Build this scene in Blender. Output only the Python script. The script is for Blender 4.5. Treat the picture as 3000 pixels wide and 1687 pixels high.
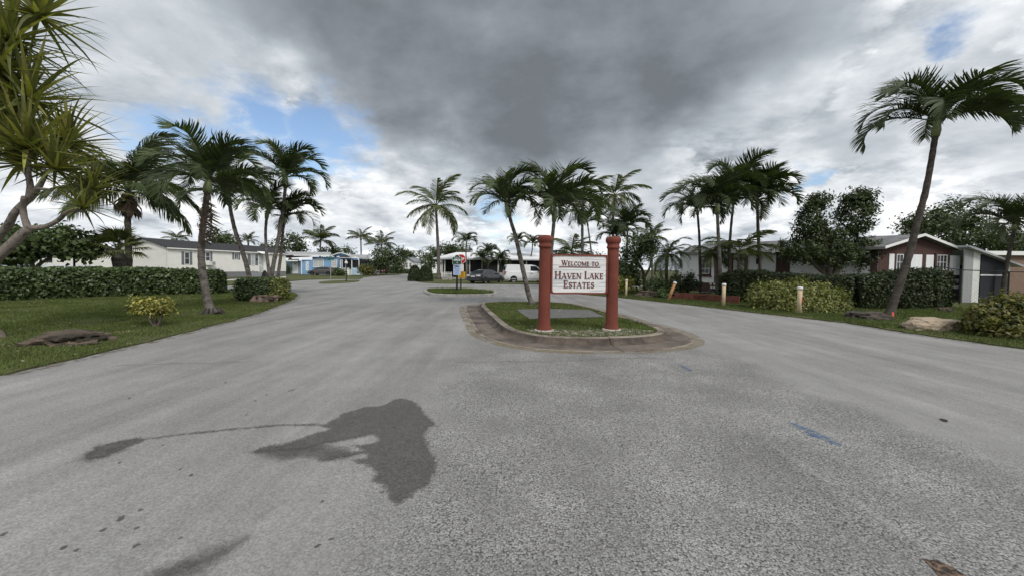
import bpy, math, random
import numpy as np
from mathutils import Vector, Matrix, Euler
random.seed(7); rng = np.random.default_rng(7)
for o in list(bpy.data.objects): bpy.data.objects.remove(o)
S = bpy.context.scene
COL = S.collection
R = math.radians

# ------------------------------------------------------------------ camera
F_PX, CAM_H, PITCH, ROLL, HORIZON = 1100.0, 1.65, 2.0, 0.7, 786.0
cd = bpy.data.cameras.new('camera'); cam = bpy.data.objects.new('camera', cd); COL.objects.link(cam)
cd.sensor_width = 36.0; cd.lens = 36.0 * F_PX / 3000.0; cd.clip_start = 0.05; cd.clip_end = 6000
cam.location = (0, 0, CAM_H)
CAMROT = Euler((R(90 - PITCH), 0, 0)).to_matrix() @ Matrix.Rotation(R(ROLL), 3, 'Z')
cam.rotation_euler = CAMROT.to_euler()
SHY = (HORIZON - (843.5 - F_PX * math.tan(R(PITCH)))) / 3000.0
cd.shift_y = SHY
S.camera = cam
S.render.resolution_x, S.render.resolution_y = 1024, 575

def ray(px, py):
    """direction (world) in which the photograph's pixel looks"""
    return CAMROT @ Vector(((px - 1500) / F_PX, -(py - 843.5 - SHY * 3000) / F_PX, -1.0))
def g(px, py, z=0.0):
    d = ray(px, py); t = (z - CAM_H) / d.z
    return Vector((d.x * t, d.y * t, z))
def at(px, py, Y):
    d = ray(px, py); t = Y / d.y
    return Vector((d.x * t, Y, CAM_H + d.z * t))
def gx(px, Y, z=0.0):
    p = at(px, HORIZON, Y); return Vector((p.x, Y, z))

# ------------------------------------------------------------------ light, sky, exposure
SUN_DIR = Vector((0.46, -0.72, 0.88)).normalized()
w = bpy.data.worlds.new('World'); S.world = w; w.use_nodes = True
nt = w.node_tree; nt.nodes.clear()
def N(t, typ, **kw):
    n = t.nodes.new(typ)
    for k, v in kw.items():
        if k == 'op': n.operation = v
        elif k.startswith('i_'): n.inputs[int(k[2:])].default_value = v
        else: setattr(n, k, v)
    return n
def L(t, a, b): t.links.new(a, b)
def mathn(t, op, a, b=None, c=None, clamp=False):
    n = t.nodes.new('ShaderNodeMath'); n.operation = op; n.use_clamp = clamp
    for i, v in enumerate((a, b, c)):
        if v is None: continue
        if isinstance(v, (int, float)): n.inputs[i].default_value = v
        else: t.links.new(v, n.inputs[i])
    return n.outputs[0]
def vmath(t, op, a, b=None, scale=None):
    n = t.nodes.new('ShaderNodeVectorMath'); n.operation = op
    for i, v in enumerate((a, b)):
        if v is None: continue
        if isinstance(v, (tuple, list, Vector)): n.inputs[i].default_value = tuple(v)
        else: t.links.new(v, n.inputs[i])
    if scale is not None:
        if isinstance(scale, (int, float)): n.inputs['Scale'].default_value = scale
        else: t.links.new(scale, n.inputs['Scale'])
    return n.outputs['Value'] if op in ('DOT_PRODUCT', 'LENGTH') else n.outputs['Vector']
def noise(t, vec, scale, detail=6, rough=.55, dist=0.0):
    n = t.nodes.new('ShaderNodeTexNoise'); n.inputs['Scale'].default_value = scale
    n.inputs['Detail'].default_value = detail; n.inputs['Roughness'].default_value = rough
    n.inputs['Distortion'].default_value = dist
    if vec is not None: t.links.new(vec, n.inputs['Vector'])
    return n
def maprange(t, v, a, b, c=0.0, d=1.0, smooth=True):
    n = t.nodes.new('ShaderNodeMapRange'); n.interpolation_type = 'SMOOTHSTEP' if smooth else 'LINEAR'
    t.links.new(v, n.inputs[0])
    for i, x in enumerate((a, b, c, d)): n.inputs[1 + i].default_value = x
    return n.outputs[0]
def mixc(t, f, a, b, blend='MIX'):
    n = t.nodes.new('ShaderNodeMix'); n.data_type = 'RGBA'; n.blend_type = blend
    for i, v in ((0, f), (6, a), (7, b)):
        if isinstance(v, (int, float)): n.inputs[i].default_value = v
        elif isinstance(v, (tuple, list)): n.inputs[i].default_value = tuple(v) + ((1,) if len(v) == 3 else ())
        else: t.links.new(v, n.inputs[i])
    return n.outputs[2]

def build_sky(t):
    tc = t.nodes.new('ShaderNodeTexCoord'); d = vmath(t, 'NORMALIZE', tc.outputs['Generated'])
    sep = t.nodes.new('ShaderNodeSeparateXYZ'); L(t, d, sep.inputs[0])
    zc = mathn(t, 'MAXIMUM', sep.outputs[2], 0.0)
    den = mathn(t, 'ADD', zc, 0.30)
    inv = mathn(t, 'DIVIDE', 1.0, den)
    p = vmath(t, 'SCALE', d, scale=inv)                     # cloud deck seen in perspective
    # a warp for everything that is placed by direction
    wn = noise(t, p, 1.5, 4, .55)
    wv = vmath(t, 'SUBTRACT', wn.outputs['Color'], (.5, .5, .5))
    dw = vmath(t, 'NORMALIZE', vmath(t, 'ADD', d, vmath(t, 'SCALE', wv, scale=.34)))
    wn2 = noise(t, p, 4.5, 5, .6)
    wv2 = vmath(t, 'SUBTRACT', wn2.outputs['Color'], (.5, .5, .5))
    dw2 = vmath(t, 'NORMALIZE', vmath(t, 'ADD', d, vmath(t, 'SCALE', wv2, scale=.16)))
    def blob(px, py, r, vec=dw, soft=.55):
        c = ray(px, py).normalized(); e = ray(px, py + r).normalized()
        a = max(c.angle(e), .01)
        dt = vmath(t, 'DOT_PRODUCT', vec, c)
        return maprange(t, dt, math.cos(a * (1 + soft)), math.cos(a * (1 - soft)))
    def union(lst):
        o = lst[0]
        for x in lst[1:]: o = mathn(t, 'MAXIMUM', o, x)
        return o
    # the big dark cloud base overhead, running on over the camera
    dark = union([blob(*b) for b in ((800, -140, 260), (1050, 0, 260), (1300, 150, 270), (1480, 300, 190), (1700, 190, 260), (1980, 130, 250),
                                     (2260, 40, 190), (1900, -300, 500), (1100, -500, 500))])
    mid = union([blob(*b) for b in ((350, 120, 260), (620, 240, 150), (1850, 420, 150), (2200, 290, 150), (2330, 120, 130), (2500, 400, 110), (2950, 330, 170), (1950, 640, 80),
                                    (1420, 560, 70))])
    blue = union([blob(*b) for b in ((740, 350, 105, dw2, .4), (930, 380, 95, dw2, .45), (1040, 410, 70, dw2, .5), (470, 390, 85, dw2, .5), (620, 330, 70, dw2, .5),
                                     (900, 460, 70, dw2, .7), (2380, 520, 36, dw2, .5), (2780, 85, 45, dw2, .7), (1450, 650, 45, dw2, .9))])
    big = noise(t, p, 0.95, 7, .55, .35).outputs['Fac']
    sm = noise(t, p, 2.6, 8, .62, .08).outputs['Fac']
    smo = noise(t, vmath(t, 'ADD', p, (0.04, -0.02, 0.11)), 2.6, 8, .62, .08).outputs['Fac']
    emb2 = mathn(t, 'SUBTRACT', sm, smo)
    # thin cloud is white, thick cloud shows a grey belly
    thick = mathn(t, 'ADD', mathn(t, 'MULTIPLY', big, .64), mathn(t, 'MULTIPLY', sm, .36))
    cr = t.nodes.new('ShaderNodeValToRGB'); L(t, thick, cr.inputs[0]); ce = cr.color_ramp.elements
    ce[0].position = .30; ce[0].color = (.56, .56, .56, 1); ce[1].position = .70; ce[1].color = (.36, .36, .36, 1)
    for pos, v_ in ((.40, .70), (.47, .80), (.53, .60), (.60, .43)):
        x = ce.new(pos); x.color = (v_, v_, v_, 1)
    lum = mathn(t, 'ADD', cr.outputs[0], mathn(t, 'MULTIPLY', emb2, 1.45))
    # clouds lower in the sky are the sunlit sides of cumulus: whiter
    lum = mathn(t, 'ADD', lum, maprange(t, sep.outputs[2], .38, .05, -.03, .07))
    # heaps of cumulus with crisp edges: bright crowns, grey bases
    pc = vmath(t, 'ADD', vmath(t, 'MULTIPLY', p, (1, 1, 1.5)), (3.1, 1.7, .4))
    n1 = noise(t, pc, 1.7, 10, .60, .12).outputs['Fac']
    n2 = noise(t, vmath(t, 'ADD', pc, (.05, -.03, .15)), 1.7, 7, .60, .12).outputs['Fac']
    cm = mathn(t, 'MULTIPLY', maprange(t, n1, .475, .515), maprange(t, sep.outputs[2], .75, .45))
    cl = mathn(t, 'ADD', .63, mathn(t, 'MULTIPLY', mathn(t, 'SUBTRACT', n1, n2), 3.0))
    cl = mathn(t, 'ADD', cl, maprange(t, sep.outputs[2], .30, .04, 0.0, .10))
    mc = t.nodes.new('ShaderNodeMix'); L(t, mathn(t, 'MULTIPLY', cm, .9), mc.inputs[0]); L(t, lum, mc.inputs[2]); L(t, cl, mc.inputs[3]); lum = mc.outputs[0]
    lum = mathn(t, 'MINIMUM', mathn(t, 'MAXIMUM', lum, .30), 1.0)
    soft = mathn(t, 'ADD', .425, mathn(t, 'MULTIPLY', mathn(t, 'SUBTRACT', thick, .5), -1.1))
    soft = mathn(t, 'ADD', soft, mathn(t, 'MULTIPLY', emb2, .12))
    core = union([blob(*b) for b in ((1330, 300, 230, dw, .95), (1000, 120, 190, dw, .95), (1900, 250, 220, dw, .95), (1620, 330, 170, dw, .95))])
    soft = mathn(t, 'MAXIMUM', mathn(t, 'SUBTRACT', soft, mathn(t, 'MULTIPLY', core, .13)), .17)
    m1 = t.nodes.new('ShaderNodeMix'); L(t, mathn(t, 'MULTIPLY', mid, .60), m1.inputs[0]); L(t, lum, m1.inputs[2]); m1.inputs[3].default_value = .43
    m2 = t.nodes.new('ShaderNodeMix'); L(t, dark, m2.inputs[0]); L(t, m1.outputs[0], m2.inputs[2]); L(t, soft, m2.inputs[3])
    lumf = m2.outputs[0]
    tint = t.nodes.new('ShaderNodeValToRGB'); L(t, lumf, tint.inputs[0])
    e = tint.color_ramp.elements
    e[0].position = 0.0; e[0].color = (0, 0, 0, 1)
    e[1].position = 1.0; e[1].color = (1.0, 1.0, 1.0, 1)
    for pos, c in ((.2, (.183, .203, .227)), (.45, (.41, .45, .492)), (.75, (.72, .752, .785))):
        x = e.new(pos); x.color = (*c, 1)
    sky = t.nodes.new('ShaderNodeTexSky'); sky.sky_type = 'NISHITA'; sky.sun_disc = False
    sky.sun_elevation = math.asin(SUN_DIR.z); sky.sun_rotation = math.atan2(SUN_DIR.x, SUN_DIR.y)
    sky.air_density = 1.0; sky.dust_density = .6; sky.ozone_density = 1.5
    skyc = vmath(t, 'SCALE', sky.outputs[0], scale=0.14)
    hz = maprange(t, sep.outputs[2], 0.0, .16, .55, 1.0)
    blue = mathn(t, 'MULTIPLY', blue, hz)
    blue = mathn(t, 'MULTIPLY', blue, maprange(t, sm, .62, .40))
    colr = mixc(t, blue, tint.outputs[0], skyc)
    # slightly blue-grey air just above the horizon
    low = maprange(t, sep.outputs[2], .0, .12, .35, 0.0)
    colr = mixc(t, low, colr, (.70, .77, .86))
    bg = t.nodes.new('ShaderNodeBackground'); bg.inputs[1].default_value = .70
    L(t, colr, bg.inputs[0])
    out = t.nodes.new('ShaderNodeOutputWorld'); L(t, bg.outputs[0], out.inputs[0])
build_sky(nt)
w.cycles.sampling_method = 'NONE'
sl = bpy.data.lights.new('sun', 'SUN'); sl.energy = 1.5; sl.angle = R(18); sl.color = (1.0, .965, .92)
so = bpy.data.objects.new('sun', sl); COL.objects.link(so)
so.rotation_euler = SUN_DIR.to_track_quat('Z', 'Y').to_euler(); so.location = (20, -10, 40)
S.view_settings.view_transform = 'Standard'; S.view_settings.look = 'None'
S.view_settings.gamma = 1.0; S.view_settings.use_curve_mapping = False
S.view_settings.exposure = 0.70
S.render.engine = 'CYCLES'
S.cycles.use_denoising = True; S.cycles.denoising_prefilter = 'ACCURATE'
S.cycles.adaptive_threshold = .006
S.cycles.max_bounces = 6; S.cycles.transparent_max_bounces = 12; S.cycles.diffuse_bounces = 3

# ------------------------------------------------------------------ materials
MATS = {}
def M(name, col, rough=.75, var=.18, scale=4.0, bump=0.0, bscale=60.0, spec=.3, metal=0.0, island=0.0, transl=0.0,
      col2=None, c2scale=1.2, c2lo=.5, c2hi=.65, grain=None, coat=0.0):
    if name in MATS: return MATS[name]
    m = bpy.data.materials.new(name); m.use_nodes = True; t = m.node_tree; t.nodes.clear()
    tc = t.nodes.new('ShaderNodeTexCoord'); v = tc.outputs['Object']
    if grain: v = vmath(t, 'MULTIPLY', v, grain)
    n1 = noise(t, v, scale, 5, .6).outputs['Fac']
    f = maprange(t, n1, .3, .7, 1 - var, 1 + var, False)
    c = vmath(t, 'SCALE', (col[0], col[1], col[2]), scale=f)
    if island:
        gi = t.nodes.new('ShaderNodeNewGeometry')
        f2 = maprange(t, gi.outputs['Random Per Island'], 0, 1, 1 - island, 1 + island, False)
        c = vmath(t, 'SCALE', c, scale=f2)
    if col2 is not None:
        n2 = noise(t, tc.outputs['Object'], c2scale, 7, .65).outputs['Fac']
        c = mixc(t, maprange(t, n2, c2lo, c2hi), c, col2)
    b = t.nodes.new('ShaderNodeBsdfPrincipled'); L(t, c, b.inputs['Base Color'])
    b.inputs['Roughness'].default_value = rough; b.inputs['Metallic'].default_value = metal
    b.inputs['Specular IOR Level'].default_value = spec
    if coat: b.inputs['Coat Weight'].default_value = coat; b.inputs['Coat Roughness'].default_value = .05
    if bump:
        bn = noise(t, v, bscale, 4, .6).outputs['Fac']
        bp = t.nodes.new('ShaderNodeBump'); bp.inputs['Strength'].default_value = bump; bp.inputs['Distance'].default_value = .02
        L(t, bn, bp.inputs['Height']); L(t, bp.outputs[0], b.inputs['Normal'])
    o = t.nodes.new('ShaderNodeOutputMaterial'); sh = b.outputs[0]
    if transl:
        tr = t.nodes.new('ShaderNodeBsdfTranslucent'); L(t, vmath(t, 'MULTIPLY', c, (1.5, 1.7, .6)), tr.inputs[0])
        mx = t.nodes.new('ShaderNodeMixShader'); mx.inputs[0].default_value = transl
        L(t, sh, mx.inputs[1]); L(t, tr.outputs[0], mx.inputs[2]); sh = mx.outputs[0]
    L(t, sh, o.inputs[0]); MATS[name] = m
    return m
def glass_mat(name, col=(.02, .025, .03), rough=.08):
    return M(name, col, rough=rough, var=.3, scale=1.5, spec=.6)
white = M('white_paint', (.78, .78, .76), .6, .05, 2)
white_dirty = M('white_paint_weathered', (.66, .66, .63), .7, .08, 3, col2=(.42, .41, .38), c2scale=2.2, c2lo=.6, c2hi=.8)
cream = M('cream_vinyl_siding', (.80, .785, .735), .55, .05, 1.0)
black_metal = M('black_metal', (.012, .012, .013), .5, .1, 10)
glass = glass_mat('window_glass')
curtain_glass = M('curtained_window_glass', (.42, .45, .45), .15, .15, 3, spec=.6)
tyre_m = M('tyre_rubber', (.012, .012, .012), .85, .2, 20)
rim_m = M('wheel_rim_metal', (.55, .56, .58), .35, .1, 10, metal=.7)
dark_void = M('dark_screen_mesh', (.014, .015, .017), .85, .2, 30)

# ------------------------------------------------------------------ mesh building
class MB:
    def __init__(s): s.v = []; s.f = []
    def add(s, vs, fs):
        b = len(s.v); s.v += [tuple(v) for v in vs]; s.f += [tuple(i + b for i in f) for f in fs]; return s
    def box(s, lo, hi):
        x0, y0, z0 = lo; x1, y1, z1 = hi
        return s.add([(x0,y0,z0),(x1,y0,z0),(x1,y1,z0),(x0,y1,z0),(x0,y0,z1),(x1,y0,z1),(x1,y1,z1),(x0,y1,z1)],
                     [(3,2,1,0),(4,5,6,7),(0,1,5,4),(1,2,6,5),(2,3,7,6),(3,0,4,7)])
    def hexa(s, p):   # eight corners, bottom four then top four
        return s.add(p, [(3,2,1,0),(4,5,6,7),(0,1,5,4),(1,2,6,5),(2,3,7,6),(3,0,4,7)])
    def quad(s, *p): return s.add(p, [tuple(range(len(p)))])
    def prism(s, poly, z0, z1):
        n = len(poly)
        vs = [(p[0], p[1], z0) for p in poly] + [(p[0], p[1], z1) for p in poly]
        return s.add(vs, [tuple(range(n))[::-1], tuple(range(n, 2 * n))] + [(i, (i + 1) % n, n + (i + 1) % n, n + i) for i in range(n)])
    def sweep(s, poly, T):
        """prism of a 2-D polygon; T maps (u, v, depth 0/1) to a point"""
        n = len(poly); vs = [T(u, v, 0) for u, v in poly] + [T(u, v, 1) for u, v in poly]
        return s.add(vs, [tuple(range(n))[::-1], tuple(range(n, 2 * n))] + [(i, (i + 1) % n, n + (i + 1) % n, n + i) for i in range(n)])
    def tube(s, pts, rad, n=8, jitter=0.0, cap=True):
        pts = [Vector(p) for p in pts]; b = len(s.v); up = Vector((.3, .9, .2))
        for i, p in enumerate(pts):
            a = pts[max(i - 1, 0)]; c = pts[min(i + 1, len(pts) - 1)]
            tg = (c - a).normalized(); x = tg.cross(up)
            if x.length < .05: x = tg.cross(Vector((1, 0, 0)))
            x.normalize(); y = tg.cross(x)
            r = rad[i] if isinstance(rad, (list, tuple)) else rad
            for k in range(n):
                q = 2 * math.pi * k / n; rr = r * (1 + jitter * random.uniform(-1, 1))
                s.v.append(tuple(p + x * math.cos(q) * rr + y * math.sin(q) * rr))
        for i in range(len(pts) - 1):
            for k in range(n):
                s.f.append((b + i*n + k, b + i*n + (k+1) % n, b + (i+1)*n + (k+1) % n, b + (i+1)*n + k))
        if cap:
            s.f.append(tuple(b + k for k in range(n))[::-1]); e = b + (len(pts) - 1) * n; s.f.append(tuple(e + k for k in range(n)))
        return s
    def lathe(s, c, prof, n=24):
        b = len(s.v); c = Vector(c)
        for z, r in prof:
            for k in range(n):
                q = 2 * math.pi * k / n; s.v.append((c.x + r * math.cos(q), c.y + r * math.sin(q), c.z + z))
        for i in range(len(prof) - 1):
            for k in range(n): s.f.append((b + i*n + k, b + i*n + (k+1) % n, b + (i+1)*n + (k+1) % n, b + (i+1)*n + k))
        s.f.append(tuple(b + k for k in range(n))[::-1]); e = b + (len(prof) - 1) * n; s.f.append(tuple(e + k for k in range(n)))
        return s
    def build(s, name, mat, parent=None, smooth=False):
        off = wloc(parent) if parent is not None else Vector((0, 0, 0))
        me = bpy.data.meshes.new(name)
        me.from_pydata([(v[0] - off.x, v[1] - off.y, v[2] - off.z) for v in s.v], [], s.f)
        me.update()
        if smooth: me.polygons.foreach_set('use_smooth', [True] * len(me.polygons))
        me.materials.append(mat)
        o = bpy.data.objects.new(name, me); COL.objects.link(o)
        if parent is not None: o.parent = parent
        return o
def wloc(o):
    v = Vector((0, 0, 0))
    while o is not None: v += o.location; o = o.parent
    return v
def tag(o, label=None, cat=None, group=None, kind=None):
    if label: o['label'] = label
    if cat: o['category'] = cat
    if group: o['group'] = group
    if kind: o['kind'] = kind
    return o
def thing(name, loc, label, cat, group=None):
    o = bpy.data.objects.new(name, None); COL.objects.link(o); o.location = loc; o.empty_display_size = .2
    return tag(o, label, cat, group)
def np_mesh(name, V, faces_n, mat, parent=None, kind=None):
    """V: (n, k, 3) array, every k vertices one polygon"""
    n, k, _ = V.shape; me = bpy.data.meshes.new(name)
    off = wloc(parent) if parent is not None else Vector((0, 0, 0))
    P = (V.reshape(-1, 3) - np.array(off)).astype(np.float32)
    me.vertices.add(n * k); me.vertices.foreach_set('co', P.ravel())
    me.loops.add(n * k); me.loops.foreach_set('vertex_index', np.arange(n * k, dtype=np.int32))
    me.polygons.add(n); me.polygons.foreach_set('loop_start', np.arange(0, n * k, k, dtype=np.int32))
    me.polygons.foreach_set('loop_total', np.full(n, k, dtype=np.int32))
    me.update(calc_edges=True); me.materials.append(mat)
    o = bpy.data.objects.new(name, me); COL.objects.link(o)
    if parent is not None: o.parent = parent
    if kind: o['kind'] = kind
    return o
def inpoly(P, poly):
    x, y = P[:, 0], P[:, 1]; r = np.zeros(len(P), bool); n = len(poly); j = n - 1
    for i in range(n):
        xi, yi = poly[i][0], poly[i][1]; xj, yj = poly[j][0], poly[j][1]
        c = ((yi > y) != (yj > y)) & (x < (xj - xi) * (y - yi) / (yj - yi + 1e-12) + xi)
        r ^= c; j = i
    return r
def densify(pts, step, jit=0.0, closed=True):
    out = []; n = len(pts)
    for i in range(n if closed else n - 1):
        a = Vector(pts[i]).to_2d(); b = Vector(pts[(i + 1) % n]).to_2d(); k = max(1, int((b - a).length / step))
        for q in range(k):
            p = a.lerp(b, q / k)
            if q or jit: p = p + Vector((random.uniform(-jit, jit), random.uniform(-jit, jit)))
            out.append(p)
    if not closed: out.append(Vector(pts[-1]).to_2d())
    return out
def smooth_closed(pts, it=2):
    pts = [Vector(p).to_2d() for p in pts]
    for _ in range(it):
        o = []
        for i in range(len(pts)):
            a, b = pts[i], pts[(i + 1) % len(pts)]; o += [a * .75 + b * .25, a * .25 + b * .75]
        pts = o
    return pts
def sheet(name, poly, z, mat, parent=None, kind='structure', drop=.0):
    """flat polygon laid at z, with its edge turned down by drop"""
    import mathutils
    poly = [Vector((p[0], p[1])) for p in poly]
    tri = mathutils.geometry.tessellate_polygon([[Vector((p.x, p.y, 0)) for p in poly]])
    mb = MB(); mb.add([(p.x, p.y, z) for p in poly], tri)
    n = len(poly)
    if drop:
        mb.add([(p.x, p.y, z) for p in poly] + [(p.x, p.y, z - drop) for p in poly], [(i, (i + 1) % n, n + (i + 1) % n, n + i) for i in range(n)])
    o = mb.build(name, mat, parent)
    import bmesh
    bm = bmesh.new(); bm.from_mesh(o.data); bmesh.ops.recalc_face_normals(bm, faces=bm.faces)
    up = sum(f.normal.z * f.calc_area() for f in bm.faces)
    if up < 0: bmesh.ops.reverse_faces(bm, faces=bm.faces)
    bm.to_mesh(o.data); bm.free()
    if kind and parent is None: o['kind'] = kind
    return o
# END_HEADER
# ------------------------------------------------------------------ ground and road
def grass_ground_mat(name, a, b, sc=.8):
    m = bpy.data.materials.new(name); m.use_nodes = True; t = m.node_tree; t.nodes.clear()
    tc = t.nodes.new('ShaderNodeTexCoord'); v = tc.outputs['Object']
    n1 = noise(t, v, sc, 6, .6).outputs['Fac']; n2 = noise(t, v, 18, 5, .7).outputs['Fac']
    c = mixc(t, maprange(t, n1, .35, .65), a, b)
    c = vmath(t, 'SCALE', c, scale=maprange(t, n2, .25, .75, .55, 1.45, False))
    p = t.nodes.new('ShaderNodeBsdfPrincipled'); L(t, c, p.inputs['Base Color']); p.inputs['Roughness'].default_value = .9
    p.inputs['Specular IOR Level'].default_value = .1
    bp = t.nodes.new('ShaderNodeBump'); bp.inputs['Strength'].default_value = .8; bp.inputs['Distance'].default_value = .04
    L(t, noise(t, v, 30, 4, .7).outputs['Fac'], bp.inputs['Height']); L(t, bp.outputs[0], p.inputs['Normal'])
    o = t.nodes.new('ShaderNodeOutputMaterial'); L(t, p.outputs[0], o.inputs[0]); return m
lawn_m = grass_ground_mat('lawn_turf', (.075, .088, .034), (.108, .112, .05))
ground_m = grass_ground_mat('ground_turf', (.06, .075, .03), (.09, .09, .045), .15)

def asphalt():
    m = bpy.data.materials.new('worn_asphalt'); m.use_nodes = True; t = m.node_tree; t.nodes.clear()
    tc = t.nodes.new('ShaderNodeTexCoord'); v = tc.outputs['Object']
    sp = t.nodes.new('ShaderNodeSeparateXYZ'); L(t, v, sp.inputs[0])
    big = noise(t, v, .35, 5, .6).outputs['Fac']; med = noise(t, v, 2.2, 5, .65).outputs['Fac']
    streak = noise(t, vmath(t, 'MULTIPLY', v, (1.6, .16, 1)), 1.0, 6, .65).outputs['Fac']
    # the re-laid coarse strip down the middle of the entrance: its own, rougher mix
    wob = mathn(t, 'MULTIPLY', mathn(t, 'SUBTRACT', noise(t, v, .8, 4, .6).outputs['Fac'], .5), 2.2)
    dx = mathn(t, 'ABSOLUTE', mathn(t, 'ADD', mathn(t, 'SUBTRACT', sp.outputs[0], 1.75), wob))
    coarse = mathn(t, 'MULTIPLY', maprange(t, dx, 3.2, 2.2), maprange(t, sp.outputs[1], 9.5, 6.5))
    vor = t.nodes.new('ShaderNodeTexVoronoi'); vor.inputs['Scale'].default_value = 95; L(t, v, vor.inputs['Vector'])
    vor2 = t.nodes.new('ShaderNodeTexVoronoi'); vor2.inputs['Scale'].default_value = 74; L(t, v, vor2.inputs['Vector'])
    fine = noise(t, v, 130, 3, .7).outputs['Fac']; gr = noise(t, v, 42, 4, .75).outputs['Fac']
    base = mixc(t, maprange(t, big, .35, .65), (.218, .213, .205), (.262, .256, .246))
    base = vmath(t, 'SCALE', base, scale=maprange(t, streak, .3, .7, .76, 1.20, False))
    base = vmath(t, 'SCALE', base, scale=maprange(t, med, .3, .7, .93, 1.07, False))
    base = vmath(t, 'SCALE', base, scale=maprange(t, gr, .3, .7, .85, 1.15, False))
    # stones of different colour in a dark binder
    sc = t.nodes.new('ShaderNodeSeparateColor'); L(t, vor2.outputs['Color'], sc.inputs[0])
    stone = vmath(t, 'SCALE', (.262, .257, .247), scale=maprange(t, sc.outputs[0], 0, 1, .66, 1.32, False))
    stone = mixc(t, maprange(t, vor2.outputs['Distance'], .45, .85), stone, (.066, .065, .063))
    dk = noise(t, v, 1.1, 4, .6).outputs['Fac']
    stone = vmath(t, 'SCALE', stone, scale=maprange(t, dk, .3, .7, .72, 1.25, False))
    c = mixc(t, mathn(t, 'MULTIPLY', coarse, maprange(t, med, .25, .6, .50, 1.0)), base, stone)
    sc1 = t.nodes.new('ShaderNodeSeparateColor'); L(t, vor.outputs['Color'], sc1.inputs[0])
    c = vmath(t, 'SCALE', c, scale=maprange(t, sc1.outputs[0], 0, 1, .80, 1.20, False))
    # old pale wheel path along the right of the strip, and the pale concrete-dust seam
    seam = mathn(t, 'ABSOLUTE', mathn(t, 'SUBTRACT', mathn(t, 'ADD', sp.outputs[0], mathn(t, 'MULTIPLY', wob, .05)), 2.5))
    seamf = mathn(t, 'MULTIPLY', maprange(t, seam, .06, .0), maprange(t, sp.outputs[1], 8.0, 6.5))
    c = mixc(t, mathn(t, 'MULTIPLY', seamf, maprange(t, med, .42, .75, 0, .5)), c, (.34, .33, .31))
    path = mathn(t, 'ABSOLUTE', mathn(t, 'SUBTRACT', mathn(t, 'ADD', sp.outputs[0], mathn(t, 'MULTIPLY', wob, .4)), 4.7))
    c = mixc(t, mathn(t, 'MULTIPLY', maprange(t, path, .8, .0), .25), c, (.29, .285, .275))
    p = t.nodes.new('ShaderNodeBsdfPrincipled'); L(t, c, p.inputs['Base Color']); p.inputs['Roughness'].default_value = .88
    p.inputs['Specular IOR Level'].default_value = .25
    h = mathn(t, 'ADD', mathn(t, 'MULTIPLY', fine, .4), mathn(t, 'MULTIPLY', mathn(t, 'SUBTRACT', 1.0, vor2.outputs['Distance']), maprange(t, coarse, 0, 1, .35, 1.1)))
    bp = t.nodes.new('ShaderNodeBump'); bp.inputs['Strength'].default_value = .75; bp.inputs['Distance'].default_value = .008
    L(t, h, bp.inputs['Height']); L(t, bp.outputs[0], p.inputs['Normal'])
    o = t.nodes.new('ShaderNodeOutputMaterial'); L(t, p.outputs[0], o.inputs[0]); return m
asphalt_m = asphalt()
concrete_m = M('aged_concrete', (.33, .31, .28), .9, .2, 3, bump=.4, bscale=70, col2=(.12, .10, .085), c2scale=2.5, c2lo=.45, c2hi=.72)
kerb_m = M('stained_kerb_concrete', (.25, .215, .175), .9, .18, 6, bump=.35, bscale=90, col2=(.085, .068, .055), c2scale=1.4, c2lo=.40, c2hi=.68)
kerb2_m = M('grey_kerb_concrete', (.30, .29, .27), .9, .25, 5, bump=.5, bscale=60, col2=(.13, .12, .10), c2scale=3, c2lo=.5, c2hi=.7)
path_m = M('pale_concrete', (.50, .48, .45), .85, .1, 2, bump=.2)

gs = MB(); gs.quad((-2500, -600, 0), (2500, -600, 0), (2500, 3500, 0), (-2500, 3500, 0)); tag(gs.build('ground', ground_m), kind='structure')

left_edge = [(0,1101),(196,1058),(360,1019),(465,995),(594,961),(674,941),(762,916),(835,888),(860,877),(869,868),(866,860),(839,855.5),(760,852),(668,849.5)]
LE = [g(*p) for p in left_edge]
right_edge = [(1645,852),(1700,862),(1811,871.5),(1980,889.4),(2048,897),(2228,918),(2472,945),(2662,976),(3000,1023)]
RE = [g(*p) for p in right_edge]
far_l = [(838,834.5),(838,826),(900,820.5),(965,818.5),(1056,818.5),(1064,813.5),(1110,809),(1160,805.5)]
far_r = [(1230,805.5),(1205,809),(1193,815),(1202,822),(1240,829),(1300,831.5),(1470,833),(1600,833.5)]
road_poly = [(-14, -8)] + [(-12.6, 1.0)] + [tuple(p[:2]) for p in LE] + [(-60, 27.2), (-60, 32.0)]
road_poly += [tuple(g(655, 837)[:2]), tuple(g(760, 836)[:2])]
road_poly += [tuple(g(*p)[:2]) for p in far_l] + [(-36, 190), (-27, 190)] + [tuple(g(*p)[:2]) for p in far_r]
road_poly += [(40, 42.0), (40, 36.0), (tuple(g(1720, 843)[:2]))] + [tuple(p[:2]) for p in RE] + [(13.5, 4.5), (14.5, -8)]
sheet('road', road_poly, .004, asphalt_m)

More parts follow.
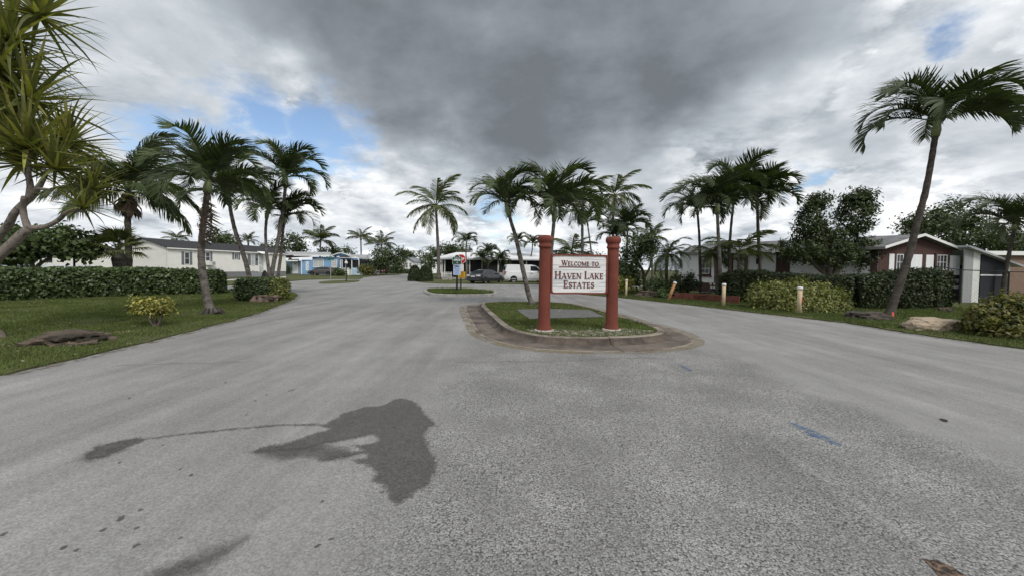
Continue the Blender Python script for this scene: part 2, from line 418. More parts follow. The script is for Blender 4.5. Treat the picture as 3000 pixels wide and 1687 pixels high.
# lawns (a little proud of the asphalt)
left_lawn = [(-14.0, -8), (-12.5, 1.0)] + [tuple(p[:2]) for p in LE] + [(-60, 26.6), (-60, -8)]
LL = densify(left_lawn, .22, .06)
lawn_o = sheet('lawn', LL, .035, lawn_m, drop=.05)
verge = [tuple(p[:2]) for p in RE] + [(13.7, 4.5), (14.7, -8), (45, -8), (45, 35), tuple(g(1720, 842)[:2])]
VG = densify(verge, .22, .07)
sheet('grass_verge', VG, .035, lawn_m, drop=.05)
islet = smooth_closed([g(930,829), g(950,824.2), g(1020,821.3), g(1054,820.8), g(1051,826), g(1000,830.5), g(945,832.3)], 2)
sheet('grass_islet', islet, .05, lawn_m, drop=.06)
far_lawn = [g(*p) for p in ((660,835.5),(760,834.5),(836,833),(836,825),(900,819.6),(965,817.6),(1054,817.6),(1060,813),(1000,809.5),(840,808.5),(700,823),(655,823))]
sheet('far_lawn', densify(far_lawn, 2.0), .045, lawn_m, drop=.05)
mid_lawn = [g(*p) for p in ((1230,806.5),(1207,809.5),(1195,815),(1204,821.5),(1240,828),(1300,830.5),(1470,832),(1600,832.5))] + [Vector((30, 42, 0)), Vector((30, 62, 0)), Vector((-16, 75, 0))]
sheet('mid_lawn', densify(mid_lawn, 2.0), .045, lawn_m, drop=.05)
pad = [g(*p) for p in ((655,822),(700,817.5),(838,811),(838,814),(700,822))]
sheet('house_path', pad, .055, path_m, drop=.05)

# ---- islands with kerbs, block by block
def resample(pts, step):
    pts = [Vector(p).to_2d() for p in pts]; n = len(pts)
    ds = [0.0]
    for i in range(n): ds.append(ds[-1] + (pts[(i + 1) % n] - pts[i]).length)
    tot = ds[-1]; k = max(8, int(tot / step)); out = []
    for q in range(k):
        s = tot * q / k; i = max(j for j in range(n) if ds[j] <= s + 1e-9)
        out.append(pts[i].lerp(pts[(i + 1) % n], (s - ds[i]) / max(ds[i + 1] - ds[i], 1e-9)))
    return out
def island(name, inner, prof, mat, grass_z, per_block, step=.25, mat2=None, split=99):
    """kerb blocks swept round the inner outline; outline runs counter-clockwise"""
    P = resample(smooth_closed(inner, 2), step)
    area = sum(P[i].x * P[(i+1) % len(P)].y - P[(i+1) % len(P)].x * P[i].y for i in range(len(P)))
    if area < 0: P = P[::-1]
    n = len(P); nor = []
    for i in range(n):
        t = (P[(i + 1) % n] - P[i - 1]).normalized(); nor.append(Vector((t.y, -t.x)))
    base = sheet(name, P, grass_z, lawn_m)
    i = 0; k = 0
    while i < n:
        e = min(i + per_block + random.choice((0, 1, 2)), n)
        if n - e < 3: e = n
        mb = MB(); m = len(prof); ids = list(range(i, e + 1)); rows = []
        tw = random.uniform(-.006, .006)
        for q, j in enumerate(ids):
            p = P[j % n]; nn = nor[j % n]; t = Vector((-nn.y, nn.x))
            sh = .008 if q == 0 else (-.008 if q == len(ids) - 1 else 0)
            for d_, z_ in prof: mb.v.append((p.x + nn.x * d_ + t.x * sh, p.y + nn.y * d_ + t.y * sh, z_ + (tw if z_ > .02 else 0)))
        for q in range(len(ids) - 1):
            for r in range(m - 1): mb.f.append((q*m + r, q*m + r + 1, (q+1)*m + r + 1, (q+1)*m + r))
        mb.f.append(tuple(range(m))[::-1]); mb.f.append(tuple((len(ids)-1)*m + r for r in range(m)))
        ko = mb.build('kerb_block', mat, base); i = e; k += 1
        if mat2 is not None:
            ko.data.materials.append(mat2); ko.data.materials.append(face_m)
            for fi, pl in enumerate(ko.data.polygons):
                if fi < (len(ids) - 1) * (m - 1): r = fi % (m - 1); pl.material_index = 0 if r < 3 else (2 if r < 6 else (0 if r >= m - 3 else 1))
    return P, base
inner1 = [(1417,890),(1438,911),(1459,928),(1479,946),(1503,962.5),(1556,976),(1615,984.6),(1733,987),(1851,985),(1915,978),(1930,970),(1912,958),(1866,942),(1810,928.5),(1745,907),(1695,895),(1645,887),(1556,884.5),(1467,884.5),(1425,886)]
I1 = [g(x, y, .15) for x, y in inner1]
prof1 = [(0, -.02), (0, .165), (.13, .17), (.17, .155), (.205, .09), (.25, .045), (.34, .026), (.55, .018), (.76, .015), (.84, .014), (.85, -.02)]
face_m = M('dark_brown_kerb_face', (.105, .084, .068), .9, .25, 6, bump=.4, bscale=60, col2=(.05, .04, .034), c2scale=2.2, c2lo=.42, c2hi=.66)  # upright kerb face, darker brown than the kerb top and gutter
gutter_m = M('brown_gutter_concrete', (.155, .130, .108), .9, .2, 5, bump=.35, bscale=90, col2=(.07, .058, .05), c2scale=1.1, c2lo=.40, c2hi=.66)
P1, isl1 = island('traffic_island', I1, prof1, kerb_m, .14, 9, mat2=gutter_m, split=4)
inner2 = [(1246,848.5),(1262,857),(1290,860),(1340,861),(1400,860.5),(1440,858.5),(1450,856),(1433,851.5),(1380,848),(1320,846.3),(1270,846.3)]
I2 = [g(x, y, .16) for x, y in inner2]
prof2 = [(0, -.02), (0, .16), (.16, .16), (.20, .13), (.24, .02), (.26, -.02)]
P2, isl2 = island('small_traffic_island', I2, prof2, kerb2_m, .15, 9, .3)
# concrete slab, sand and mulch on the island
slab = [g(x, y, .16) for x, y in ((1513,906),(1600,904),(1727,907),(1773,928),(1660,931),(1552,934),(1530,920))]
sheet('concrete_slab', slab, .165, M('grey_slab_concrete', (.125, .122, .118), .9, .25, 4, bump=.4), isl1)
def patch_mat(name, col, sc, lo, hi, rough=.95, amt=1.0):
    m = bpy.data.materials.new(name); m.use_nodes = True; t = m.node_tree; t.nodes.clear()
    tc = t.nodes.new('ShaderNodeTexCoord'); v = tc.outputs['Object']
    p = t.nodes.new('ShaderNodeBsdfPrincipled'); p.inputs['Roughness'].default_value = rough
    c = vmath(t, 'SCALE', col, scale=maprange(t, noise(t, v, 40, 5, .7).outputs['Fac'], .3, .7, .6, 1.4, False)); L(t, c, p.inputs['Base Color'])
    tr = t.nodes.new('ShaderNodeBsdfTransparent'); mx = t.nodes.new('ShaderNodeMixShader')
    f = mathn(t, 'MULTIPLY', maprange(t, noise(t, v, sc, 8, .7).outputs['Fac'], lo, hi), amt)
    L(t, f, mx.inputs[0]); L(t, tr.outputs[0], mx.inputs[1]); L(t, p.outputs[0], mx.inputs[2])
    o = t.nodes.new('ShaderNodeOutputMaterial'); L(t, mx.outputs[0], o.inputs[0]); return m
sand = [g(x, y, .14) for x, y in ((1535,965),(1580,958),(1640,966),(1700,968),(1780,960),(1850,962),(1915,968),(1915,976),(1850,983),(1730,985),(1615,983),(1556,974))]
sheet('sand_patch', densify(sand, .1, .02), .146, patch_mat('pale_sand', (.40, .37, .32), 7, .44, .66), isl1)
mulch = [Vector((g(1570, 892, .15).x + math.cos(a) * .62, g(1570, 892, .15).y + math.sin(a) * .7, 0)) for a in np.linspace(0, 2 * math.pi, 24, endpoint=False)]
sheet('mulch', densify(mulch, .1, .03), .150, M('red_mulch', (.10, .045, .032), .95, .5, 20, bump=1, bscale=40), isl1)
# worn yellow paint where the gutter meets the road
def offset_ring(P, d0, d1, z, name, mat, sel=None):
    n = len(P); mb = MB()
    for i in range(n):
        t = (P[(i + 1) % n] - P[i - 1]).normalized(); nn = Vector((t.y, -t.x))
        for d in (d0, d1): mb.v.append((P[i].x + nn.x * d, P[i].y + nn.y * d, z))
    for i in range(n):
        j = (i + 1) % n
        mb.f.append((2*i, 2*i+1, 2*j+1, 2*j))
    return tag(mb.build(name, mat), kind='structure')
offset_ring(P1, .80, 1.05, .009, 'painted_edge_line', patch_mat('worn_yellow_paint', (.22, .165, .075), 2.6, .30, .72, amt=.62))
# ---- marks on the asphalt
def stain(name, px, org, scl, z, mat, jit=.012, step=.03):
    pts = [g(org[0] + x / scl, org[1] + y / scl) for x, y in px]
    return sheet(name, densify(pts, step, jit), z, mat)
def soft_mat(name, col, rough, amt, lo, hi, nz=.16, nsc=11, stones=True):
    m = bpy.data.materials.new(name); m.use_nodes = True; t = m.node_tree; t.nodes.clear()
    tc = t.nodes.new('ShaderNodeTexCoord'); v = tc.outputs['Object']; at_ = t.nodes.new('ShaderNodeAttribute'); at_.attribute_name = 'edge'
    vo = t.nodes.new('ShaderNodeTexVoronoi'); vo.inputs['Scale'].default_value = 85; L(t, v, vo.inputs['Vector'])
    sc = t.nodes.new('ShaderNodeSeparateColor'); L(t, vo.outputs['Color'], sc.inputs[0])
    c = vmath(t, 'SCALE', col, scale=maprange(t, sc.outputs[0], 0, 1, .62, 1.38, False))
    p = t.nodes.new('ShaderNodeBsdfPrincipled'); L(t, c, p.inputs['Base Color']); p.inputs['Roughness'].default_value = rough; p.inputs['Specular IOR Level'].default_value = .3
    bp = t.nodes.new('ShaderNodeBump'); bp.inputs['Strength'].default_value = .6; bp.inputs['Distance'].default_value = .006; L(t, vo.outputs['Distance'], bp.inputs['Height']); L(t, bp.outputs[0], p.inputs['Normal'])
    n_ = mathn(t, 'SUBTRACT', noise(t, v, nsc, 8, .72).outputs['Fac'], .5)
    e = mathn(t, 'ADD', at_.outputs['Fac'], mathn(t, 'MULTIPLY', n_, nz))
    e = mathn(t, 'ADD', e, mathn(t, 'MULTIPLY', mathn(t, 'SUBTRACT', sc.outputs[1], .5), .03))
    f = mathn(t, 'MULTIPLY', maprange(t, e, lo, hi), maprange(t, noise(t, v, 3.5, 6, .65).outputs['Fac'], .3, .6, amt * .6, amt))
    tr = t.nodes.new('ShaderNodeBsdfTransparent'); mx = t.nodes.new('ShaderNodeMixShader')
    L(t, f, mx.inputs[0]); L(t, tr.outputs[0], mx.inputs[1]); L(t, p.outputs[0], mx.inputs[2])
    o = t.nodes.new('ShaderNodeOutputMaterial'); L(t, mx.outputs[0], o.inputs[0]); return m
def soft_stain(name, px, org, scl, z, mat, step=.022, grow=.12):
    """a fine sheet that knows how far each point lies inside the stain's outline"""
    pts = np.array([tuple(g(org[0] + x / scl, org[1] + y / scl)[:2]) for x, y in px])
    x0, y0 = pts.min(0) - grow; x1, y1 = pts.max(0) + grow; nx, ny = int((x1 - x0) / step) + 2, int((y1 - y0) / step) + 2
    X_, Y_ = np.meshgrid(x0 + np.arange(nx) * step, y0 + np.arange(ny) * step); Q = np.stack([X_.ravel(), Y_.ravel()], 1)
    d = np.full(len(Q), 9.0)
    for i in range(len(pts)):
        a, b = pts[i], pts[(i + 1) % len(pts)]; ab = b - a; tt = np.clip(((Q - a) @ ab) / (ab @ ab + 1e-12), 0, 1); d = np.minimum(d, np.linalg.norm(Q - (a + tt[:, None] * ab), axis=1))
    d = np.where(inpoly(Q, [tuple(p) for p in pts]), d, -d)
    idx = np.arange(nx * ny).reshape(ny, nx); ok = d.reshape(ny, nx) > -grow
    cell = ok[:-1, :-1] | ok[1:, :-1] | ok[:-1, 1:] | ok[1:, 1:]; F_ = np.stack([idx[:-1, :-1][cell], idx[:-1, 1:][cell], idx[1:, 1:][cell], idx[1:, :-1][cell]], 1)
    used = np.unique(F_); re_ = -np.ones(nx * ny, int); re_[used] = np.arange(len(used))
    me = bpy.data.meshes.new(name); me.from_pydata([(q[0], q[1], z) for q in Q[used]], [], [tuple(f) for f in re_[F_]]); me.update()
    at_ = me.attributes.new('edge', 'FLOAT', 'POINT'); at_.data.foreach_set('value', d[used].astype(np.float32)); me.materials.append(mat)
    o = bpy.data.objects.new(name, me); COL.objects.link(o); return tag(o, kind='structure')
c4 = ((0, 1100), 2576 / 1500)
WET = [(1560,243),(1640,245),(1665,225),(1700,215),(1720,190),(1780,175),(1830,160),(1930,152),(1980,122),(2025,113),(2090,135),(2120,165),(2140,195),(2170,220),(2205,255),(2150,262),(2138,310),(2160,360),(2195,440),(2190,490),(2160,550),(2120,575),(2080,585),(2070,620),(2030,640),(1990,660),(1960,620),(1948,575),(1900,540),(1868,540),(1890,490),(1860,460),(1790,442),(1780,425),(1840,415),(1850,398),(1780,400),(1620,436),(1600,420),(1700,398),(1830,378),(1795,366),(1765,354),(1870,342),(1902,331),(1906,316),(1872,303),(1800,314),(1715,332),(1620,345),(1540,372),(1400,380),(1280,388),(1310,358),(1450,340),(1560,298),(1660,272),(1610,255),(1560,254),(1400,256),(1200,273),(1000,293),(860,308),(750,322),(700,340),(600,380),(540,405),(480,420),(420,425),(450,390),(480,358),(600,333),(700,313),(760,316),(860,300),(1000,284),(1200,264),(1400,247)]
soft_stain('wet_stain', WET, c4[0], c4[1], .0075, soft_mat('wet_asphalt', (.098, .091, .083), .5, .92, -.02, .045, .11, 12))
faint = soft_mat('faint_damp_asphalt', (.085, .081, .076), .6, .72, -.03, .13, .22, 6)
soft_stain('damp_stain', [(1230,390),(1330,355),(1470,330),(1600,335),(1760,360),(1830,390),(1800,420),(1650,440),(1500,420),(1400,440),(1300,410)], *c4, .0062, faint)
soft_stain('damp_stain', [(330,445),(480,350),(640,320),(700,320),(640,375),(540,420),(420,450)], *c4, .0062, faint)
soft_stain('damp_stain', [(820,950),(960,900),(1100,850),(1260,790),(1290,810),(1200,900),(1080,960),(1000,1040),(700,1080),(620,1060)], *c4, .0062, faint)
soft_stain('damp_stain', [(1290,710),(1380,650),(1440,620),(1440,640),(1370,690),(1300,730)], *c4, .0062, faint)
spot = M('dark_oil_spot', (.085, .082, .078), .6, .2, 20)
for x, y, a in ((610,720,34),(520,778,22),(685,770,20),(320,868,28),(385,880,20),(705,678,16),(685,858,24),(1667,825,20),(1595,860,20),(960,502,14),(1240,198,10),(1342,97,10),(1475,73,12),(1285,126,10),(1620,635,16),(1925,588,14),(908,820,12),(1455,78,8),(820,350,12),(20,800,24),(600,440,12),(650,115,12),(1135,35,10),(908,470,12)):
    stain('oil_spot', [(x + a * math.cos(q) * random.uniform(.5, 1.0), y - a * .35 * math.cos(q) - a * .30 * math.sin(q) * random.uniform(.7, 1.1)) for q in np.linspace(0, 2 * math.pi, 10, endpoint=False)], *c4, .0066, spot, .004, .02)
c5 = ((1500, 1000), 2576 / 1500)
bp_ = patch_mat('worn_blue_paint', (.06, .14, .26), 22, .38, .62, .8, .62)
stain('blue_paint_mark', [(1390,410),(1430,412),(1540,460),(1665,520),(1650,532),(1520,482)], *c5, .0085, bp_, .006)
stain('blue_paint_mark', [(1455,458),(1490,458),(1530,480),(1500,480)], *c5, .0078, bp_, .006)
stain('blue_paint_mark', [(832,118),(850,118),(910,146),(890,150)], *c5, .0085, bp_, .006)
for x, y, a in ((2172, 398, 22), (545, 44, 26)):
    stain('road_debris', [(x + a * math.cos(q), y + a * .3 * math.sin(q) + a * .25 * math.cos(q)) for q in np.linspace(0, 2 * math.pi, 9, endpoint=False)], *c5, .010, M('dead_leaf_litter', (.035, .028, .022), .9, .5, 30), .006, .03)
stain('pothole_gravel', [(2060,1095),(2130,1100),(2210,1140),(2290,1190),(2400,1260),(2250,1260),(2130,1170)], *c5, .008, M('brown_gravel', (.17, .11, .075), .95, .6, 45, bump=1, bscale=50, col2=(.04, .035, .03), c2scale=25, c2lo=.45, c2hi=.55), .012, .03)

# ---- grass blades
grass_m = M('grass_blades', (.10, .125, .042), .75, .35, 1.1, spec=.15, island=.45, transl=.25, col2=(.15, .14, .065), c2scale=1.2, c2lo=.55, c2hi=.75)
weed_m = M('weed_leaves', (.09, .115, .040), .75, .3, 1.5, spec=.15, island=.45, transl=.25)
def blades(name, poly, dens, hmin, hmax, z, mat, parent=None, keep=None, wid=.008):
    xs = [p[0] for p in poly]; ys = [p[1] for p in poly]
    n = int((max(xs) - min(xs)) * (max(ys) - min(ys)) * dens)
    P = np.stack([rng.uniform(min(xs), max(xs), n), rng.uniform(min(ys), max(ys), n)], 1)
    P = P[inpoly(P, poly)]
    den_ = .62 + .22 * np.sin(P[:, 0] * 1.9 + 2 * np.sin(P[:, 1] * .8)) + .22 * np.sin(P[:, 1] * 2.3 + 1.5 * np.sin(P[:, 0] * 1.1)); P = P[rng.uniform(0, 1, len(P)) < den_]
    if keep is not None: P = P[keep(P)]
    n = len(P); h = rng.uniform(hmin, hmax, n) * np.where(rng.uniform(0, 1, n) < .06, 1.8, 1.0); a = rng.uniform(0, 2 * np.pi, n); le = rng.uniform(.1, .7, n) * h; b = rng.uniform(0, 2 * np.pi, n)
    w_ = wid * rng.uniform(.6, 1.5, n)
    V = np.zeros((n, 3, 3))
    V[:, 0] = np.stack([P[:, 0] - np.cos(a) * w_, P[:, 1] - np.sin(a) * w_, np.full(n, z)], 1)
    V[:, 1] = np.stack([P[:, 0] + np.cos(a) * w_, P[:, 1] + np.sin(a) * w_, np.full(n, z)], 1)
    V[:, 2] = np.stack([P[:, 0] + np.cos(b) * le, P[:, 1] + np.sin(b) * le, z + h], 1)
    o = np_mesh(name, V, n, mat, parent, 'stuff')
    if parent is None: o['label'] = 'short green grass blades covering the ' + ('lawn left of the road' if 'lawn' in name else 'verge right of the road'); o['category'] = 'grass'
    return o
near_lawn = [(-17, 3), (-10.6, 6.3)] + [tuple(p[:2]) for p in LE[1:]] + [(-17, 26)]
blades('lawn_grass', [(p.x, p.y) for p in densify([(-19, 4), (-12.0, 4.0)] + [tuple(p[:2]) for p in LE] + [(-22, 25), (-22, 8)], .2, .09)], 1700, .02, .065, .03, grass_m)
vg = [tuple(p[:2]) for p in RE] + [(13.6, 5), (17, 6), (20, 12), (22, 20), (16, 26), (8, 30)]
blades('verge_grass', [(p.x, p.y) for p in densify(vg, .2, .10)], 1200, .025, .10, .03, weed_m)
sandp = [(p[0], p[1]) for p in sand]; slabp = [(p.x, p.y) for p in slab]
blades('island_grass', [(p.x, p.y) for p in P1], 2200, .025, .075, .135, grass_m, isl1, keep=lambda P: ~inpoly(P, slabp) & (~inpoly(P, sandp) | (rng.uniform(0, 1, len(P)) < .16)))
blades('island_grass', [(p.x, p.y) for p in P2], 900, .05, .16, .145, grass_m, isl2, wid=.012)

litter_m = M('pale_clover_and_litter', (.30, .28, .18), .85, .3, 5, island=.5)
def litter(name, poly, dens, z, parent=None, label=None):
    xs = [p[0] for p in poly]; ys = [p[1] for p in poly]; n = int((max(xs) - min(xs)) * (max(ys) - min(ys)) * dens)
    P = np.stack([rng.uniform(min(xs), max(xs), n), rng.uniform(min(ys), max(ys), n)], 1); P = P[inpoly(P, poly)]
    f = np.sin(P[:, 0] * 1.7 + 1) * np.sin(P[:, 1] * 1.3) + np.sin(P[:, 0] * .6 + P[:, 1] * .9); P = P[f + rng.normal(size=len(P)) * .6 > .7]
    P3 = np.concatenate([P, z + rng.uniform(.02, .06, (len(P), 1))], 1); n = len(P3)
    a = rng.uniform(0, 6.28, n); w_ = rng.uniform(.012, .026, n); D = np.stack([np.cos(a), np.sin(a), rng.uniform(-.4, .4, n)], 1) * w_[:, None]; W2 = np.stack([-np.sin(a), np.cos(a), rng.uniform(-.3, .3, n)], 1) * w_[:, None] * .7
    V = np.stack([P3 - D, P3 + W2, P3 + D, P3 - W2], 1); o = np_mesh(name, V, n, litter_m, parent, 'stuff')
    if label: o['label'] = label; o['category'] = 'leaf litter'
litter('lawn_litter', [(-19, 4), (-12.0, 4.0)] + [tuple(p[:2]) for p in LE] + [(-22, 25), (-22, 8)], 16, .03, None, 'pale clover heads and litter scattered over the left lawn')
litter('verge_litter', vg, 16, .04, None, 'pale clover heads and litter scattered over the right verge')
litter('clover', [(p.x, p.y) for p in P1], 40, .15, isl1)
litter('clover', [(p.x, p.y) for p in P2], 20, .2, isl2)

def crack(name, pts, wd=.012):
    P = densify([g(x, y) for x, y in pts], .12, .03, False); poly = []
    for sgn in (1, -1):
        seq = P if sgn > 0 else P[::-1]
        for i, p in enumerate(seq):
            a = seq[max(i - 1, 0)]; b = seq[min(i + 1, len(seq) - 1)]; d = (b - a).normalized(); poly.append(p + Vector((-d.y, d.x)) * wd * .5 * random.uniform(.4, 1.3))
    return sheet(name, poly, .0064, M('road_crack', (.06, .058, .055), .95))
crack('road_crack', [(1340,1062),(1480,1058),(1600,1061),(1760,1052),(1880,1048),(1925,1049)])
crack('road_crack', [(330,1072),(460,1066),(600,1064),(760,1058)], .010)
crack('road_crack', [(870,920),(960,915),(1080,917),(1180,912)], .014)
crack('road_crack', [(1990,975),(2150,973),(2280,977)], .012)
def edge_strip(name, E, w0, w1):
    mb = MB(); E2 = [p.to_2d() for p in E]; n = len(E2)
    E2 = densify(E2, .3, 0, False)
    for i, p in enumerate(E2):
        a = E2[max(i - 1, 0)]; b = E2[min(i + 1, len(E2) - 1)]; d = (b - a).normalized(); nn = Vector((d.y, -d.x))
        mb.v += [(p.x + nn.x * w0, p.y + nn.y * w0, .0074), (p.x + nn.x * w1, p.y + nn.y * w1, .0074)]
    for i in range(len(E2) - 1): mb.f.append((2*i, 2*i+1, 2*i+3, 2*i+2))
    return tag(mb.build(name, soil_edge), kind='structure')
soil_edge = patch_mat('sandy_road_edge', (.15, .125, .095), 5, .44, .66, .95, .85)
edge_strip('road_edge_soil', LE, -.05, .22); edge_strip('road_edge_soil', RE, -.05, .26)
# ------------------------------------------------------------------ palms and other plants
frond_m = M('palm_frond_green', (.062, .086, .030), .55, .25, 1.5, spec=.35, island=.35, transl=.22)
frond_dk = M('palm_frond_dark_green', (.044, .062, .023), .55, .25, 1.5, spec=.35, island=.35, transl=.18)
frond_lt = M('palm_frond_olive', (.085, .10, .035), .6, .25, 1.5, spec=.3, island=.35, transl=.25)
frond_dead = M('dead_palm_frond', (.075, .052, .036), .85, .3, 2, island=.3)
trunk_m = M('grey_palm_bark', (.135, .12, .105), .9, .35, 3, bump=.9, bscale=14, grain=(1, 1, 5), col2=(.05, .044, .038), c2scale=5, c2lo=.46, c2hi=.65)
trunk_dk = M('dark_palm_bark', (.075, .062, .052), .92, .35, 3, bump=.9, bscale=14, grain=(1, 1, 5), col2=(.035, .03, .026), c2scale=5, c2lo=.45, c2hi=.65)
shaft_m = M('green_crownshaft', (.15, .18, .075), .5, .2, 4, grain=(1, 1, .3))
def frond_mesh(name, L_, curve, leaf, npairs, lw, droop, vee, mat, taper=.35, start=.16, bend_p=1.5, twist=0.0):
    """feather leaf along +X; curve = total downward turn of the midrib in radians"""
    mb = MB(); n = 14; pts = []; p = Vector((0, 0, 0)); a = 0.0
    for i in range(n + 1):
        t = i / n; pts.append(p.copy()); a = -curve * (t ** bend_p)
        p = p + Vector((math.cos(a), 0, math.sin(a))) * (L_ / n)
    def mid(t):
        f = min(t * n, n - 1e-4); i = int(f); q = pts[i].lerp(pts[i + 1], f - i); return q, (pts[i + 1] - pts[i]).normalized()
    mb.tube(pts, [.022 * L_ / 2 * (1 - .85 * i / n) for i in range(n + 1)], 4)
    for k in range(npairs):
        t = start + (1 - start) * (k + .5) / npairs; q, tg = mid(t)
        up = Vector((-tg.z, 0, tg.x))
        prof = (math.sin(math.pi * min(1, (t - start) / (1 - start) * .80 + .16))) ** .7
        ll = leaf * max(taper, prof) * random.uniform(.85, 1.12)
        for sd in (-1, 1):
            fwd = .35 + .75 * t + random.uniform(-.12, .12)
            d = (tg * fwd + Vector((0, sd, 0)) * random.uniform(.8, 1.0) + up * (vee + random.uniform(-.18, .18))).normalized()
            dr = droop * random.uniform(.6, 1.35)
            p1 = q + d * ll * .45 + Vector((0, 0, -1)) * ll * dr * .13
            d2 = (d + Vector((0, 0, -1)) * dr).normalized(); p2 = p1 + d2 * ll * .3
            d3 = (d2 + Vector((0, 0, -1)) * dr * 1.1).normalized(); p3 = p2 + d3 * ll * .3
            wv = d.cross(up); wv = (wv if wv.length > .1 else tg).normalized() if False else (tg * .8 + up * .35 * sd).normalized()
            w0, w1, w2 = lw * .5, lw * .62, lw * .42
            mb.add([q - wv * w0, q + wv * w0, p1 + wv * w1, p1 - wv * w1, p2 + wv * w2, p2 - wv * w2, p3], [(0, 1, 2, 3), (3, 2, 4, 5), (5, 4, 6)])
    me = bpy.data.meshes.new(name); me.from_pydata(mb.v, [], mb.f); me.update(); me.materials.append(mat)
    return me
FR = {}
def fronds(kind):
    if kind in FR: return FR[kind]
    out = []
    for i in range(5):
        if kind == 'adonidia': out.append(frond_mesh('frond', 1.0, random.uniform(2.0, 2.9), .36, 50, .019, .45, .45, random.choice((frond_m, frond_dk)), bend_p=2.1))
        elif kind == 'adonidia_dark': out.append(frond_mesh('frond', 1.0, random.uniform(1.9, 2.8), .36, 52, .019, .45, .42, frond_dk, bend_p=2.1))
        elif kind == 'coconut': out.append(frond_mesh('frond', 1.0, random.uniform(1.0, 1.7), .34, 52, .015, .95, .05, random.choice((frond_m, frond_dk, frond_lt)), bend_p=1.3))
        elif kind == 'coconut_dark': out.append(frond_mesh('frond', 1.0, random.uniform(1.1, 1.8), .36, 56, .015, 1.05, .0, random.choice((frond_m, frond_dk, frond_dk)), bend_p=1.3))
        elif kind == 'coconut_olive': out.append(frond_mesh('frond', 1.0, random.uniform(1.0, 1.6), .29, 48, .015, .75, .1, random.choice((frond_m, frond_lt)), bend_p=1.3))
        elif kind == 'date': out.append(frond_mesh('frond', 1.0, random.uniform(1.5, 2.1), .23, 44, .012, .5, .2, random.choice((frond_m, frond_lt)), start=.1))
        elif kind == 'dead': out.append(frond_mesh('dead_frond', 1.0, random.uniform(.3, .6), .34, 26, .024, 1.5, -.2, frond_dead))
    FR[kind] = out; return out
def put_frond(parent, me, off, az, el, scale, name='frond', roll=0.0):
    o = bpy.data.objects.new(name, me); COL.objects.link(o); o.parent = parent; o.location = off
    o.rotation_euler = (Matrix.Rotation(az, 3, 'Z') @ Matrix.Rotation(-el, 3, 'Y') @ Matrix.Rotation(roll, 3, 'X')).to_euler()
    o.scale = (scale,) * 3; return o
def smooth_path(pts, k=4):
    pts = [Vector(p) for p in pts]; out = []
    for i in range(len(pts) - 1):
        p0 = pts[max(i - 1, 0)]; p1 = pts[i]; p2 = pts[i + 1]; p3 = pts[min(i + 2, len(pts) - 1)]
        for q in range(k):
            t = q / k
            out.append(.5 * ((2 * p1) + (p2 - p0) * t + (2*p0 - 5*p1 + 4*p2 - p3) * t*t + (3*p1 - p0 - 3*p2 + p3) * t**3))
    out.append(pts[-1]); return out
def palm(label, Y, trunk_px, crown_r, kind='adonidia', n=17, r0=.13, r1=.085, shaft=.55, group=None, name='palm_tree', base_z=0.03, tmat=None,
         flare=1.8, el=(.18, 1.45), cat='palm tree', dead=0, azs=None, elj=.15, bow=.0, roots=0):
    """trunk_px: pixels from the foot up to the crown's heart, all at depth Y; crown_r in photo pixels"""
    pts = [at(x, y, Y) for x, y in trunk_px]; foot = pts[0].copy(); foot.z = base_z; pts[0] = foot
    for i, p in enumerate(pts): p.y += bow * math.sin(math.pi * i / (len(pts) - 1))
    t = thing(name, foot, label, cat, group)
    path = smooth_path(pts, 5); m = len(path); rad = []
    for i in range(m):
        f = i / (m - 1); r = (r0 + (r1 - r0) * min(1, f * 1.2)) * .86
        if f < .12: r *= 1 + (flare - 1) * (1 - f / .12) ** 1.6
        rad.append(r * (1 + .05 * (-1) ** i))
    MB().tube(path, rad, 10, .05).build('trunk', tmat or trunk_m, t, True)
    top = path[-1]; tg = (path[-1] - path[-3]).normalized(); heart = top
    L_ = crown_r * Y / F_PX * (1.08 if kind.startswith('adon') else 1.05)
    if shaft:
        heart = top + tg * shaft
        MB().tube([top - tg * .02, top + tg * shaft * .35, top + tg * shaft * .8, heart], [r1 * 1.15, r1 * 1.35, r1 * .95, r1 * .6], 10).build('crownshaft', shaft_m, t, True)
    fm = fronds(kind); off = heart - wloc(t)
    if roots:
        for k in range(roots):
            a = 2 * math.pi * k / roots + random.uniform(-.2, .2); q = r0 * flare
            MB().tube([foot + Vector((math.cos(a) * q * .6, math.sin(a) * q * .6, .22)), foot + Vector((math.cos(a) * q * 1.0, math.sin(a) * q * 1.0, .08)), foot + Vector((math.cos(a) * q * 1.5, math.sin(a) * q * 1.5, -.03))], [.03, .026, .014], 5).build('root', trunk_dk, t)
    for k in range(n):
        f = (k + .5) / n
        a = (k * 2.39996) + random.uniform(-.25, .25) if azs is None else azs[k]
        e = el[1] + (el[0] - el[1]) * f ** .85 + random.uniform(-elj, elj)
        sc = L_ * random.uniform(.9, 1.1) * (1.12 if e > .6 else 1.0)
        put_frond(t, fm[k % 5], off + tg * random.uniform(-.08, .03), a, e, sc, roll=random.uniform(-.25, .25))
    for k in range(dead):
        put_frond(t, fronds('dead')[k % 5], off - tg * (shaft + .02), random.uniform(0, 6.28), random.uniform(-1.4, -1.2), L_ * .8, 'dead_frond')
    if kind.startswith('coconut'):
        for k in range(5):
            a = random.uniform(0, 6.28); c = heart + Vector((math.cos(a) * .22, math.sin(a) * .22, -.22 + random.uniform(-.1, .05)))
            MB().lathe(c, [(-.13, .02), (-.10, .08), (0, .115), (.09, .08), (.12, .02)], 8).build('coconut', frond_lt, t, True)
    return t

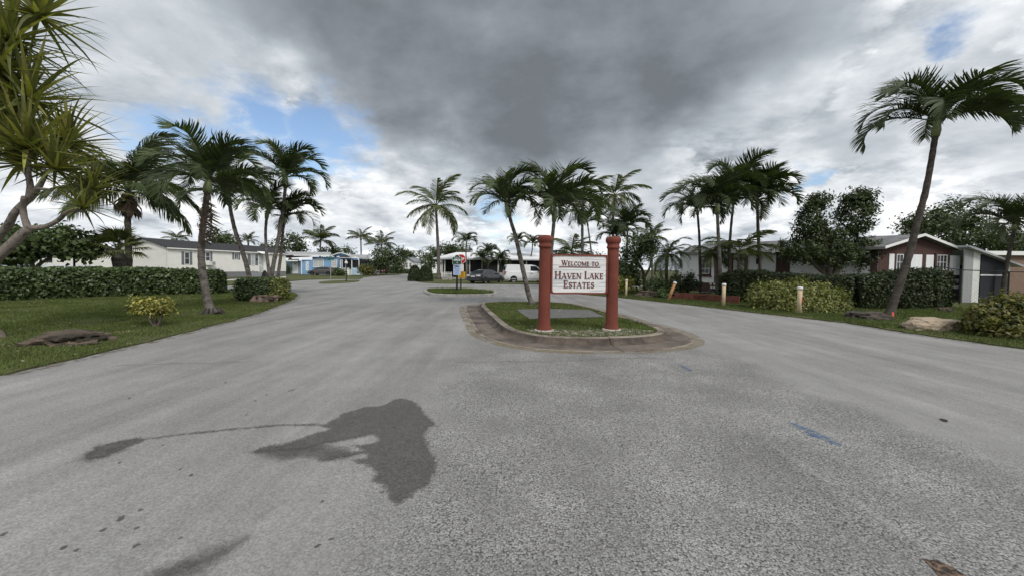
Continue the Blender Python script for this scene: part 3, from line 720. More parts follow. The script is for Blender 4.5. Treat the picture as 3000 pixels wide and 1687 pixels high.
palm('leaning palm with roots flaring at its foot, in the lawn left of the road', 12.3,
     [(622,921),(608,880),(598,825),(590,765),(591,697),(600,624),(607,565)], 152, n=17, r0=.15, r1=.10, shaft=.42, flare=1.9, roots=9, el=(.0, 1.45))
# its long brown frond hanging beside the trunk
t_ = bpy.data.objects['palm_tree']
put_frond(t_, fronds('dead')[0], at(607,560,12.2) - t_.location, math.pi * .95, -1.25, 1.75, 'dead_frond')
put_frond(t_, fronds('dead')[1], at(615,575,12.1) - t_.location, .15, -1.45, 1.3, 'dead_frond')
palm('palm leaning left behind the clipped shrub, standing alone left of the palm trio', 19.5,
     [(740,868),(728,800),(708,730),(690,680),(678,630),(673,600)], 118, n=14, r0=.14, r1=.10, shaft=.5)
palm('short palm on the left of the trio behind the clipped shrub', 19.0, [(792,868),(788,800),(781,740),(778,680),(781,640)], 88, n=12, r0=.10, r1=.075, shaft=.45, el=(.1,1.4))
palm('tallest palm of the trio behind the clipped shrub, leaning right', 19.2, [(793,868),(797,800),(810,730),(822,660),(832,590),(836,550)], 112, n=14, r0=.13, r1=.09, shaft=.55)
palm('low palm on the right of the trio behind the clipped shrub', 19.8, [(811,868),(816,800),(824,740),(828,690),(832,655)], 92, n=10, r0=.10, r1=.075, shaft=.35, azs=[0, .4, -.5, .9, -.9, .2, 1.5, -1.5, 2.4, -.1])
cp = palm('big drooping coconut palm with a skirt of dead leaves behind the left hedge', 21.0, [(380,868),(378,780),(376,700),(374,640),(375,560)], 172, 'coconut_dark', n=26, r0=.19, r1=.16, shaft=0, el=(-.12, 1.48))
for k in range(26):   # dead skirt under the crown
    a = k * 2.4; o = MB(); h = at(375, 592, 21.0) + Vector((math.cos(a) * .2, math.sin(a) * .2, random.uniform(-.25, .35)))
    d = Vector((math.cos(a), math.sin(a), 0)); l = random.uniform(.6, 1.0)
    o.add([h - d.cross(Vector((0,0,1))) * .10, h + d.cross(Vector((0,0,1))) * .10, h + d * .32 + Vector((0,0,-l*.5)) + d.cross(Vector((0,0,1))) * .13, h + d * .32 + Vector((0,0,-l*.5)) - d.cross(Vector((0,0,1))) * .13, h + d * .40 + Vector((0,0,-l))], [(0,1,2,3),(3,2,4)])
    o.build('dead_leaf_base', frond_dead, cp)
# palms in the middle and beyond
palm('leaning palm in red mulch on the island behind the welcome sign', 15.6, [(1560,893),(1548,860),(1532,790),(1512,700),(1500,660),(1492,632)], 112, n=15, r0=.135, r1=.085, shaft=.55, base_z=.15, flare=1.5)
palm('upright palm on the island, its foot hidden by the left red column', 15.9, [(1584,893),(1594,850),(1610,780),(1618,700),(1623,648)], 145, n=17, r0=.13, r1=.085, shaft=.6, base_z=.15, flare=1.3)
palm('tall lone coconut palm beside the two dome-shaped bushes', 52, [(1285,816),(1285,760),(1282,700),(1279,640),(1277,605)], 98, 'coconut_olive', n=18, r0=.30, r1=.18, shaft=0, el=(-.5, 1.35))
palm('olive palm rising right behind the upright island palm', 33, [(1708,835),(1706,740),(1706,640),(1708,575)], 92, 'coconut_olive', n=15, r0=.17, r1=.12, shaft=0, el=(-.6, 1.35))
palm('tall coconut palm with stiff round crown rising directly above the right red column', 44, [(1800,832),(1797,740),(1796,640),(1800,572)], 84, 'coconut', n=18, r0=.22, r1=.16, shaft=0, el=(-.55, 1.35))
palm('small palm with downcurved fronds above the welcome panel', 29, [(1742,835),(1732,740),(1726,690),(1722,662)], 62, n=11, r0=.09, r1=.06, shaft=.35)
palm('dense dark palm crown just above the right red column', 31, [(1834,838),(1836,760),(1838,700),(1838,672)], 72, 'adonidia_dark', n=16, r0=.12, r1=.08, shaft=.3)
palm('dark palm crown touching the right red column on its left', 34, [(1806,835),(1806,770),(1805,720),(1806,700)], 60, 'adonidia_dark', n=14, r0=.12, r1=.08, shaft=.2)
palm('far coconut crown peeping out right of the red column', 52, [(1912,824),(1910,760),(1908,700)], 52, 'coconut', n=13, r0=.2, r1=.15, shaft=0)
palm('low bushy coconut palm behind the top edge of the welcome panel', 40, [(1672,828),(1672,780),(1674,742)], 68, 'coconut', n=16, r0=.2, r1=.15, shaft=0, el=(-.2, 1.4))
palm('shaggy pygmy date palm in the right verge bed', 24.0, [(1953,864),(1952,830),(1953,790),(1955,745)], 74, 'date', n=34, r0=.12, r1=.11, shaft=0, el=(-.75, 1.3), flare=1.1, tmat=trunk_dk)
palm('small palm with a bare trunk before the porch, right of the two road signs', 50, [(1366,822),(1366,780),(1365,740),(1366,720)], 38, n=10, r0=.12, r1=.09, shaft=.5)
palm('low porch palm left of the dark sedan roof', 50, [(1412,819),(1412,785),(1413,765)], 34, 'adonidia_dark', n=12, r0=.10, r1=.08, shaft=.2)
palm('low porch palm above the dark sedan', 51, [(1430,818),(1430,780),(1430,745)], 34, 'adonidia_dark', n=13, r0=.10, r1=.08, shaft=.2)
palm('porch palm leaning over the white van tail', 49.5, [(1462,819),(1462,790),(1466,768)], 36, 'adonidia_dark', n=13, r0=.10, r1=.08, shaft=.2)
palm('slender palm with round dark crown above the van, left of the red column', 54, [(1548,817),(1552,770),(1558,740),(1560,720)], 33, 'adonidia_dark', n=14, r0=.13, r1=.09, shaft=.3)
palm('small palm crown just behind the leaning island palm trunk', 55, [(1516,816),(1516,760),(1516,712)], 33, 'adonidia_dark', n=11, r0=.13, r1=.09, shaft=.2)
palm('far coconut palm with full crown behind the blue house', 95, [(938,798),(938,745),(939,706)], 52, 'coconut', n=17, r0=.3, r1=.2, shaft=0)
palm('slim far coconut palm above the carport', 110, [(1058,795),(1058,740),(1057,700)], 40, 'coconut', n=14, r0=.25, r1=.2, shaft=0)
palm('far coconut palm rising out of the tree right of the carport', 105, [(1120,796),(1120,750),(1118,718)], 44, 'coconut', n=15, r0=.25, r1=.2, shaft=0)
palm('tiny far coconut palm over the white bungalow', 190, [(1230,791),(1230,760),(1229,743)], 14, 'coconut', n=10, r0=.3, r1=.25, shaft=0)
palm('tiny far palm left of the lone coconut trunk', 170, [(1261,792),(1261,750),(1260,732)], 17, 'coconut', n=10, r0=.3, r1=.25, shaft=0)
palm('far palm crown above the dark roof, right of the lone leaning trunk', 105, [(728,790),(728,740),(727,706)], 28, 'coconut', n=13, r0=.3, r1=.25, shaft=0)
palm('far palm crown over the left end of the dark roof', 100, [(522,790),(520,740),(518,702)], 32, 'coconut', n=12, r0=.3, r1=.25, shaft=0)
# right-hand group before the brown and white house
palm('leftmost palm of the cluster before the brown and white house', 23.5, [(2054,868),(2051,780),(2049,700),(2046,655),(2044,630)], 95, n=14, r0=.10, r1=.075, shaft=.4, tmat=trunk_dk)
palm('ringed grey palm of the cluster, second from the left', 20.8, [(2112,884),(2110,800),(2106,720),(2103,660),(2102,625)], 118, 'adonidia_dark', n=16, r0=.115, r1=.095, shaft=.55, flare=1.5)
palm('tallest palm in the middle of the cluster before the brown and white house', 23.0, [(2134,874),(2135,800),(2138,715),(2144,640),(2152,575)], 112, 'adonidia_dark', n=16, r0=.10, r1=.08, shaft=.5, el=(.1, 1.45))
palm('rightmost dark-trunked palm of the cluster, left of the mango tree', 22.0, [(2228,876),(2227,790),(2222,700),(2220,650),(2219,605)], 108, 'adonidia_dark', n=17, r0=.12, r1=.09, shaft=.45, tmat=trunk_dk)
palm('low young palm between the cluster trunks before the front door', 21.5, [(2166,876),(2165,800),(2164,745)], 98, 'coconut', n=12, r0=.12, r1=.09, shaft=.1, el=(.1, 1.3))
palm('low young palm with drooping fronds before the small window', 22.5, [(2100,874),(2096,800),(2090,735)], 78, 'coconut', n=9, r0=.08, r1=.06, shaft=0, el=(-.2, 1.0))
rp = palm('tall leaning palm towering at the right edge of the road', 14.4,
     [(2607,928),(2616,890),(2640,820),(2668,730),(2690,640),(2712,560),(2732,450),(2740,400)], 178, 'adonidia_dark', n=15, r0=.165, r1=.105, shaft=.62, tmat=trunk_dk, flare=1.5,
     azs=[.35, 2.9, 1.5, -.9, 3.5, .05, 2.2, 4.4, .9, 3.1, 5.4, 2.6, 6.1, 3.9, -.35], el=(.28, 1.3), elj=.1)
palm('curving palm at the far right before the tan building', 21.0, [(2936,888),(2942,820),(2955,750),(2966,700),(2970,672)], 118, 'adonidia_dark', n=14, r0=.12, r1=.085, shaft=.3, tmat=trunk_dk)

# ---- broadleaf foliage
def leaf_quads(P, size, updir=.5, asp=.55, outward=None):
    n = len(P); D = rng.normal(size=(n, 3)); D /= np.linalg.norm(D, axis=1)[:, None]
    Nn = rng.normal(size=(n, 3)); Nn[:, 2] += updir * 2
    if outward is not None: Nn += outward * 1.2
    Nn /= np.linalg.norm(Nn, axis=1)[:, None]
    D -= (D * Nn).sum(1)[:, None] * Nn; D /= (np.linalg.norm(D, axis=1)[:, None] + 1e-9)
    W = np.cross(Nn, D); s = (size * rng.uniform(.6, 1.3, n))[:, None]
    V = np.zeros((n, 4, 3))
    V[:, 0] = P - D * s * .5; V[:, 1] = P + W * s * asp * .5 + Nn * s * .08; V[:, 2] = P + D * s * .5 - Nn * s * .12; V[:, 3] = P - W * s * asp * .5 + Nn * s * .08
    return V
def clump_points(c, rad, nclump, per, sig, shell=.45):
    c = np.array(c); rad = np.array(rad, float)
    u = rng.normal(size=(nclump, 3)); u /= np.linalg.norm(u, axis=1)[:, None]
    r = rng.uniform(shell, 1.0, nclump) ** .6 * rng.uniform(.86, 1.08, nclump)
    C = c + u * r[:, None] * rad
    P = np.repeat(C, per, 0) + rng.normal(size=(nclump * per, 3)) * sig
    O = np.repeat(u, per, 0)
    return P, O
leaf_dk = M('dark_green_leaves', (.052, .074, .026), .5, .25, 1.2, spec=.35, island=.5, transl=.15)
leaf_mid = M('green_leaves', (.068, .10, .034), .5, .25, 1.2, spec=.35, island=.5, transl=.18)
leaf_hedge = M('hedge_leaves', (.066, .096, .034), .45, .25, 1.2, spec=.4, island=.55, transl=.15)
leaf_hedge2 = M('dark_hedge_leaves', (.036, .050, .019), .5, .25, 1.2, spec=.3, island=.5, transl=.1)
leaf_yel = M('yellow_croton_leaves', (.32, .29, .075), .5, .3, 3, spec=.35, island=.5, transl=.2, col2=(.07, .10, .025), c2scale=7, c2lo=.48, c2hi=.6)
leaf_ygr = M('yellow_green_leaves', (.19, .20, .06), .5, .3, 2, spec=.35, island=.5, transl=.2, col2=(.07, .095, .03), c2scale=4, c2lo=.50, c2hi=.62)
leaf_ygr2 = M('olive_croton_leaves', (.16, .15, .04), .5, .3, 2, spec=.35, island=.55, transl=.2, col2=(.045, .06, .02), c2scale=4, c2lo=.45, c2hi=.6)
bark_m = M('brown_grey_bark', (.13, .105, .085), .9, .3, 5, bump=.8, bscale=20, grain=(1, 1, .3))
def tree(name, label, foot, limbs, lobes, leaf, mat, nclump=60, per=30, sig=.22, cat='tree', group=None, tm=None, updir=.4, asp=.5):
    """limbs: lists of (points, radii); lobes: (centre, radii, weight)"""
    t = thing(name, foot, label, cat, group)
    first = True
    for pts, rad in limbs:
        MB().tube(smooth_path(pts, 3), list(np.interp(np.linspace(0, 1, (len(pts) - 1) * 3 + 1), np.linspace(0, 1, len(rad)), rad)), 8, .06).build('trunk' if first else 'limb', tm or bark_m, t, True); first = False
    PP, OO = [], []
    for c, r, wgt in lobes:
        P, O = clump_points(c, r, max(3, int(nclump * wgt)), per, sig); PP.append(P); OO.append(O)
    P = np.concatenate(PP); O = np.concatenate(OO); k = P[:, 2] > .05; P = P[k]; O = O[k]
    np_mesh('crown', leaf_quads(P, leaf, updir, asp, O), len(P), mat, t, 'stuff')
    return t
def px_lobe(px, py, Y, rx, ry, wgt=1.0, dy=0.0, depth=None):
    c = at(px, py, Y); c.y += dy; k = Y / F_PX
    return (tuple(c), (rx * k, (depth if depth else rx * k), ry * k), wgt)
def px_tree(name, label, Y, foot_px, limbs_px, lobes_px, leaf, mat, **kw):
    foot = gx(foot_px, Y, .02)
    limbs = [([at(x, y, Y) + Vector((0, d, 0)) for x, y, d in pts], rad) for pts, rad in limbs_px]
    return tree(name, label, foot, limbs, [px_lobe(l[0], l[1], Y, l[2], l[3], l[4] if len(l) > 4 else 1.0, l[5] if len(l) > 5 else 0) for l in lobes_px], leaf, mat, **kw)
px_tree('mango_tree', 'bushy dark mango tree behind the clipped hedge on the right', 22.0, 2432,
        [([(2436,872,0),(2434,820,0),(2400,780,.2),(2360,740,.3)], [.2,.17,.12,.06]), ([(2440,872,0),(2446,800,0),(2470,730,.2),(2500,640,0)], [.17,.14,.1,.04]),
         ([(2432,840,0),(2420,770,-.2),(2400,690,-.3),(2390,620,0)], [.14,.11,.08,.03]), ([(2446,820,0),(2480,770,.3),(2520,720,.4)], [.12,.09,.04])],
        [(2378,655,42,62,1.0),(2505,628,46,66,1.2),(2345,735,58,40,.9),(2440,745,58,42,.9),(2530,742,36,42,.6),(2400,590,26,22,.35),(2518,580,36,22,.4),(2440,700,40,30,.5)],
          .23, leaf_dk, nclump=110, per=20, sig=.15, asp=.32, updir=.1)
px_tree('shade_tree', 'broad dark tree rising behind the roof of the brown gable', 42, 2790,
        [([(2790,845,0),(2790,760,0),(2780,700,0)], [.4,.3,.15])],
        [(2720,650,65,32,1),(2800,640,55,48,1),(2860,690,70,40,1),(2780,690,90,40,1),(2680,680,40,30,.6),(2930,715,45,28,.6)], .34, leaf_dk, nclump=75, per=26, sig=.38)
px_tree('shade_tree', 'dark tree at the far right edge behind the tan building', 48, 3010,
        [([(3010,840,0),(3010,740,0)], [.3,.2])], [(2990,715,40,35,.8),(3040,700,60,50,1)], .36, leaf_dk, nclump=60, per=24, sig=.4)
px_tree('sea_grape_tree', 'spreading sea grape tree behind the left hedge', 19.5, 105,
        [([(105,850,0),(110,790,0),(122,770,0),(165,740,.2),(205,725,.3)], [.13,.10,.08,.05,.03]), ([(105,850,0),(95,775,0),(70,740,.2),(30,715,.2)], [.12,.09,.07,.03]), ([(140,757,.0),(138,735,.3),(120,715,.4)], [.05,.04,.02])],
        [(40,715,75,42,1),(130,705,80,38,1),(210,710,58,38,.9),(100,735,100,22,.8),(240,735,30,22,.4),(20,750,40,30,.5)], .21, leaf_mid, nclump=85, per=16, sig=.17, asp=.9)
px_tree('shade_tree', 'round dark tree behind the middle of the dark roof', 90, 650, [([(650,790,0),(650,730,0)], [.4,.3])], [(640,700,30,26,1),(672,712,30,20,1)], .6, leaf_dk, nclump=45, per=22, sig=.55)
px_tree('shade_tree', 'dark tree behind the right end of the dark roof', 92, 850, [([(850,790,0),(850,740,0)], [.4,.3])], [(850,712,38,28,1),(885,728,20,14,.4),(800,730,40,14,.6)], .6, leaf_dk, nclump=50, per=22, sig=.55)
px_tree('shade_tree', 'low tree peeping over the carport roof', 98, 1000, [([(1000,792,0),(1000,760,0)], [.3,.2])], [(1005,738,32,12,.8),(960,738,26,10,.6)], .6, leaf_dk, nclump=36, per=20, sig=.5)
px_tree('shade_tree', 'dense dark tree beside the carport right of the red car', 72, 1135, [([(1135,800,0),(1135,770,0)], [.4,.3])], [(1125,750,40,24,1),(1150,775,36,24,1),(1110,770,28,18,.6),(1165,752,20,26,.5)], .42, leaf_dk, nclump=60, per=24, sig=.4)
px_tree('shade_tree', 'distant rounded tree left of the white bungalow roof', 150, 1195, [([(1195,790,0),(1195,765,0)], [.4,.3])], [(1195,750,22,13,1)], .9, leaf_dk, nclump=40, per=22, sig=.7)
px_tree('shade_tree', 'leafy tree behind the lone coconut trunk', 80, 1265, [([(1262,800,0),(1262,770,0)], [.3,.2])], [(1255,765,26,22,1),(1275,745,18,16,.6)], .5, leaf_mid, nclump=40, per=22, sig=.45)
px_tree('shade_tree', 'tree line crown behind the white metal roof', 75, 1330, [([(1330,800,0),(1330,760,0)], [.4,.3])], [(1310,735,26,12,.7),(1345,735,38,12,1)], .5, leaf_dk, nclump=46, per=22, sig=.5)
px_tree('shade_tree', 'light green tree with bare crooked limbs right of the red column', 27, 1890,
        [([(1888,850,0),(1885,800,0),(1870,770,.1),(1850,745,.2)], [.14,.11,.08,.04]), ([(1887,815,0),(1905,780,0),(1910,740,.2)], [.09,.07,.03])],
        [(1870,720,42,34,1),(1845,770,30,42,1),(1905,715,28,26,.6),(1850,815,24,30,.7),(1890,745,30,22,.5)], .20, leaf_mid, nclump=60, per=22, sig=.2)
px_tree('shade_tree', 'dark thicket of shrubs behind the lower half of the welcome sign', 36, 1690,
        [([(1690,835,0),(1690,790,0)], [.2,.1])], [(1660,795,45,30,1),(1720,780,45,36,1),(1770,790,40,34,1),(1640,760,30,20,.5),(1810,800,30,30,.6)], .3, leaf_dk, nclump=60, per=22, sig=.3)
for k, (x, lab) in enumerate(((1215, 'dome-shaped clipped bush on the left of the pair beside the far road'), (1247, 'dome-shaped clipped bush on the right of the pair, nearer the coconut trunk'))):
    Yd = 44 - k; t = thing('dome_bush', gx(x, Yd, .03), lab, 'bush'); kk = Yd / F_PX; u = rng.normal(size=(9000, 3)); u /= np.linalg.norm(u, axis=1)[:, None]; u[:, 2] = np.abs(u[:, 2]) * 1.0
    prof_ = np.sqrt(np.clip(1 - u[:, 2] ** 2.2, 0.02, 1)); az_ = np.arctan2(u[:, 1], u[:, 0]); rj = rng.uniform(.86, 1.02, 9000); rx_ = (19 + 2 * k) * kk
    P = np.stack([np.cos(az_) * prof_ * rx_ * rj, np.sin(az_) * prof_ * rx_ * rj, u[:, 2] * (46 + 2 * k) * kk * rj], 1) * np.array([1, 1, 1]) + np.array(gx(x, Yd, .02)); P += rng.normal(size=P.shape) * .03
    np_mesh('foliage', leaf_quads(P, .13, .3, .6, u), 1, leaf_hedge2, t, 'stuff'); MB().tube([gx(x, Yd, 0), gx(x, Yd, .9)], [.1, .06], 6).build('stem', bark_m, t)

# ---- hedges and shrubs
def hedge(name, label, line, width, leaf, mat, dens=420, cat='hedge', rnd=.25, stems=10, zlow=-.02):
    """line: list of (x, y, height)"""
    foot = Vector((line[0][0], line[0][1], .03)); t = thing(name, foot, label, cat)
    PP = []; OO = []
    for i in range(len(line) - 1):
        a = np.array(line[i]); b = np.array(line[i + 1]); d = b[:2] - a[:2]; ln = np.linalg.norm(d); d /= ln; nrm = np.array([d[1], -d[0]])
        n = int(ln * (a[2] + b[2]) / 2 * dens * 2 + ln * width * dens)
        s = rng.uniform(0, 1, n); hh = a[2] + (b[2] - a[2]) * s
        hm = (a[2] + b[2]) / 2; per_ = rng.uniform(0, 2 * hm + width, n)      # even round both faces and the top
        cx = np.where(per_ < hm, -1.0, np.where(per_ < 2 * hm, 1.0, (per_ - 2 * hm) / width * 2 - 1)); cz = np.where(per_ < hm, per_ / hm * 2 - 1, np.where(per_ < 2 * hm, (per_ - hm) / hm * 2 - 1, 1.0))
        rnd_ = 1 - .10 * np.clip(np.abs(cx) + np.clip(cz, 0, 1) - 1.5, 0, 1) * 2; cx = cx * rnd_; cz = cz * np.where(cz > 0, rnd_, 1.0)
        rr = rng.uniform(.74, 1.02, n) + rng.normal(size=n) * .03 + np.where(rng.uniform(0, 1, n) < .06, rng.uniform(0, .10, n), 0)
        bulge = 1 + .07 * np.sin(s * ln * 2.1 + i * 2) + .06 * np.sin(s * ln * 5.3 + i)
        px = a[0] + d[0] * s * ln + nrm[0] * cx * rr * width / 2 * bulge; py = a[1] + d[1] * s * ln + nrm[1] * cx * rr * width / 2 * bulge
        pz = zlow + (hh - zlow) * (.5 + .5 * cz * rr * (1 + .05 * np.sin(s * ln * 3.1 + i * 1.7)))
        PP.append(np.stack([px, py, pz], 1) + rng.normal(size=(n, 3)) * .03); OO.append(np.stack([nrm[0] * cx, nrm[1] * cx, cz], 1))
    for end, other in ((line[0], line[1]), (line[-1], line[-2])):
        d = np.array(end[:2]) - np.array(other[:2]); d /= np.linalg.norm(d); n = int(width * end[2] * dens * 1.6)
        u = rng.uniform(-1, 1, n) * width / 2; z = rng.uniform(zlow, end[2] * .97, n); k = .28 * (1 - (2 * u / width) ** 2) * np.minimum(1, (end[2] - z) / .3 + .3)
        nr = np.array([d[1], -d[0]])
        PP.append(np.stack([end[0] + nr[0] * u + d[0] * k, end[1] + nr[1] * u + d[1] * k, z], 1) + rng.normal(size=(n, 3)) * .04); OO.append(np.tile([d[0], d[1], .1], (n, 1)))
    P = np.concatenate(PP); O = np.concatenate(OO)
    np_mesh('foliage', leaf_quads(P, leaf, .25, .6, O), len(P), mat, t, 'stuff')
    # woody inside that closes the view through the leaves
    mb = MB()
    for k in range(stems):
        f = (k + .5) / stems * (len(line) - 1); i = min(int(f), len(line) - 2); q = f - i
        x = line[i][0] + (line[i+1][0] - line[i][0]) * q; y = line[i][1] + (line[i+1][1] - line[i][1]) * q; h = line[i][2]
        mb2 = MB()
        for j in range(3): mb2.tube([(x + random.uniform(-.1, .1), y + random.uniform(-.1, .1), .02), (x + random.uniform(-.3, .3), y + random.uniform(-.2, .2), h * .8)], [.025, .008], 5)
        mb2.build('stem', bark_m, t)
    return t
def hl(px, Y, top_py):
    p = gx(px, Y); hz = HORIZON + (px - 1500) * math.tan(R(ROLL)); return (p.x, p.y, CAM_H - (top_py - hz) * Y / F_PX)
hedge('hedge', 'long clipped green hedge along the back of the left lawn',
      [hl(-160, 14.9, 785), hl(0, 16.0, 788), hl(150, 17.2, 786), hl(300, 18.5, 786), hl(420, 19.6, 787), hl(540, 20.6, 789), hl(640, 21.4, 793)], 1.6, .15, leaf_hedge, 620, stems=26)
hedge('hedge', 'dark clipped hedge before the brown and white house on the right',
      [hl(2128, 20.5, 800), hl(2160, 20.3, 796), hl(2230, 19.5, 792), hl(2320, 18.7, 803), hl(2410, 18.0, 811), hl(2500, 17.3, 808), hl(2600, 17.2, 797), hl(2690, 17.6, 789), hl(2740, 18.0, 792)], 1.2, .105, leaf_hedge2, 1000, stems=22)
def shrub(name, label, foot, lobes, leaf, mat, nclump, per, sig, stems=5, cat='shrub', group=None, asp=.55):
    limbs = []
    top = max(l[0][2] for l in lobes); f = Vector(foot)
    for k in range(stems):
        a = 2 * math.pi * k / stems + .4; c = lobes[k % len(lobes)][0]
        e = Vector((c[0], c[1], c[2])) + Vector((math.cos(a), math.sin(a), 0)) * lobes[k % len(lobes)][1][0] * .55
        limbs.append(([f + Vector((math.cos(a) * .03, math.sin(a) * .03, -.05)), f.lerp(e, .5) + Vector((0, 0, -.05)), e], [.022, .016, .006]))
    return tree(name, label, foot, limbs, lobes, leaf, mat, nclump=nclump, per=per, sig=sig, cat=cat, group=group, asp=asp)
# clipped shrub over a rock
Yb = 17.4; c = at(770, 842, Yb)
t = thing('clipped_shrub', gx(772, Yb, .03), 'box-clipped green shrub over a rock at the tip of the left lawn', 'shrub')
q = rng.uniform(-1, 1, (9000, 3)); m_ = np.max(np.abs(q) ** 1, 1); q = q / m_[:, None] * rng.uniform(.75, 1.02, (9000, 1)); rad_ = np.array([1.07, .75, .52])
q2 = q / (1 + .12 * (np.abs(q[:, :1]) * np.abs(q[:, 1:2]) + np.abs(q[:, :1]) * np.abs(q[:, 2:3]))); P = np.array(at(770, 846, Yb)) + q2 * rad_ + rng.normal(size=(9000, 3)) * .035
P[:, 0] += (P[:, 2] - 0.3) * .0; O = q / np.linalg.norm(q, axis=1)[:, None]
sel = P[:, 0] > at(815, 842, Yb).x
np_mesh('foliage', leaf_quads(P[~sel], .10, .3, .6, O[~sel]), 1, leaf_hedge, t, 'stuff')
np_mesh('foliage', leaf_quads(P[sel], .10, .3, .6, O[sel]), 1, leaf_ygr, t, 'stuff')
for k in range(6): MB().tube([gx(772, Yb, -.02) + Vector((k * .05 - .12, 0, 0)), at(770, 846, Yb) + Vector(((k - 2.5) * .3, random.uniform(-.2, .2), 0))], [.03, .012], 5).build('stem', bark_m, t)
fy = g(460, 955, .03)
shrub('croton_shrub', 'small sparse yellow croton shrub in the middle of the left lawn', fy,
      [px_lobe(412, 890, fy.y, 32, 20, 1), px_lobe(465, 888, fy.y, 35, 22, 1.1), px_lobe(440, 905, fy.y, 45, 14, .7), px_lobe(480, 908, fy.y, 24, 16, .45)], .085, leaf_yel, 40, 11, .055, stems=9)
fs = gx(2330, 16.4, .03)
shrub('variegated_shrub', 'big rounded yellow-green shrub behind the pipe with red tape', fs,
      [px_lobe(2255, 872, 16.4, 62, 46, 1.2), px_lobe(2330, 866, 16.2, 65, 48, 1.3), px_lobe(2400, 873, 16.2, 58, 44, 1.1), px_lobe(2320, 895, 15.9, 110, 28, 1), px_lobe(2440, 885, 16.2, 34, 32, .6)], .12, leaf_ygr, 120, 22, .12, stems=8)
fc = gx(2945, 9.9, .03)
shrub('croton_shrub', 'olive-yellow croton shrub at the right edge beside the boulder', fc,
      [px_lobe(2900, 930, 9.9, 50, 45, 1), px_lobe(2960, 912, 9.9, 58, 52, 1.2), px_lobe(3030, 918, 9.9, 60, 56, 1.2), px_lobe(2950, 960, 9.7, 80, 28, .9)], .11, leaf_ygr2, 95, 22, .09, stems=8)
f1 = gx(1826, 25.0, .03)
shrub('variegated_shrub', 'small yellow variegated shrub behind the straight pale pipe', f1, [px_lobe(1815, 832, 25, 20, 18, 1), px_lobe(1838, 834, 25, 17, 16, .8)], .14, leaf_yel, 40, 16, .12, stems=5)
f2 = gx(1990, 23.5, .03)
shrub('dark_shrub', 'dark green shrub beneath the small house window', gx(2010, 23.3, .03), [px_lobe(1995, 828, 23.3, 38, 24, 1.2), px_lobe(2025, 825, 23.3, 20, 20, .6), px_lobe(1985, 850, 23, 28, 18, .6)], .12, leaf_hedge2, 75, 22, .12)
shrub('dark_shrub', 'olive shrub at the foot of the pygmy date palm', gx(1925, 23.5, .03), [px_lobe(1920, 835, 23.5, 28, 24, 1), px_lobe(1945, 845, 23.3, 26, 20, .8)], .12, leaf_mid, 60, 20, .12)
shrub('dark_shrub', 'grassy green shrub beside the leaning rusty pipe', gx(1945, 21.5, .03), [px_lobe(1942, 862, 21.5, 16, 14, 1)], .10, leaf_mid, 40, 16, .09)
shrub('bush', 'yellow-green bush between the carport and the red car', gx(1070, 68, .03), [px_lobe(1068, 790, 68, 18, 14, 1), px_lobe(1085, 795, 68, 12, 12, .6)], .3, leaf_ygr2, 50, 18, .25, cat='bush')
shrub('bush', 'spiky green bush beside the tail of the grey car', gx(990, 62, .03), [px_lobe(990, 797, 62, 12, 9, 1), px_lobe(1005, 800, 62, 9, 7, .7)], .25, leaf_mid, 40, 16, .2, cat='bush')
shrub('bush', 'low dark bush behind the far road bend', gx(1165, 92, .03), [px_lobe(1160, 798, 92, 22, 6, 1), px_lobe(1185, 797, 92, 14, 6, 1)], .4, leaf_dk, 40, 18, .3, cat='bush')
shrub('dark_shrub', 'dark bush left of the blue house door', gx(842, 70, .03), [px_lobe(842, 790, 70, 8, 14, 1)], .3, leaf_dk, 30, 14, .25)
# sabal palm with fan leaves behind the hedge
def fan_mesh():
    mb = MB(); mb.tube([(0, 0, 0), (.25, 0, .03), (.5, 0, 0)], [.012, .01, .008], 4)
    for k in range(26):
        a = (k / 25 - .5) * 4.0; l = .5 * (1 - .18 * abs(a) / 2) * random.uniform(.9, 1.1); d = Vector((math.cos(a), math.sin(a), .12)); o = Vector((.5, 0, 0)); s = Vector((-math.sin(a), math.cos(a), .25)) * .022
        p1 = o + d * l * .55; p2 = o + d * l + Vector((0, 0, -.16))
        mb.add([o, p1 + s, p2, p1 - s], [(0, 1, 2, 3)])
    me = bpy.data.meshes.new('fan_leaf'); me.from_pydata(mb.v, [], mb.f); me.update(); me.materials.append(frond_lt); return me
fans = [fan_mesh() for _ in range(4)]
tS = thing('fan_palm', gx(352, 20.5, .03), 'squat fan palm with cross-hatched trunk behind the left hedge', 'palm tree')
MB().tube([gx(354, 20.5, 0), at(352, 790, 20.5), at(350, 760, 20.5), at(345, 735, 20.5)], [.28, .27, .30, .2], 12, .12).build('trunk', trunk_m, tS, True)
for k in range(24): put_frond(tS, fans[k % 4], at(345, 733, 20.5) - tS.location, k * 2.4, 1.3 - 1.8 * k / 24 + random.uniform(-.1, .1), 1.55, 'fan_leaf', random.uniform(-.3, .3))

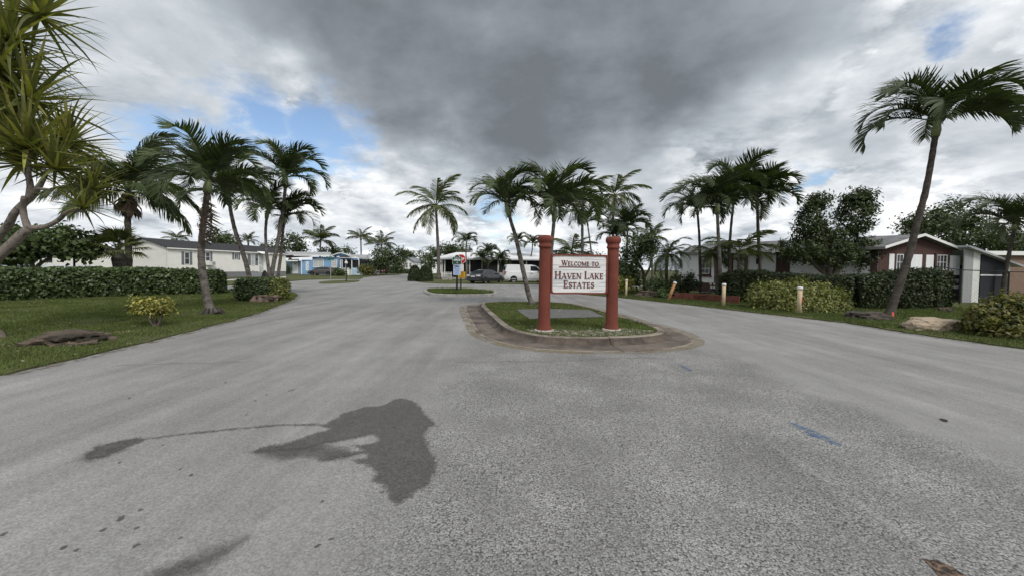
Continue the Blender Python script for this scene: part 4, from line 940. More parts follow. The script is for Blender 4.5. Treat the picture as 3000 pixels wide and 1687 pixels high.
# ---- screw-pine at the left edge: forked branches, rosettes of strap leaves
YP = 8.0
strap_m = M('strap_leaf_olive', (.20, .195, .055), .5, .3, 2, spec=.35, transl=.22, island=.3)
strap_m2 = M('strap_leaf_green', (.10, .112, .034), .5, .3, 2, spec=.35, transl=.22, island=.3)
strap_m3 = M('strap_leaf_straw', (.20, .17, .075), .6, .3, 2, spec=.3, transl=.2)
def strap(mat, bend, l=1.0, wd=.031):
    mb = MB(); p = Vector((0, 0, 0)); a = 0; n = 6; prev = None
    for i in range(n + 1):
        f = i / n; wv = wd * (1.0 if f < .25 else (1 - (f - .25) / .75) ** .8) * (.6 + min(f * 4, .4)); k = .3 * wv
        row = [(p.x, -wv, p.z + k), (p.x, 0, p.z), (p.x, wv, p.z + k)]
        b = len(mb.v); mb.v += row
        if i: mb.f += [(b - 3, b - 2, b + 1, b), (b - 2, b - 1, b + 2, b + 1)]
        a = -bend * f ** 1.7; p = p + Vector((math.cos(a), 0, math.sin(a))) * l / n
    me = bpy.data.meshes.new('strap_leaf'); me.from_pydata(mb.v, [], mb.f); me.update(); me.materials.append(mat); return me
straps = [strap(strap_m, .12), strap(strap_m, .45), strap(strap_m2, .25), strap(strap_m2, .7), strap(strap_m, .3), strap(strap_m3, 1.2)]
tP = thing('screw_pine', gx(-150, YP, .03), 'tall branching screw pine with strap-leaf rosettes at the left edge', 'tree')
def limb(nm, pts, rad): MB().tube(smooth_path([at(x, y, YP) + Vector((0, d, 0)) for x, y, d in pts], 4), list(np.interp(np.linspace(0, 1, (len(pts) - 1) * 4 + 1), np.linspace(0, 1, len(rad)), [q * .62 for q in rad])), 9, .07).build(nm, M('pandanus_bark', (.24, .205, .18), .9, .35, 6, bump=.8, bscale=30, col2=(.09, .075, .065), c2scale=6), tP, True)
limb('trunk', [(-150,1010,0),(-120,900,0),(-65,812,0),(0,748,0),(45,706,0),(84,668,0)], [.26,.20,.16,.15,.14,.12])
limb('limb', [(84,668,0),(110,664,.1),(152,646,.1),(186,616,.1),(228,618,.1)], [.10,.075,.07,.06,.05])
limb('limb', [(84,672,0),(72,640,0),(68,612,0),(88,580,-.1)], [.10,.085,.08,.07])
limb('trunk', [(-160,1000,.3),(-130,850,.3),(-60,720,.2),(5,660,.1),(45,622,0),(85,582,0),(130,553,-.1),(150,518,-.1)], [.2,.17,.13,.115,.105,.10,.085,.06])
limb('limb', [(85,582,0),(70,535,.1),(35,492,.2),(-20,450,.2)], [.10,.08,.07,.06])
limb('limb', [(98,575,0),(104,520,-.1),(104,470,-.1),(110,430,-.1)], [.08,.06,.055,.05])
limb('limb', [(128,556,-.1),(160,560,-.2),(180,562,-.2)], [.06,.045,.035])
limb('limb', [(-120,800,.3),(-110,600,.3),(-60,400,.3),(-30,250,.2),(0,120,.2)], [.14,.12,.10,.09,.08])
limb('limb', [(-60,400,.3),(10,330,.3),(60,280,.3)], [.09,.07,.06])
MB().tube([at(22, 1000, YP) + Vector((0, 0, -.04)), at(-5, 980, YP), at(-60, 960, YP)], [.04, .10, .14], 8, .1).build('root', bark_m, tP, True)
ros = [(112,445,-.2,1.32),(40,480,.1,1.15),(178,500,-.1,1.0),(228,608,.1,.75),(70,290,.1,1.3),(10,110,.1,1.35),(-20,330,.3,1.2),(60,20,.3,1.2),(150,410,.3,1.05),(20,215,-.15,1.2),(215,545,.35,.85),(-30,200,.2,1.2)]
nleaf = 0; rest = []
for k in range(64):
    for x, y, d, l in ros:
        c = at(x, y, YP) + Vector((0, d, 0)); f = k / 64; az = k * 2.39996 + x; e = 1.5 - (1.85 if y > 420 else 2.1) * f + random.uniform(-.12, .12); me = straps[(k * 5 + x) % 6 if f > .7 else (k + x) % 5]
        sc = l * random.uniform(.8, 1.1) * 1.12
        Mx = Matrix.Rotation(az, 3, 'Z') @ Matrix.Rotation(-e, 3, 'Y') @ Matrix.Rotation(random.uniform(-.4, .4), 3, 'X')
        tip = c + Mx @ Vector((sc, 0, 0))
        if nleaf < 300 and (k % 2 == 0) and tip.x > -12.2:
            o = bpy.data.objects.new('strap_leaf', me); COL.objects.link(o); o.parent = tP; o.location = c - tP.location; o.rotation_euler = Mx.to_euler(); o.scale = (sc,) * 3; nleaf += 1
        else: rest.append((me, c, Mx, sc))
mb = {0: MB(), 1: MB()}
for me, c, Mx, sc in rest:
    m2 = mb[0] if me.materials[0] is strap_m else mb[1]
    m2.add([c + Mx @ (v.co * sc) for v in me.vertices], [tuple(p.vertices) for p in me.polygons])
for k, mm in ((0, strap_m), (1, strap_m2)): tag(mb[k].build('strap_foliage', mm, tP), kind='stuff')
# ------------------------------------------------------------------ houses
class Fr:
    """a wall's own frame: s along it, z up, d outwards"""
    def __init__(s, A, B, flip=False):
        s.A = Vector((A[0], A[1], 0)); d = Vector((B[0] - A[0], B[1] - A[1], 0)); s.len = d.length; s.u = d.normalized()
        s.n = Vector((s.u.y, -s.u.x, 0)) * (-1 if flip else 1)
    def p(s, a, z, d=0.0): return s.A + s.u * a + s.n * d + Vector((0, 0, z))
    def hit(s, px, py):
        r = ray(px, py); o = Vector((0, 0, CAM_H)); t = (s.A - o).dot(s.n) / r.dot(s.n); q = o + r * t
        return (q - s.A).dot(s.u), q.z
    def box(s, mb, s0, s1, z0, z1, d0, d1):
        return mb.hexa([s.p(s0,z0,d0), s.p(s1,z0,d0), s.p(s1,z0,d1), s.p(s0,z0,d1), s.p(s0,z1,d0), s.p(s1,z1,d0), s.p(s1,z1,d1), s.p(s0,z1,d1)])
def fbox(F, name, mat, par, s0, s1, z0, z1, d0, d1): return F.box(MB(), s0, s1, z0, z1, d0, d1).build(name, mat, par)
def siding_wall(F, name, mat, par, s0, s1, z0, ztop, pitch=.13, lip=.018):
    """lapped boards; ztop(s) gives the wall head, boards cut to it"""
    mb = MB(); zf = ztop if callable(ztop) else (lambda s: ztop)
    zmax = max(zf(s0), zf(s1), zf((s0 + s1) / 2)); z = z0
    while z < zmax - .01:
        zt = min(z + pitch, zmax)
        a, b = s0, s1
        if callable(ztop):      # clip the board to the gable slope
            ss = [s0 + (s1 - s0) * k / 60 for k in range(61)]; ok = [q for q in ss if zf(q) >= zt - .001]
            if not ok: break
            a, b = ok[0], ok[-1]
        mb.quad(F.p(a, z, lip), F.p(b, z, lip), F.p(b, zt, 0), F.p(a, zt, 0))
        mb.quad(F.p(a, z, 0), F.p(b, z, 0), F.p(b, z, lip), F.p(a, z, lip))
        z = zt
    return mb.build(name, mat, par)
def window(F, par, s0, s1, z0, z1, frame=white, pane=glass, nx=1, nz=2, fw=.05, out=.05, name='window', sill=False, pd=.024):
    mb = MB()
    F.box(mb, s0, s1, z1 - fw, z1, .0, out); F.box(mb, s0, s1, z0, z0 + fw, .0, out)
    F.box(mb, s0, s0 + fw, z0 + fw, z1 - fw, .0, out); F.box(mb, s1 - fw, s1, z0 + fw, z1 - fw, .0, out)
    for k in range(1, nx): c = s0 + (s1 - s0) * k / nx; F.box(mb, c - fw * .3, c + fw * .3, z0 + fw, z1 - fw, .0, out * .8)
    for k in range(1, nz): c = z0 + (z1 - z0) * k / nz; F.box(mb, s0 + fw, s1 - fw, c - fw * .35, c + fw * .35, .0, out * .75)
    o = mb.build(name, frame, par)
    for i in range(nx):
        for j in range(nz):
            a = s0 + (s1 - s0) * i / nx + fw * .35; b = s0 + (s1 - s0) * (i + 1) / nx - fw * .35; c = z0 + (z1 - z0) * j / nz + fw * .4; d = z0 + (z1 - z0) * (j + 1) / nz - fw * .4
            MB().quad(F.p(a, c, pd), F.p(b, c, pd), F.p(b, d, pd), F.p(a, d, pd)).build('pane', pane, o)
    if sill: fbox(F, 'sill', frame, o, s0 - .06, s1 + .06, z0 - .05, z0 - .003, 0, out + .06)
    return o
def shutter(F, par, s0, s1, z0, z1, mat):
    mb = MB(); F.box(mb, s0, s1, z0, z1, .004, .03); k = z0 + .08
    while k < z1 - .08: F.box(mb, s0 + .04, s1 - .04, k, k + .03, .031, .042); k += .075
    return mb.build('shutter', mat, par)
def slab_roof(name, mat, par, pts_low, pts_high, th=.06):
    """one roof plane from the eave pair to the ridge pair"""
    a, b = pts_low; c, d = pts_high; dz = Vector((0, 0, -th))
    return MB().hexa([a + dz, b + dz, d + dz, c + dz, a, b, d, c]).build(name, mat, par)
shingle_dk = M('charcoal_shingles', (.035, .034, .036), .9, .3, 6, bump=.6, bscale=30)
roof_grey = M('grey_roof_coating', (.34, .345, .35), .85, .2, 3, bump=.2, col2=(.22, .22, .22), c2scale=1.2)
roof_white = M('white_metal_roof', (.80, .80, .80), .45, .04, 2)
skirt_m = M('grey_block_skirt', (.20, .205, .21), .9, .25, 8, bump=.8, bscale=9)
shutter_m = M('grey_shutter', (.19, .20, .21), .7, .1, 5)

# ---- long cream mobile home on the left
A, B = Vector((-39.0, 42.5, 0)), Vector((-36.4, 60.4, 0)); Fw = Fr(A, B)
if Fw.n.x < 0: Fw = Fr(A, B, True)
W_ = 6.5; back = -Fw.n * W_
H1 = thing('mobile_home', A, 'long cream mobile home with charcoal roof behind the left palms', 'house')
Fg = Fr(A, A + back); 
if Fg.n.y > 0: Fg = Fr(A, A + back, True)
ev, rd = 3.57, 4.55
MB().hexa([A + Vector((0,0,0)), B, B + back, A + back, A + Vector((0,0,.05)), B + Vector((0,0,.05)), B + back + Vector((0,0,.05)), A + back + Vector((0,0,.05))]).build('foundation', skirt_m, H1)
siding_wall(Fw, 'wall', cream, H1, .06, Fw.len, .73, ev, .14)
fbox(Fw, 'skirting', skirt_m, H1, 0, Fw.len, .05, .73, -.06, -.01)
siding_wall(Fg, 'gable_wall', M('cream_siding_gable_shade', (.66, .645, .60), .55, .05, 1.0), H1, .06, W_, .73, lambda s: ev + (rd - ev) * (1 - abs(s - W_ / 2) / (W_ / 2)), .14)  # gable's shade put into its colour: dimmer copy of the cream siding
fbox(Fg, 'skirting', skirt_m, H1, 0, W_, .05, .73, -.06, -.01)
fbox(Fw, 'corner_trim', white, H1, -.03, .09, .70, ev, .0, .04)
fbox(Fw, 'corner_trim', white, H1, Fw.len - .10, Fw.len, .70, ev, .022, .04)
MB().quad(B, B + back, B + back + Vector((0,0,ev)), B + back / 2 + Vector((0,0,rd)), B + Vector((0,0,ev))).build('end_wall', cream, H1)
MB().quad(A + back, B + back, B + back + Vector((0,0,ev)), A + back + Vector((0,0,ev))).build('rear_wall', cream, H1)
o1 = -Fw.u * .25; o2 = Fw.u * .25; zr = Vector((0, 0, rd + .07)); ze = Vector((0, 0, ev - .02)); ovh = Fw.n * .25
slab_roof('roof', shingle_dk, H1, (A + o1 + ovh + ze, B + o2 + ovh + ze), (A + o1 + back / 2 + zr, B + o2 + back / 2 + zr), .08)
slab_roof('roof', shingle_dk, H1, (A + o1 + back - ovh + ze, B + o2 + back - ovh + ze), (A + o1 + back / 2 + zr, B + o2 + back / 2 + zr), .08)
fbox(Fw, 'fascia', white, H1, -.22, Fw.len + .22, ev - .20, ev - .07, .235, .262)
for (xa, xb, ya, yb, sa, sb, nz) in ((545, 535 + 20.0, 739, 775, 531, 563, 2), (601, 615, 739, 765, 597.5, 622, 2), (685.8, 697.5, 742.5, 760, 680, 703, 1)):
    xa, xb = (539.5, 555) if xa == 545 else (xa, xb)
    a, z1 = Fw.hit(xa, ya); b, z0 = Fw.hit(xb, yb); l, _ = Fw.hit(sa, ya); r, _ = Fw.hit(sb, yb)
    z0 = Fw.hit(xa, yb)[1]
    window(Fw, H1, a, b, z0, z1, nz=nz, nx=2 if nz == 1 else 1)
    shutter(Fw, H1, l, a - .02, z0 - .05, z1 + .05, shutter_m); shutter(Fw, H1, b + .02, r, z0 - .05, z1 + .05, shutter_m)
a, z1 = Fw.hit(734.5, 745.5); b, _ = Fw.hit(746.6, 750); z0 = Fw.hit(734.5, 777.5)[1]
window(Fw, H1, a, b, z0, z1, pane=curtain_glass, nz=2); shutter(Fw, H1, a - .55, a - .02, z0, z1, shutter_m); shutter(Fw, H1, b + .02, b + .55, z0, z1, shutter_m)
a, z1 = Fw.hit(758.5, 744); b, _ = Fw.hit(770, 744); z0 = Fw.hit(758.5, 788)[1]
d_ = fbox(Fw, 'door', M('grey_storm_door', (.36, .39, .40), .5, .1, 3), H1, a, b, .75, z1, .03, .07)
for q0, q1 in ((.12, .48), (.52, .9)): MB().quad(*[Fw.p(s, .75 + (z1 - .75) * z, .075) for s, z in ((a + .12, q0), (b - .12, q0), (b - .12, q1), (a + .12, q1))]).build('pane', curtain_glass, d_)
fbox(Fw, 'handle', black_metal, d_, a + .06, a + .10, 1.75, 1.9, .07, .11)
mb = MB(); [Fw.box(mb, a - .25, b + .6, .05 + k * .175, .05 + (k + 1) * .175 - .002, .03, 1.5 - k * .3) for k in range(4)]; mb.build('steps', path_m, H1)
for sx in (a - .2, b + .5):
    mb = MB(); mb.tube([Fw.p(sx, .3, 1.4), Fw.p(sx, 1.25, 1.4), Fw.p(sx, 1.75, .2)], .025, 6); mb.tube([Fw.p(sx, .75, .2), Fw.p(sx, 1.75, .2)], .025, 6)
    for k in range(5): mb.tube([Fw.p(sx, .4 + .1 * k, 1.2 - .22 * k), Fw.p(sx, 1.3 + .09 * k, 1.2 - .22 * k)], .015, 4)
    mb.build('handrail', white, H1)
mb = MB(); mb.add([Fw.p(a - .4, z1 + .35, .0), Fw.p(b + .4, z1 + .35, .0), Fw.p(b + .4, z1 + .05, .8), Fw.p(a - .4, z1 + .05, .8), Fw.p(a - .4, z1 + .30, .0), Fw.p(b + .4, z1 + .30, .0), Fw.p(b + .4, z1 + .0, .8), Fw.p(a - .4, z1 + .0, .8)], [(0,1,2,3),(7,6,5,4),(3,2,6,7),(0,3,7,4),(1,5,6,2)]).build('awning', white, H1)
fbox(Fw, 'wall_lamp', black_metal, H1, a - .55, a - .42, 2.35, 2.6, .0, .12)
a, z1 = Fw.hit(601.5, 767); b, _ = Fw.hit(621, 767); z0 = Fw.hit(601.5, 777)[1]
ac = tag(fbox(Fw, 'air_conditioner', white_dirty, None, a, b, z0, z1, .03, .55), 'white window air conditioner below the second window of the cream home', 'air conditioner')
for k in range(6): Fw.box(mb := MB(), a + (b - a) * .5, b - .06, z0 + .06 + k * .07, z0 + .09 + k * .07, .551, .56); mb.build('louvre', M('dark_louvre', (.08, .08, .08), .7), ac)
# second siding house further left, behind sea grape and hedge
A2, B2 = gx(100, 46), gx(352, 54); F2 = Fr(A2, B2)
if F2.n.y > 0: F2 = Fr(A2, B2, True)
H2 = thing('mobile_home', A2, 'cream siding house half hidden by the sea grape tree at left', 'house')
siding_wall(F2, 'wall', cream, H2, 0, F2.len, .6, 3.55, .16)
fbox(F2, 'skirting', skirt_m, H2, 0, F2.len, 0, .6, -.06, -.01)
bk = -F2.n * 6
slab_roof('roof', shingle_dk, H2, (A2 - F2.u * .3 + F2.n * .3 + Vector((0,0,3.5)), B2 + F2.u * .3 + F2.n * .3 + Vector((0,0,3.5))), (A2 - F2.u * .3 + bk / 2 + Vector((0,0,4.1)), B2 + F2.u * .3 + bk / 2 + Vector((0,0,4.1))))
slab_roof('roof', shingle_dk, H2, (A2 - F2.u * .3 + bk * 1.05 + Vector((0,0,3.5)), B2 + F2.u * .3 + bk * 1.05 + Vector((0,0,3.5))), (A2 - F2.u * .3 + bk / 2 + Vector((0,0,4.1)), B2 + F2.u * .3 + bk / 2 + Vector((0,0,4.1))))
for s in (0, F2.len):
    q = F2.p(s, 0); MB().quad(q, q + bk, q + bk + Vector((0,0,3.5)), q + bk / 2 + Vector((0,0,4.05)), q + Vector((0,0,3.5))).build('end_wall', cream, H2)
s_, _ = F2.hit(126, 760); fbox(F2, 'downpipe', white, H2, s_ - .1, s_ + .1, .4, 3.5, .03, .18)
window(F2, H2, .4, 1.6, 1.6, 2.9)
A3 = gx(-260, 40); B3 = gx(60, 45); F3 = Fr(A3, B3)
if F3.n.y > 0: F3 = Fr(A3, B3, True)
H3 = thing('mobile_home', A3, 'grey house wall at the left edge behind the parked cars', 'house')
siding_wall(F3, 'wall', M('pale_grey_siding', (.42, .44, .46), .6, .06, 1), H3, 0, F3.len, .0, 3.1, .16)
window(F3, H3, F3.len - 2.4, F3.len - 1.0, 1.5, 2.6)
slab_roof('roof', shingle_dk, H3, (F3.p(-.3, 3.05, .3), F3.p(F3.len + .3, 3.05, .3)), (F3.p(-.3, 3.8, -3), F3.p(F3.len + .3, 3.8, -3)))
slab_roof('roof', shingle_dk, H3, (F3.p(-.3, 3.05, -6.3), F3.p(F3.len + .3, 3.05, -6.3)), (F3.p(-.3, 3.8, -3), F3.p(F3.len + .3, 3.8, -3)))
MB().quad(F3.p(F3.len, 0, 0), F3.p(F3.len, 0, -6), F3.p(F3.len, 3.0, -6), F3.p(F3.len, 3.75, -3), F3.p(F3.len, 3.0, 0)).build('end_wall', MATS['pale_grey_siding'], H3)

# ---- blue house with porch
blue_m = M('sky_blue_stucco', (.21, .37, .58), .8, .08, 2, bump=.3)
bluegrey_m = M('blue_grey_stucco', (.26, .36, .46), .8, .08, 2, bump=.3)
YB = 72.0
def P3(px, py, Y): return at(px, py, Y)
HB = thing('blue_house', gx(838, YB), 'sky-blue bungalow with white trim behind the grey car', 'house')
def X(px, Y=YB): return gx(px, Y).x
def Z(px, py, Y=YB): return at(px, py, Y).z
def wallbox(name, mat, par, px0, px1, z0, z1, Y0, Y1): return MB().box((X(px0, Y0), Y0, z0), (X(px1, Y0), Y1, z1)).build(name, mat, par)
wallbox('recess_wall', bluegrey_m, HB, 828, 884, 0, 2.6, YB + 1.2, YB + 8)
wallbox('wall', blue_m, HB, 884.5, 915, 0, 2.75, YB, YB + 8)
wallbox('wall', blue_m, HB, 915.3, 1000, 0, 3.35, YB + .3, YB + 8.1)
FB = Fr((X(884.5), YB), (X(915), YB)); FB2 = Fr((X(915.3, YB + .3), YB + .3), (X(1000, YB + .3), YB + .3)); FB0 = Fr((X(828, YB + 1.2), YB + 1.2), (X(884, YB + 1.2), YB + 1.2))
for F in (FB, FB2, FB0):
    if F.n.y > 0: F.n = -F.n
a, _ = FB.hit(896, 780); b, _ = FB.hit(904, 780); pn = fbox(FB, 'decorative_panel', white, HB, a, b, .75, 2.45, .0, .04)
for k in range(4):
    c = FB.p((a + b) / 2 + .06 * (-1) ** k, 1.05 + k * .35, .042); MB().add([c + FB.u * .12 * math.cos(q) + Vector((0, 0, .12 * math.sin(q))) for q in np.linspace(0, 6.28, 9)[:-1]], [tuple(range(8))]).build('cut_out', blue_m, pn)
a, _ = FB2.hit(917, 770); b, _ = FB2.hit(948.5, 770); window(FB2, HB, a, b, 1.45, 2.95, nx=2, nz=3, pane=curtain_glass, fw=.08, sill=True)
a, _ = FB2.hit(973, 770); b, _ = FB2.hit(988.5, 770); window(FB2, HB, a, b, 1.35, 2.8, nx=2, nz=4, pane=curtain_glass, fw=.09, out=.25, name='bay_window', pd=.2)
a, _ = FB0.hit(857.5, 780); b, _ = FB0.hit(873.5, 780); d_ = fbox(FB0, 'door', white, HB, a, b, .1, 2.15, .0, .06); MB().add([FB0.p((a + b) / 2 + .35 * math.cos(q), 1.85 + .2 * math.sin(q), .064) for q in np.linspace(0, math.pi, 9)], [tuple(range(9))]).build('pane', glass, d_)
wallbox('white_post', white, HB, 881.5, 884, 0, 2.7, YB - .1, YB + .1)
mb = MB(); mb.hexa([at(840, 766, YB - .6), at(872, 766, YB - .6), at(876, 762, YB + 1.1), at(846, 762, YB + 1.1), at(840, 764, YB - .6), at(872, 764, YB - .6), at(876, 759, YB + 1.1), at(846, 759, YB + 1.1)]).build('door_awning', white, HB)
MB().hexa([at(832, 757, YB - .4), at(914, 752.5, YB - .4), at(914, 748, YB + 5), at(832, 748, YB + 5), at(832, 755.5, YB - .4), at(914, 750.5, YB - .4), at(914, 746.5, YB + 5), at(832, 746.5, YB + 5)]).build('low_roof', M('brown_flat_roof', (.10, .085, .075), .9, .4, 3), HB)
MB().hexa([at(884, 758.6, YB - .5), at(914.5, 753.5, YB - .5), at(914.5, 753.5, YB - .3), at(884, 758.6, YB - .3), at(884, 756.6, YB - .5), at(914.5, 751, YB - .5), at(914.5, 751, YB - .3), at(884, 756.6, YB - .3)]).build('fascia', white, HB)
MB().hexa([at(832, 748.5, YB - .2), at(970, 749.5, YB - .2), at(970, 741, YB + 6), at(836, 739, YB + 6), at(832, 746.8, YB - .2), at(970, 747.2, YB - .2), at(970, 739.5, YB + 6), at(836, 737.5, YB + 6)]).build('roof', roof_grey, HB)
MB().hexa([at(860, 750, YB - .4), at(972, 750.5, YB - .4), at(972, 750.5, YB - .23), at(860, 750, YB - .23), at(860, 747.2, YB - .4), at(972, 747.3, YB - .4), at(972, 747.3, YB - .23), at(860, 747.2, YB - .23)]).build('fascia', white, HB)
gpts = [(968, 751), (985, 744), (998, 741.5), (1010, 744), (1024, 750)]
MB().add([at(x, y, YB + .1) for x, y in gpts], [tuple(range(5))]).build('gable', blue_m, HB)
mb = MB()
for i in range(4):
    (xa, ya), (xb, yb) = gpts[i], gpts[i + 1]
    mb.hexa([at(xa, ya + .8, YB - .5), at(xb, yb + .8, YB - .5), at(xb, yb + .8, YB + 5), at(xa, ya + .8, YB + 5), at(xa, ya - 1.6, YB - .5), at(xb, yb - 1.6, YB - .5), at(xb, yb - 1.6, YB + 5), at(xa, ya - 1.6, YB + 5)])
mb.build('gable_roof', white, HB)
# porch: white posts, rails, a bowed white bay
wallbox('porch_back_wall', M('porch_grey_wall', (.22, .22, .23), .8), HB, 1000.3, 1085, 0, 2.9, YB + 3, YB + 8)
MB().hexa([at(992, 757, YB - 1.2), at(1082, 757, YB - 1.2), at(1086, 748, YB + 5), at(1000, 748, YB + 5), at(992, 755.2, YB - 1.2), at(1082, 755.2, YB - 1.2), at(1086, 746.5, YB + 5), at(1000, 746.5, YB + 5)]).build('porch_roof', roof_grey, HB)
for x in (996, 1001, 1012.5, 1029.5, 1050.5): wallbox('porch_post', white, HB, x, x + 1.8, 0, 2.95, YB - 1.0, YB - .85)
mb = MB()
for x in np.arange(1003, 1030, 1.6): mb.box((X(x), YB - 1.0, .5), (X(x) + .04, YB - .96, 1.25))
mb.box((X(1002), YB - 1.02, 1.25), (X(1030), YB - .94, 1.32)); mb.box((X(1002), YB - 1.02, .45), (X(1030), YB - .94, .5)); mb.build('porch_railing', white, HB)
wallbox('porch_bay', M('pale_blue_panel', (.42, .55, .66), .6), HB, 1031, 1050, 0, 1.35, YB - 1.05, YB + 1)
mb = MB(); mb.add([at(1028, 757, YB - 1.3), at(1033, 754, YB - 1.3), at(1040, 752.5, YB - 1.3), at(1047, 754, YB - 1.3), at(1052, 757, YB - 1.3), at(1028, 757, YB), at(1033, 754, YB), at(1040, 752.5, YB), at(1047, 754, YB), at(1052, 757, YB)], [(0,1,2,3,4),(0,5,6,1),(1,6,7,2),(2,7,8,3),(3,8,9,4)]).build('bay_canopy', white, HB)
tag(MB().box((X(1030), YB - 3.2, 0), (X(1044), YB - 2.2, 1.05)).box((X(1029.5), YB - 3.25, 1.05), (X(1044.5), YB - 2.15, 1.12)).build('storage_box', white), 'white box standing before the porch of the blue house', 'box')
# carport house right of it
HC = thing('carport', gx(1060, 76), 'grey flat-roofed carport beside the blue house', 'carport')
MB().hexa([at(1050, 766, 73), at(1082, 766.5, 73), at(1090, 759, 80), at(1052, 757, 80), at(1050, 764, 73), at(1082, 764.5, 73), at(1090, 757, 80), at(1052, 755, 80)]).build('roof', roof_grey, HC)
MB().hexa([at(1078, 767, 73), at(1112, 759, 76), at(1112, 757, 80), at(1086, 758, 80), at(1078, 765, 73), at(1112, 757, 76), at(1112, 755.5, 80), at(1086, 756, 80)]).build('roof_edge', white, HC)
for x in (1078, 1109): MB().box((X(x, 75) - .07, 74.9, 0), (X(x, 75) + .07, 75.05, 2.7)).build('post', white, HC)
MB().box((X(1056, 82), 82, 0), (X(1112, 82), 82.2, 2.9)).build('back_wall', M('carport_grey_wall', (.20, .20, .20), .8), HC)  # plain mid-grey back wall of the carport
# far white bungalow and its neighbour
def bungalow(label, px0, px1, Y, ev_, rd_, wins):
    x0, x1 = X(px0, Y), X(px1, Y); h = thing('bungalow', Vector((x0, Y, 0)), label, 'house')
    MB().add([(x0,Y,0),(x1,Y,0),(x1,Y,ev_),((x0+x1)/2,Y,rd_),(x0,Y,ev_),(x0,Y+12,0),(x1,Y+12,0),(x1,Y+12,ev_),((x0+x1)/2,Y+12,rd_),(x0,Y+12,ev_)], [(0,1,2,3,4),(0,4,9,5),(1,6,7,2),(9,8,7,6,5)]).build('wall', white, h)
    for s in (-1, 1):
        xe = x1 + .35 if s > 0 else x0 - .35; xm = (x0 + x1) / 2
        MB().hexa([(xe,Y-.5,ev_-.22),(xm,Y-.5,rd_+.0),(xm,Y+12.4,rd_+.0),(xe,Y+12.4,ev_-.22),(xe,Y-.5,ev_-.02),(xm,Y-.5,rd_+.2),(xm,Y+12.4,rd_+.2),(xe,Y+12.4,ev_-.02)]).build('roof', M('bungalow_grey_roof', (.22, .23, .25), .8, .2, 2), h)
    F = Fr((x0, Y), (x1, Y))
    if F.n.y > 0: F.n = -F.n
    for a, b in wins: window(F, h, a, b, 1.5, 3.0, nx=2, nz=2, fw=.09)
    return h
bungalow('small white bungalow with two windows far down the road', 1181, 1211, 118, 3.4, 4.5, ((.7, 1.5), (1.9, 2.7)))
bungalow('white bungalow with grey roof just left of the lone coconut trunk', 1258, 1290, 105, 3.0, 4.2, ((.9, 1.7),))

# ---- white-roofed house with dark screened porch, behind van and sedan
YW = 53.0; HW = thing('porch_house', gx(1285, YW), 'long house with white metal roof and dark screened porch behind the van', 'house')
x0, x1 = X(1286, YW), X(1668, YW); ev_, rd_ = 2.95, 3.95
MB().box((x0, YW - .3, 0), (x1, YW + 8, .25)).build('floor', path_m, HW)
MB().box((x0 + .3, YW + 3.5, .25), (x1, YW + 8, 2.9)).build('wall', M('dim_brown_wall', (.055, .05, .047), .8), HW)
MB().hexa([(x0 - .6, YW - .9, ev_ - .16), (x1 + .5, YW - .9, ev_ - .16), (x1 - 1, YW + 4, rd_ - .16), (x0 + 1.9, YW + 4, rd_ - .16), (x0 - .6, YW - .9, ev_), (x1 + .5, YW - .9, ev_), (x1 - 1, YW + 4, rd_), (x0 + 1.9, YW + 4, rd_)]).build('roof', roof_white, HW)
MB().hexa([(x0 - .6, YW + 8.6, ev_ - .16), (x1 + .5, YW + 8.6, ev_ - .16), (x1 - 1, YW + 4.01, rd_ - .16), (x0 + 1.9, YW + 4.01, rd_ - .16), (x0 - .6, YW + 8.6, ev_), (x1 + .5, YW + 8.6, ev_), (x1 - 1, YW + 4.01, rd_), (x0 + 1.9, YW + 4.01, rd_)]).build('roof', roof_white, HW)
MB().add([(x0 - .6, YW - .9, ev_), (x0 + 1.9, YW + 4, rd_), (x0 - .6, YW + 8.6, ev_), (x0 - .6, YW - .9, ev_ - .16), (x0 + 1.9, YW + 4, rd_ - .16), (x0 - .6, YW + 8.6, ev_ - .16)], [(0,1,2),(3,5,4),(0,3,4,1)][:1] + [(3,5,4)]).build('hip', roof_white, HW)
mb = MB(); xx = x0 - .4
for k in range(46): mb.box((x0 - .3 + k * (x1 - x0) / 46, YW - .92, ev_ - .0), (x0 - .26 + k * (x1 - x0) / 46, YW - .88, ev_ + .03))
mb.build('roof_seam', roof_white, HW)
MB().box((x0 - .62, YW - .98, ev_ - .2), (x1 + .5, YW - .905, ev_ + .01)).build('gutter', M('pale_grey_gutter', (.5, .52, .54), .5), HW)
for px in (1289, 1296.5, 1304, 1368, 1376.5, 1460, 1542, 1600, 1640): MB().box((X(px, YW) - .08, YW - .35, .25), (X(px, YW) + .08, YW - .19, ev_ - .17)).build('post', white_dirty, HW)
MB().box((X(1377.5, YW), YW - .3, .25), (X(1475, YW), YW - .22, 1.05)).build('low_wall', M('grey_low_wall', (.34, .35, .36), .8), HW)
MB().box((X(1477, YW), YW - .3, .25), (x1, YW - .22, .9)).build('low_wall', M('tan_block_wall', (.25, .22, .19), .9, .3, 6), HW)
for pa, pb in ((1377.8, 1459), (1461, 1541), (1543, 1599), (1601, 1639)): MB().box((X(pa, YW) + .1, YW - .28, 1.06), (X(pb, YW) - .05, YW - .26, ev_ - .18)).build('screen', dark_void, HW)
MB().box((x0 + .25, YW + .4, .25), (x0 + .3, YW + 3.5, 2.9)).build('side_wall', M('taupe_wall', (.20, .185, .17), .8), HW)
for k in range(9): MB().box((X(1297, YW) + k * .17, YW - 1.0, .25), (X(1297, YW) + k * .17 + .07, YW - .96, 1.05 - .03 * (k % 2))).build('picket', white, HW)
MB().box((X(1296, YW), YW - .96, .75), (X(1328, YW), YW - .93, .82)).build('rail', white, HW)
